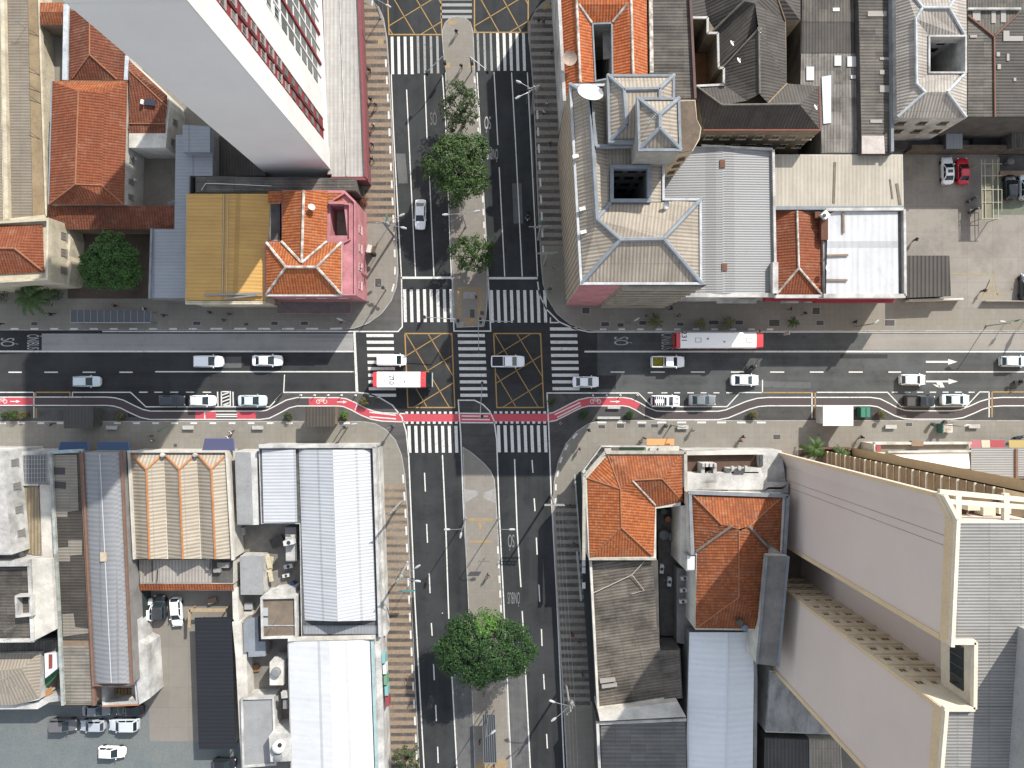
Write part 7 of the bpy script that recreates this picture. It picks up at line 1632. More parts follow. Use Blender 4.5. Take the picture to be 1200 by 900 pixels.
def tree(label,px,py,rx,ry,zc,hz,base,clumps,per,leaf,mat,seed,cr=1.0,size=.34,lobes=None,name='broadleaf_tree',group='street and yard trees',extra=None):
 rnd=random.Random(seed)
 c=P(px,py,zc);k=(H-zc)/H/S;per=int(per*1.3)
 RX,RY=rx*k,ry*k
 b=P(*base) if base else Vector((c.x,c.y,0));b.z=.13
 r=empty(name,b,label,'tree',group)
 cm=MB();tips=[]
 i=0
 while i<clumps:
  a=rnd.uniform(0,2*PI);rr=math.sqrt(rnd.random());
  wob=1+.10*math.sin(3*a+seed)+.07*math.sin(5*a+2*seed)
  top=math.sqrt(max(0,1-rr*rr))
  zz=top*(rnd.uniform(.55,1.0) if rnd.random()<.78 else rnd.uniform(-.5,.4))
  q=Vector((math.cos(a)*rr*RX*wob,math.sin(a)*rr*RY*wob,zz*hz))*.93
  if lobes and all((q.x/RX-l[0])**2+(q.y/RY-l[1])**2>l[2]**2 for l in lobes):
   if rnd.random()<.93:continue
  p=c+q;tips.append(p)
  leaves(cm,p,cr*rnd.uniform(.6,1.25),int(per*rnd.uniform(.5,1.2)),size*rnd.uniform(.75,1.25),q.normalized() if q.length>.01 else UP,rnd,.5,rnd.random())
  i+=1
 mats=[mat]+([extra[1]] if extra else [])
 if extra:
  for fi,f in enumerate(cm.f):
   p=cm.v[f[0]]
   d=Vector((p.x-P(*extra[0],zc).x,p.y-P(*extra[0],zc).y))
   if d.length<extra[2] and p.z>zc-.5:cm.mi[fi]=1
 cm.build('crown',mats,r)
 tm=MB();top=Vector((c.x,c.y,zc-.2*hz))
 mid=b.lerp(top,.55)+Vector((.15,-.1,0))
 tm.tube([b,b.lerp(mid,.5),mid,top],[.30,.24,.2,.1],9)
 rnd.shuffle(tips)
 for t in tips[:9]:
  m2=mid.lerp(t,.5)+Vector((0,0,.3));tm.tube([mid,m2,t],[.12,.08,.03],6)
 tm.build('trunk',BARK,r)
 return r
LF1=leafy('leaf_deep',(.010,.030,.008),(.030,.075,.016),(.020,.050,.010))
LF2=leafy('leaf_fresh',(.014,.036,.009),(.048,.092,.017),(.034,.062,.012))
LF3=leafy('leaf_olive',(.018,.034,.012),(.05,.078,.024),(.04,.055,.02))
LFB=leafy('leaf_bright',(.03,.085,.012),(.075,.17,.024),(.05,.12,.016))
tree('round dense dark green tree filling the yard beside the cream flats',131,310,36,34,4.6,3.2,(137,312),190,70,1,leafy('leaf_yard',(.016,.048,.010),(.048,.115,.02),(.032,.078,.013)),3,.85,.30)
tree('largest tree of the upper median, full crown spilling over both lanes',537,198,39,43,6.0,3.6,(540,213),215,62,1,LF2,5,.85,.33)
tree('loose open tree with gaps at the top of the upper median',538,126,27,31,5.5,3.0,(543,148),70,46,1,LF3,8,.72,.30,lobes=[(-.25,.75,.3),(.35,.6,.33),(-.45,-.1,.42),(.5,-.15,.4),(-.3,-.6,.3),(.35,-.75,.25)])
tree('small bright green tree near the lower tip of the upper median',555,297,28,23,4.0,1.8,(554,303),85,50,1,LF2,12,.62,.28)
tree('huge dome shaped tree on the lower median with one lighter tuft',567,758,61,45,6.0,4.2,(571,735),420,62,1,LF1,21,.9,.32,lobes=[(-.55,-.05,.55),(-.1,.35,.6),(.45,.05,.56),(.1,-.45,.56),(-.4,.3,.4),(.3,.4,.4)],extra=((572,722),LFB,1.7))
tree('thin grey green shrub tree at the bottom of the left avenue pavement',478,890,15,18,2.6,1.4,(480,880),34,34,1,LF3,31,.5,.26)
def palm(label,px,py,z,r,n,seed,group=None,mat=None,base=None,name='palm_tree'):
 rnd=random.Random(seed);c=P(px,py,z);b=P(*(base or (600+(px-600)*(H-z)/H,450+(py-450)*(H-z)/H)));b.z=.13
 t=empty(name,b,label,'palm',group);m=MB()
 for k in range(n):
  a=2*PI*k/n+rnd.uniform(-.25,.25);L=r*rnd.uniform(.75,1.1);el=rnd.uniform(.15,.9)
  pts=[]
  for i in range(7):
   f=i/6;pts.append(c+Vector((math.cos(a)*L*f,math.sin(a)*L*f,L*(el*f-(el+.35)*f*f))))
  for i in range(6):
   d=(pts[i+1]-pts[i]).normalized();s=d.cross(UP).normalized();wl=L*.26*(1-abs(i/6-.35))
   for sg in (-1,1):
    for q in range(2):
     p0=pts[i].lerp(pts[i+1],q*.5);p1=p0+d*(.12*L);tip=p0+s*sg*wl+d*wl*.55-Vector((0,0,wl*.25))
     i0=len(m.v);m.v+=[p0,p1,tip];m.f.append([i0,i0+1,i0+2]);m.uv.append([(rnd.random(),.5)]*3);m.mi.append(0)
 m.build('crown',mat or LF2,t)
 m=MB();m.tube([b,b.lerp(c,.5),c],[.16*min(1,r),.12*min(1,r),.11*min(1,r)],8);m.build('trunk',BARK,t)
 return t
palm('tall palm with drooping fronds at the foot of the cream flats',34,348,4.5,3.3,13,2,'palms')
palm('bushy palm in the garden bed at the foot of the beige tower',956,526,2.6,2.1,14,4,'palms',LF2)
palm('low spreading palm squeezed beside the balcony stack',985,533,2.2,1.8,12,6,'palms',LF2)
LFY=leafy('leaf_dry',(.05,.055,.018),(.13,.12,.04),(.09,.08,.03))
for i,(x,y,r,lab) in enumerate([(768,376.5,1.35,'small yellowish palm by the kerb, leftmost of four on the right pavement'),(822,378.5,1.0,'small dull palm by the kerb, second of four on the right pavement'),(855,378,1.1,'small palm by the kerb above the long bus, third of four'),(931,377.5,1.1,'small palm by the kerb, rightmost of four beside the grating')]):
 palm(lab,x,y,1.6,r,10,40+i,'small kerb palms',LFY if i!=3 else LF2,name='kerb_palm')
def shrub(label,px,py,r,mat,seed,group,pot=None,h=.8,name='shrub',per=80):
 rnd=random.Random(seed);b=P(px,py,.5);b.z=.02
 t=empty(name,b,label,'plant',group);m=MB()
 for k in range(9):
  q=Vector((rnd.uniform(-.6,.6)*r,rnd.uniform(-.6,.6)*r,h*rnd.uniform(.75,1.25)));leaves(m,b+q,r*.55,per,.17,UP,rnd)
 m.build('foliage',mat,t)
 m=MB()
 if pot:m.lathe(b,[(r*.55,0),(r*.8,h*.55),(r*.85,h*.6),(r*.7,h*.6),(r*.6,h*.5)],16);m.build('pot',pot,t,40)
 else :m.tube([b,b+Vector((0,0,h*.8))],[.07,.03],6);m.build('stem',BARK,t)
 return t
POT=stained('planter_clay',(.26,.15,.1),(.18,.11,.08),2)
for i,(x,y,r,mt,lab) in enumerate([(7,486,.55,LF3,'grey green planter bush at the far left edge'),(17,486,.95,LF2,'big green planter bush second from the left edge'),(30,486,.65,LFY,'dry reddish planter bush third from the left edge'),(141,487.5,.7,LFY,'brown planter bush beside the dark left kiosk'),(338,487.5,.7,LF3,'planter bush left of the brown kiosk'),(404.5,487,.72,LFB,'bright green planter bush right of the brown kiosk'),(426.5,470,.75,LFY,'brown red planter bush at the rounded left bulb out'),(646.5,471.5,.7,LF3,'dull planter bush at the right bulb out near the zebra'),(684.5,486.5,.72,LF1,'dark green planter bush left of the pale bench block'),(738.5,486,.75,LF1,'dark green planter bush right of the pale bench block'),(882,486,.68,LFY,'brownish planter bush right of the grey saloon bay'),(1031.5,485.5,.68,LFY,'brownish planter bush right of the green dumpster')]):
 shrub(lab,x,y,r,mt,60+i,'planter bushes along the cycle lane',POT,name='planter_bush')
shrub('dark bush at the left edge beside the palm',3,345,1.6,LF1,91,'garden shrubs',None,1.4)
shrub('dark red hedge bush by the wall of the cream flats',66,345,1.3,LF3,92,'garden shrubs',None,1.0)
for i,(x,y,lab) in enumerate([(423,262,'reddish hedge by the pink house wall, lower'),(425,236,'reddish hedge by the pink house wall, upper')]):shrub(lab,x,y,.9,leafy('leaf_red',(.10,.025,.02),(.2,.06,.035),(.12,.08,.03)),95+i,'pink house hedge',None,.7)
def lamp_head(root,p,d,name='lamp_head'):
 m=MB();q=[p,p+d*.35,p+d*.9];m.tube(q,[.09,.2,.12],8);o=m.build(name,plain('lamp_shell_grey',(.5,.51,.51),.5),root,50)
 m=MB();c=p+d*.5;m.box(c-Vector((0,0,.19)),(.5,.25,.05),math.atan2(d.y,d.x));m.build('lens',plain('lamp_lens',(.6,.62,.6),.2),o)
def utility_pole(label,bx,by,h=10.0,arms=(),lamps=(),trafo=False,group='utility poles',az=0.0,mat=None):
 b=P(bx,by);b.z=.12;t=empty('utility_pole',b,label,'utility pole',group)
 m=MB();m.tube([b,b+Vector((0,0,h))],[.2,.13],10);m.build('pole',mat or CONC(),t,50)
 d=Vector((math.cos(az),math.sin(az),0))
 for z,l in arms:
  m=MB();c=b+Vector((0,0,z));m.bar(c-d*l,c+d*l,.12,.14)
  for k in (-.9,-.45,.45,.9):m.lathe(c+d*l*k+Vector((0,0,.07)),[(.06,0),(.08,.1),(.04,.2)],8)
  m.build('crossarm',plain('crossarm_grey',(.36,.36,.34),.7),t)
 if trafo:
  m=MB();c=b+Vector((.45*d.x,.45*d.y,h-2.2));m.lathe(c,[(.28,0),(.34,.1),(.34,.8),(.25,.9),(.08,1.05)],12);m.build('transformer',plain('trafo_grey',(.3,.34,.33),.5),t,40)
 for (lx,ly,lz) in lamps:
  e=P(lx,ly,lz);s=Vector((b.x,b.y,lz-.5));dd=Vector((e.x-b.x,e.y-b.y,0));L=dd.length;dd.normalize()
  m=MB();m.tube([s,s+dd*L*.5+Vector((0,0,.35)),e-dd*.4],.05,6);m.build('lamp_arm',STEEL(),t)
  lamp_head(t,e-dd*.45,dd)
 return t
utility_pole('concrete utility pole with two lamps and a transformer by the pink corner house',462,277,10.0,((9.6,1.1),),((471,252,9),(473,267,9)),True,az=.1)
utility_pole('concrete utility pole with two lamps beside the bright orange roof',623.5,133,10.0,((9.6,.9),(8.8,.8)),((608,96,9.2),(607,114,9.2)),True,az=.3)
utility_pole('utility pole with crossarm halfway down the ribbed block',630.5,281,9.6,((9.3,1.7),(8.5,1.0)),(),True,az=.05)
utility_pole('utility pole with wide triple crossarms at the upper right corner',637.5,310,10.0,((9.8,1.6),(9.3,1.5),(8.6,.9)),(),False,az=.05)
utility_pole('utility pole beside the white hall near the lower left corner',470,588,9.6,((9.2,1.0),),(),False,az=.6)
utility_pole('utility pole with two lamps halfway down the left lower pavement',477.5,660,10.0,((9.6,1.0),(8.9,.8)),((489.5,664,8.6),(489.5,681,8.6)),True,az=.6)
utility_pole('utility pole with ladder like crossarms at the lower right corner',645.5,580,9.5,((9.4,1.5),(9.0,1.45),(8.5,1.4)),(),False,az=0.0)
utility_pole('utility pole with two lamps low on the right avenue pavement',662.5,798,10.0,((9.6,.9),(8.8,.9)),((647,822,9),(649,843,9)),True,az=.9)
def street_lamp(label,bx,by,heads,h=8.5):
 b=P(bx,by);b.z=.12;t=empty('street_lamp',b,label,'street lamp','street lamps')
 m=MB();m.lathe(b,[(.16,0),(.16,.3),(.1,.35)],10);m.tube([b,b+Vector((0,0,h-.2))],[.09,.06],8);m.build('pole',STEEL(),t)
 for hx,hy in heads:
  e=P(hx,hy,h);dd=Vector((e.x-b.x,e.y-b.y,0));L=dd.length;dd.normalize()
  m=MB();m.tube([b+Vector((0,0,h-.4)),b+Vector((0,0,h))+dd*L*.35,e-dd*.3],.045,6);m.build('lamp_arm',STEEL(),t)
  lamp_head(t,e-dd*.45,dd)
 return t
street_lamp('double headed street lamp on the upper median below the big tree',546,266,[(522,251.5),(559,247.5)])
street_lamp('street lamp reaching over the left lanes from the lower median',546,607,[(524,620.5),(540,627)])
street_lamp('street lamp reaching over the right lane from the lower median',584.5,607,[(600,620.5)])
street_lamp('street lamp on the shelter end of the lower median',572,832,[(578,858)])
street_lamp('kerb street lamp below the white roof shop in the shade',1001,383,[(1027,377)],6)
street_lamp('curved street lamp on the sunny pavement right of the grey bench slab',786.5,498,[(801,500)],6)
street_lamp('curved street lamp left of the newsstand cart',1098,497,[(1133,498.5)],6)
street_lamp('kerb street lamp below the pink corner house',410,378.5,[(398,374)],5)
street_lamp('kerb street lamp at the right edge of the upper pavement',1155,382,[(1175,377)],6)
street_lamp('kerb lamp beside the brown kiosk',404,497.5,[(415,497)],5)
street_lamp('kerb street lamp below the long grey metal shed',735,380,[(746,374)],4.5)
street_lamp('lamp near the top left corner kerb',446,22,[(436,4),(455,7)],6)
def traffic_light(label,bx,by,end,h=5.8):
 b=P(bx,by);b.z=.12;t=empty('traffic_light',b,label,'traffic light','traffic lights')
 m=MB();m.tube([b,b+Vector((0,0,h))],[.11,.08],8);m.build('pole',STEEL(),t)
 if end:
  e=P(*end,h);m=MB();m.tube([Vector((b.x,b.y,h)),e],[.07,.05],8);m.build('mast_arm',STEEL(),t)
 else :e=b+Vector((0,0,3.0))
 for q in ([e] if not end else [e,b+Vector((.2,0,3.2))]):
  m=MB();m.box(q-Vector((0,0,.3)),(.36,.36,1.0));o=m.build('signal_head',plain('signal_black',(.02,.02,.022),.5),t)
  m=MB()
  for k,c in enumerate((0,.3,-.3)):m.box(q+Vector((0,.2,c-.3)),(.2,.1,.2))
  m.build('visor',DARKSTEEL(),o)
 return t
traffic_light('traffic light whose arm reaches left from the upper median tip',537,378,(497,371.5))
traffic_light('traffic light whose arm reaches right from the upper median tip',563,379.5,(602.5,377))
traffic_light('traffic light whose arm reaches down towards the middle zebra',562.5,376,(561,412))
traffic_light('traffic light on the lower median with an arm over the cycle crossing',564.5,487,(565,449))
traffic_light('slender traffic light at the rounded lower left corner',462,499,None)
traffic_light('slender traffic light on the left pavement right of the brown kiosk',408,500,None)
traffic_light('traffic light pair at the lower right corner pavement',688,503,None)
traffic_light('traffic light at the upper left corner near the zebra',452.5,340,None)
traffic_light('traffic light at the upper right corner near the zebra',644,341,None)
traffic_light('traffic light with arm beside the loose median tree crossing',522,84,(500,84.5),5.0)
traffic_light('traffic light with arm on the right of the upper median crossing',553,84,(571,82.5),5.0)
def street_sign(label,bx,by,w,h,col,z=2.4,az=0.0,flat_=False):
 b=P(bx,by);b.z=.12;t=empty('street_sign',b,label,'sign','street signs')
 m=MB();m.tube([b,b+Vector((0,0,z+h/2))],.045,8);m.build('post',STEEL(),t)
 m=MB();m.box(b+Vector((0,-.06,z)),(w,.05,h),az);m.build('panel',plain('sign_%s'%label[:6],col,.5),t)
 return t
street_sign('green street sign on a thin pole left of the two standing people',201,501,1.6,.9,(.05,.22,.12),3.0,.6)
street_sign('mint green sign box on the pavement by the white hall',468,592.5,1.3,1.2,(.18,.45,.33),3.2,.8)
street_sign('teal blade sign reaching over the lane from the left pavement',482,682,2.6,.6,(.06,.3,.3),4.5,0.05)
street_sign('mint green sign box near the pole by the pink corner house',458,262,1.0,1.4,(.22,.5,.38),3.6,1.3)
street_sign('mint sign box on the shaded pavement by the ribbed block',633.5,266,1.0,1.2,(.15,.38,.3),3.6,.3)
street_sign('green sign disc near the right end of the upper pavement',1178,377,.8,.8,(.05,.3,.16),2.6,.5)
street_sign('large grey board sign cut by the right edge of the upper pavement',1199,376,2.0,1.8,(.16,.17,.18),3.0,1.3)
street_sign('white paddle sign hanging over the bus lane beside the long bus',907,393,.5,2.2,(.55,.45,.43),5.0,PI/2-.1)
street_sign('dark rectangular sign near the pole beside the bright orange roof',617,122,2.2,.5,(.02,.025,.02),5.2,.25)
street_sign('grey flat sign panel on the lower median plaza',568,653,1.8,.6,(.2,.2,.2),2.2,0.0)
for i,(x,y,lab) in enumerate([(353,463,'first from the left'),(369,463,'second from the left'),(385,463,'third from the left'),(400.5,463,'fourth from the left'),(417,463,'fifth, nearest the stop line')]):
 pass
def bollard(label,x,y,group):
 b=P(x,y);b.z=.01;t=empty('bollard',b,label,'bollard',group)
 m=MB();m.lathe(b,[(.16,0),(.16,.05),(.07,.08),(.06,.75),(.07,.8),(.03,.83)],10);m.build('post',WHITE(),t,40)
 m=MB();m.lathe(b+Vector((0,0,.55)),[(.072,0),(.072,.12)],10);m.build('reflector_band',plain('band_orange',(.6,.2,.05),.5),t)
for i,x in enumerate((353,369,385,400.5,417)):bollard('white flexible post on the edge of the left cycle lane bulb out',x,463.2,'flexible posts on the left bulb out')
for i,x in enumerate((695,711,727,747)):bollard('white flexible post on the edge of the right cycle lane bulb out',x,463.2,'flexible posts on the right bulb out')
def bench(label,x,y):
 b=P(x,y,.4);b.z=.13;t=empty('bench',b,label,'bench','concrete benches on the south pavement')
 m=MB();m.box(b+Vector((0,0,.42)),(1.75,.6,.12));m.build('seat',stained('bench_concrete',(.58,.57,.54),(.46,.45,.43),2),t)
 for s in (-1,1):m=MB();m.box(b+Vector((s*.65,0,.18)),(.18,.5,.36));m.build('leg',CGR(),t)
for x,y,lab in ((131.5,501,'concrete bench below the brown planter near the left kiosk'),(221,501,'concrete bench just right of the green street sign'),(302.5,501,'concrete bench below the silver parked saloon'),(800,500.5,'concrete bench beside the curved lamp and the person in cream'),(1043.5,500,'concrete bench right of the white kiosk'),(1141,499.5,'concrete bench right of the newsstand cart')):bench(lab,x,y)
for i,(x,y,w_,lab) in enumerate([(713,489.5,3.6,'long pale low wall bench on the right bulb out, lower'),(719,477.5,2.0,'short pale low wall bench on the right bulb out, upper')]):
 b=P(x,y);b.z=.01;t=empty('wall_bench',b,lab,'bench');m=MB();m.box(b+Vector((0,0,.4)),(w_,.4,.1));m.build('seat',stained('bench_concrete',(.58,.57,.54),(.46,.45,.43),2),t);m=MB();m.box(b+Vector((0,0,.17)),(w_-.3,.25,.34));m.build('base',CGR(),t)
def litter_bin(label,x,y,c):
 b=P(x,y);b.z=.13;t=empty('litter_bin',b,label,'litter bin','green litter bins')
 m=MB();m.lathe(b+Vector((0,0,.25)),[(.22,0),(.3,.7),(.3,.75),(.26,.75)],14);m.build('bin_body',c,t,40)
 m=MB();m.lathe(b+Vector((0,0,1.0)),[(.33,0),(.2,.12),(.05,.14)],14);m.build('lid',DARKSTEEL(),t);m=MB();m.tube([b,b+Vector((0,0,.3))],.05,6);m.build('post',STEEL(),t)
GRN=plain('bin_green',(.015,.17,.09),.4)
litter_bin('green litter bin left of the curved lamp on the sunny pavement',778.5,498.5,GRN);litter_bin('green litter bin left of the newsstand cart',1089.5,497,GRN)
def cover(label,x,y,w,h,round_=False,rim=True,z=.136):
 b=P(x,y);b.z=z;t=empty('utility_cover',b,label,'utility cover','pavement utility covers')
 if round_:m=MB();m.lathe(b,[(w,0),(w,.012),(w*.9,.014)],18);m.build('lid',stained('cover_iron',(.09,.085,.08),(.14,.13,.12),3),t)
 else :
  m=MB();m.box(b+Vector((0,0,.006)),(w,h,.012));m.build('lid',stained('cover_iron',(.09,.085,.08),(.14,.13,.12),3),t)
  if rim:m=MB();q=[(b.x-w/2-.15,b.y-h/2-.15),(b.x+w/2+.15,b.y-h/2-.15),(b.x+w/2+.15,b.y+h/2+.15),(b.x-w/2-.15,b.y+h/2+.15)];m.ring(q,z-.001,z+.012,.14);m.build('rim',stained('cover_rim',(.42,.41,.39),(.34,.33,.31),3),t)
for x,y,w,h,lab in ((41,379.5,.95,.5,'iron cover at the far left of the upper pavement'),(231,379,1.1,.5,'iron cover below the yellow shop, left'),(322,379,1.0,.5,'iron cover below the grey awning, left'),(357,379,1.1,.5,'iron cover below the grey awning, right'),(289,380,.6,.4,'small iron cover between the two shops'),(443.5,331.5,.95,1.3,'square iron cover on the corner below the dark railing'),(431,354,.4,.4,'tiny iron cover at the left corner'),(686.5,364,1.1,.9,'square iron cover beside the pink panel'),(727,381,.9,.5,'iron cover by the kerb below the pink panel'),(753,378.5,1.1,.6,'iron cover beside the leftmost kerb palm'),(709,380,1.2,.6,'grey cover nearest the right corner kerb'),(797,380,1.0,.5,'iron cover between the first two kerb palms'),(866,378,1.2,.6,'framed cover beside the third kerb palm'),(836,378,1.5,.6,'pale cover plate between the second and third kerb palms'),(907,378.5,1.6,1.0,'framed iron grating below the paddle sign'),(956,364.5,1.1,1.0,'framed iron cover near the shop wall below the white roof'),(960.5,378.5,1.1,.7,'framed iron cover by the kerb below the white roof'),(1042,378.5,1.5,.9,'grey cover near the sunny end of the upper pavement'),(705,500,1.0,.5,'brown cover by the lower right corner kerb'),(727,499,1.1,.6,'dark cover below the pale low wall bench'),(752,499,1.1,.5,'brown cover right of the pale low wall bench'),(767,499,1.1,.5,'grey cover left of the green litter bin'),(910,512,1.1,.7,'white framed cover on the sunny right pavement'),(1064.5,497.5,1.0,.5,'iron cover left of the second green bin'),(206,522,.5,.5,'small iron cover near the gables on the left pavement'),(565,367,.6,.6,'small iron cover at the upper median tip'),(553.5,367.5,.7,1.3,'tall iron cover on the upper median tip')):
 cover(lab,x,y,w,h,rim=w>.9)
cover('round iron cover right of the white kiosk',1024,498.5,.38,0,True);cover('round iron cover on the lower left corner pavement',443,362,.3,0,True)
for x,y,w,h,lab in ((573,366,.01,.01,''),):pass
def shelter(label,q,z,mat,rib,name='bus_shelter',cat='bus shelter',legs=True):
 c=P(sum(p[0] for p in q)/4,sum(p[1] for p in q)/4);c.z=.13;t=empty(name,c,label,cat)
 m=MB();m.prism(outline(q,z),z-.1,z,bottom=True,udir=0);m.build('roof',mat,t)
 if rib:
  m=MB();a,b,c2,d=[P(*p,z) for p in q]
  for k in range(rib+1):
   f=k/rib;m.bar(a.lerp(b,f)+Vector((0,0,.02)),d.lerp(c2,f)+Vector((0,0,.02)),.07)
  m.bar(d+Vector((0,0,.05)),c2+Vector((0,0,.05)),.14);m.build('roof_rib',STEEL(),t)
 for p in q:
  pp=P(p[0],p[1],z);m=MB();pp.x+=(c.x-pp.x)*.08;pp.y+=(c.y-pp.y)*.08;m.bar((pp.x,pp.y,.13),(pp.x,pp.y,z-.1),.1);m.build('post',STEEL(),t)
 m=MB();m.box(c+Vector((0,0,.45)),(min(3,abs(P(*q[1],z).x-P(*q[0],z).x)*.6+.3),.4,.06));m.build('seat',STEEL(),t)
 return t
shelter('long slate grey bus shelter roof on the upper left pavement',[(83,363),(177,364),(177,378),(83,378)],2.8,plain('shelter_slate',(.10,.105,.12),.5),12)
shelter('dark ribbed bus shelter on the lower median below the big tree',[(565.5,838),(580,838),(582,894),(567,894)],2.8,plain('shelter_dark',(.055,.06,.065),.4),6)
def kiosk(label,q,z,mat,wallm,name='kiosk',rib=True):
 c=P(sum(p[0] for p in q)/4,sum(p[1] for p in q)/4,z);c.z=.02;t=empty(name,c,label,'kiosk','pavement kiosks')
 ins=[(p[0]+(sum(r[0] for r in q)/4-p[0])*.16,p[1]+(sum(r[1] for r in q)/4-p[1])*.16) for p in q]
 m=MB();m.prism(outline(ins,z),.02,z-.15);m.build('wall',wallm,t)
 m=MB();m.prism(outline(q,z),z-.16,z,bottom=True,udir=0);m.build('roof',mat,t)
 a,b=P(*ins[3],z),P(*ins[2],z);m=MB();m.box(((a.x+b.x)/2,a.y-.02,1.5),(abs(b.x-a.x)*.7,.06,1.2));m.build('shutter',STEEL(),t)
 return t
kiosk('kiosk with dark brown ribbed roof beside the left red cycle lane',[(357.5,476.5),(392.5,476.5),(392.5,500),(357,500)],3.4,corr('kiosk_brown',(.125,.105,.085),(.07,.06,.05),.5,.03,.4,.6,(1.2,2.4)),BRN())
kiosk('kiosk with dull dark roof beside the left dark cycle lane',[(75,476.5),(109,476.5),(109,502),(75,502)],3.2,corr('kiosk_dark',(.115,.105,.095),(.07,.065,.06),.5,.03,.5,.6,(1.2,2.0)),CDK())
kiosk('kiosk with bright white roof beside the green dumpster',[(964.5,475),(1000,475),(1000,499),(964.5,499)],3.4,stained('kiosk_white',(.72,.77,.77),(.62,.67,.68),.6),CREAM2())
dm=empty('dumpster',P(1012,483,.8),'green dumpster with black lid edges right of the white kiosk','dumpster');dm.location.z=.02;OFF[dm]=Vector(dm.location);c=Vector(dm.location)
m=MB();m.box(c+Vector((0,0,.75)),(1.55,1.6,1.1));m.build('container',plain('dumpster_green',(.03,.17,.11),.5),dm)
m=MB();m.box(c+Vector((-.35,0,1.36)),(.7,1.5,.1));m.box(c+Vector((.42,0,1.36)),(.6,1.5,.1));m.build('lid',plain('dumpster_lid',(.06,.26,.18),.4),dm)
m=MB();[m.box(c+Vector((.83,-.6+k*.3,1.3)),(.12,.18,.12)) for k in range(5)];m.build('hinge',DARKSTEEL(),dm)
for sx in (-1,1):m=MB();m.lathe(c+Vector((sx*.6,.6,0)),[(.12,0),(.12,.18)],10);m.build('wheel',RUBBER(),dm)
bk=empty('newsstand_cart',P(1110,502,1.2),'open white newsstand cart with cardboard and a green back panel','street cart');bk.location.z=.13;OFF[bk]=Vector(bk.location);c=Vector(bk.location)
m=MB();m.box(c+Vector((0,0,.5)),(1.9,1.3,.8));m.build('cart_body',plain('cart_white',(.66,.66,.64),.5),bk);m=MB();m.box(c+Vector((-1.0,0,.9)),(.12,1.5,1.5));m.build('side_panel',plain('cart_teal',(.06,.2,.17),.5),bk)
m=MB()
for k in range(8):m.box(c+Vector((RND.uniform(-.7,.7),RND.uniform(-.45,.45),.98+k*.035)),(RND.uniform(.3,.8),RND.uniform(.3,.6),.06),RND.uniform(-1,1))
m.build('goods',stained('cardboard',(.5,.36,.22),(.6,.58,.54),3),bk)
m=MB();m.lathe(c+Vector((.1,.85,.0)),[(.35,.1),(.4,.2),(.3,.5)],14);m.tube([c+Vector((.2,.75,.3)),c+Vector((1.0,.85,1.0))],.04,6);m.build('wheel_frame',DARKSTEEL(),bk)
nb_=empty('booth',P(434,291.5,2),'small white and brown booth on the corner by the dark railing','booth');nb_.location.z=.13;OFF[nb_]=Vector(nb_.location);c=Vector(nb_.location)
m=MB();m.box(c+Vector((0,0,1.0)),(.8,1.1,2.0),-.25);m.build('cabinet',BRN(),nb_);m=MB();m.box(c+Vector((-.15,0,2.06)),(.7,1.2,.12),-.25);m.build('roof',CREAM2(),nb_)
ub=empty('parasol',P(438,298,2),'dark closed parasol with shadow beside the small booth','parasol');ub.location.z=.13;OFF[ub]=Vector(ub.location);c=Vector(ub.location)
m=MB();m.lathe(c+Vector((0,0,1.7)),[(.42,0),(.3,.3),(.05,.7)],10);m.build('canopy',plain('parasol_black',(.02,.02,.02),.7),ub);m=MB();m.tube([c,c+Vector((0,0,2.3))],.04,6);m.build('pole',STEEL(),ub)
def wires(label,a,b,z0,z1,n,gap,sag=.6):
 t=empty('overhead_wires',P(*a,z0),label,'wires','overhead wires');A=P(*a,z0);B=P(*b,z1);d=(B-A).normalized();s=Vector((-d.y,d.x,0))
 for k in range(n):
  m=MB();o=s*(k-(n-1)/2)*gap
  m.tube([A+o+(B-A)*f-Vector((0,0,4*sag*f*(1-f))) for f in [i/10 for i in range(11)]],.013,4);m.build('wire',plain('wire_grey',(.25,.24,.23),.6),t)
wires('overhead wires along the upper left banded pavement',(442,-60),(449,258),9.6,9.6,3,.55)
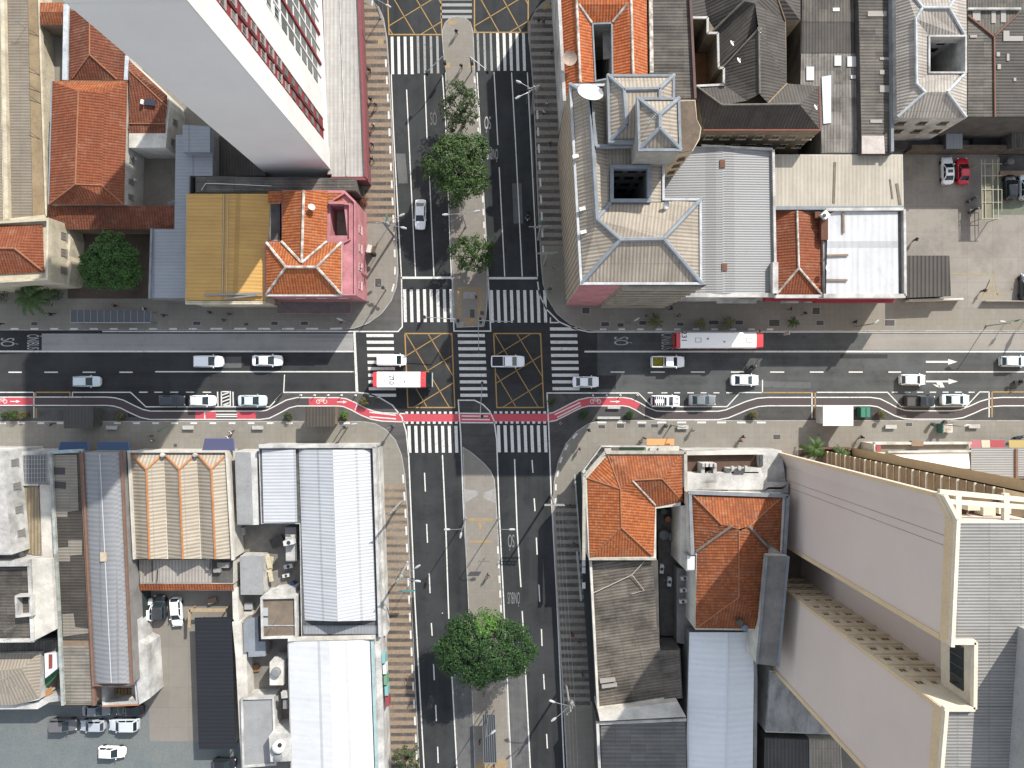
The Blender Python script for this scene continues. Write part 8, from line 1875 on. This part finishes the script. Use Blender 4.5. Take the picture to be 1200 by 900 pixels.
wires('overhead wires along the upper right shaded pavement',(624,103),(633.5,263),9.6,9.3,3,.5)
wires('overhead wires along the lower right shaded pavement',(652,592),(668,829),9.4,9.6,4,.5)
wires('overhead wires running out of the bottom from the lower right pole',(668,829),(678,1050),9.6,9.6,4,.5)
wires('overhead wires between the two lower left pavement poles',(457,603),(465,680),9.2,9.6,3,.5)
cam_d=bpy.data.cameras.new('drone_camera');cam=bpy.data.objects.new('drone_camera',cam_d);COL.objects.link(cam)
cam.location=(0,0,H);cam.rotation_euler=(0,0,0)
cam_d.sensor_fit='HORIZONTAL';cam_d.angle=2*math.atan(600/S/H);cam_d.clip_start=0.5;cam_d.clip_end=3000
SC.camera=cam
el=math.radians(36.0);sx,sy=0.54,0.84
az=math.atan2(sx,sy)
sun_d=bpy.data.lights.new('sun','SUN');sun=bpy.data.objects.new('sun',sun_d);COL.objects.link(sun)
d=Vector((math.sin(az)*math.cos(el),math.cos(az)*math.cos(el),math.sin(el)))
sun.rotation_euler=d.to_track_quat('Z','Y').to_euler();sun.location=d*150
sun_d.energy=3.6;sun_d.angle=math.radians(0.55);sun_d.color=(1.0,0.955,0.88)
w=bpy.data.worlds.new('World');SC.world=w;w.use_nodes=True
nt=w.node_tree;bg=nt.nodes['Background'];sky=nt.nodes.new('ShaderNodeTexSky');sky.sky_type='NISHITA';sky.sun_disc=False
sky.sun_elevation=el;sky.sun_rotation=az;sky.air_density=1.1;sky.dust_density=0.8;sky.ozone_density=1.0
hs=nt.nodes.new('ShaderNodeHueSaturation');hs.inputs['Saturation'].default_value=.42;nt.links.new(sky.outputs[0],hs.inputs['Color']);nt.links.new(hs.outputs[0],bg.inputs[0]);bg.inputs[1].default_value=0.15
vs=SC.view_settings;SC.display_settings.display_device='sRGB';vs.view_transform='Standard';vs.look='None';vs.exposure=0.88;vs.gamma=1.0;vs.use_curve_mapping=False
SC.cycles.max_bounces=6;SC.cycles.diffuse_bounces=3;SC.cycles.glossy_bounces=2;SC.cycles.use_denoising=True;SC.cycles.filter_width=1.45
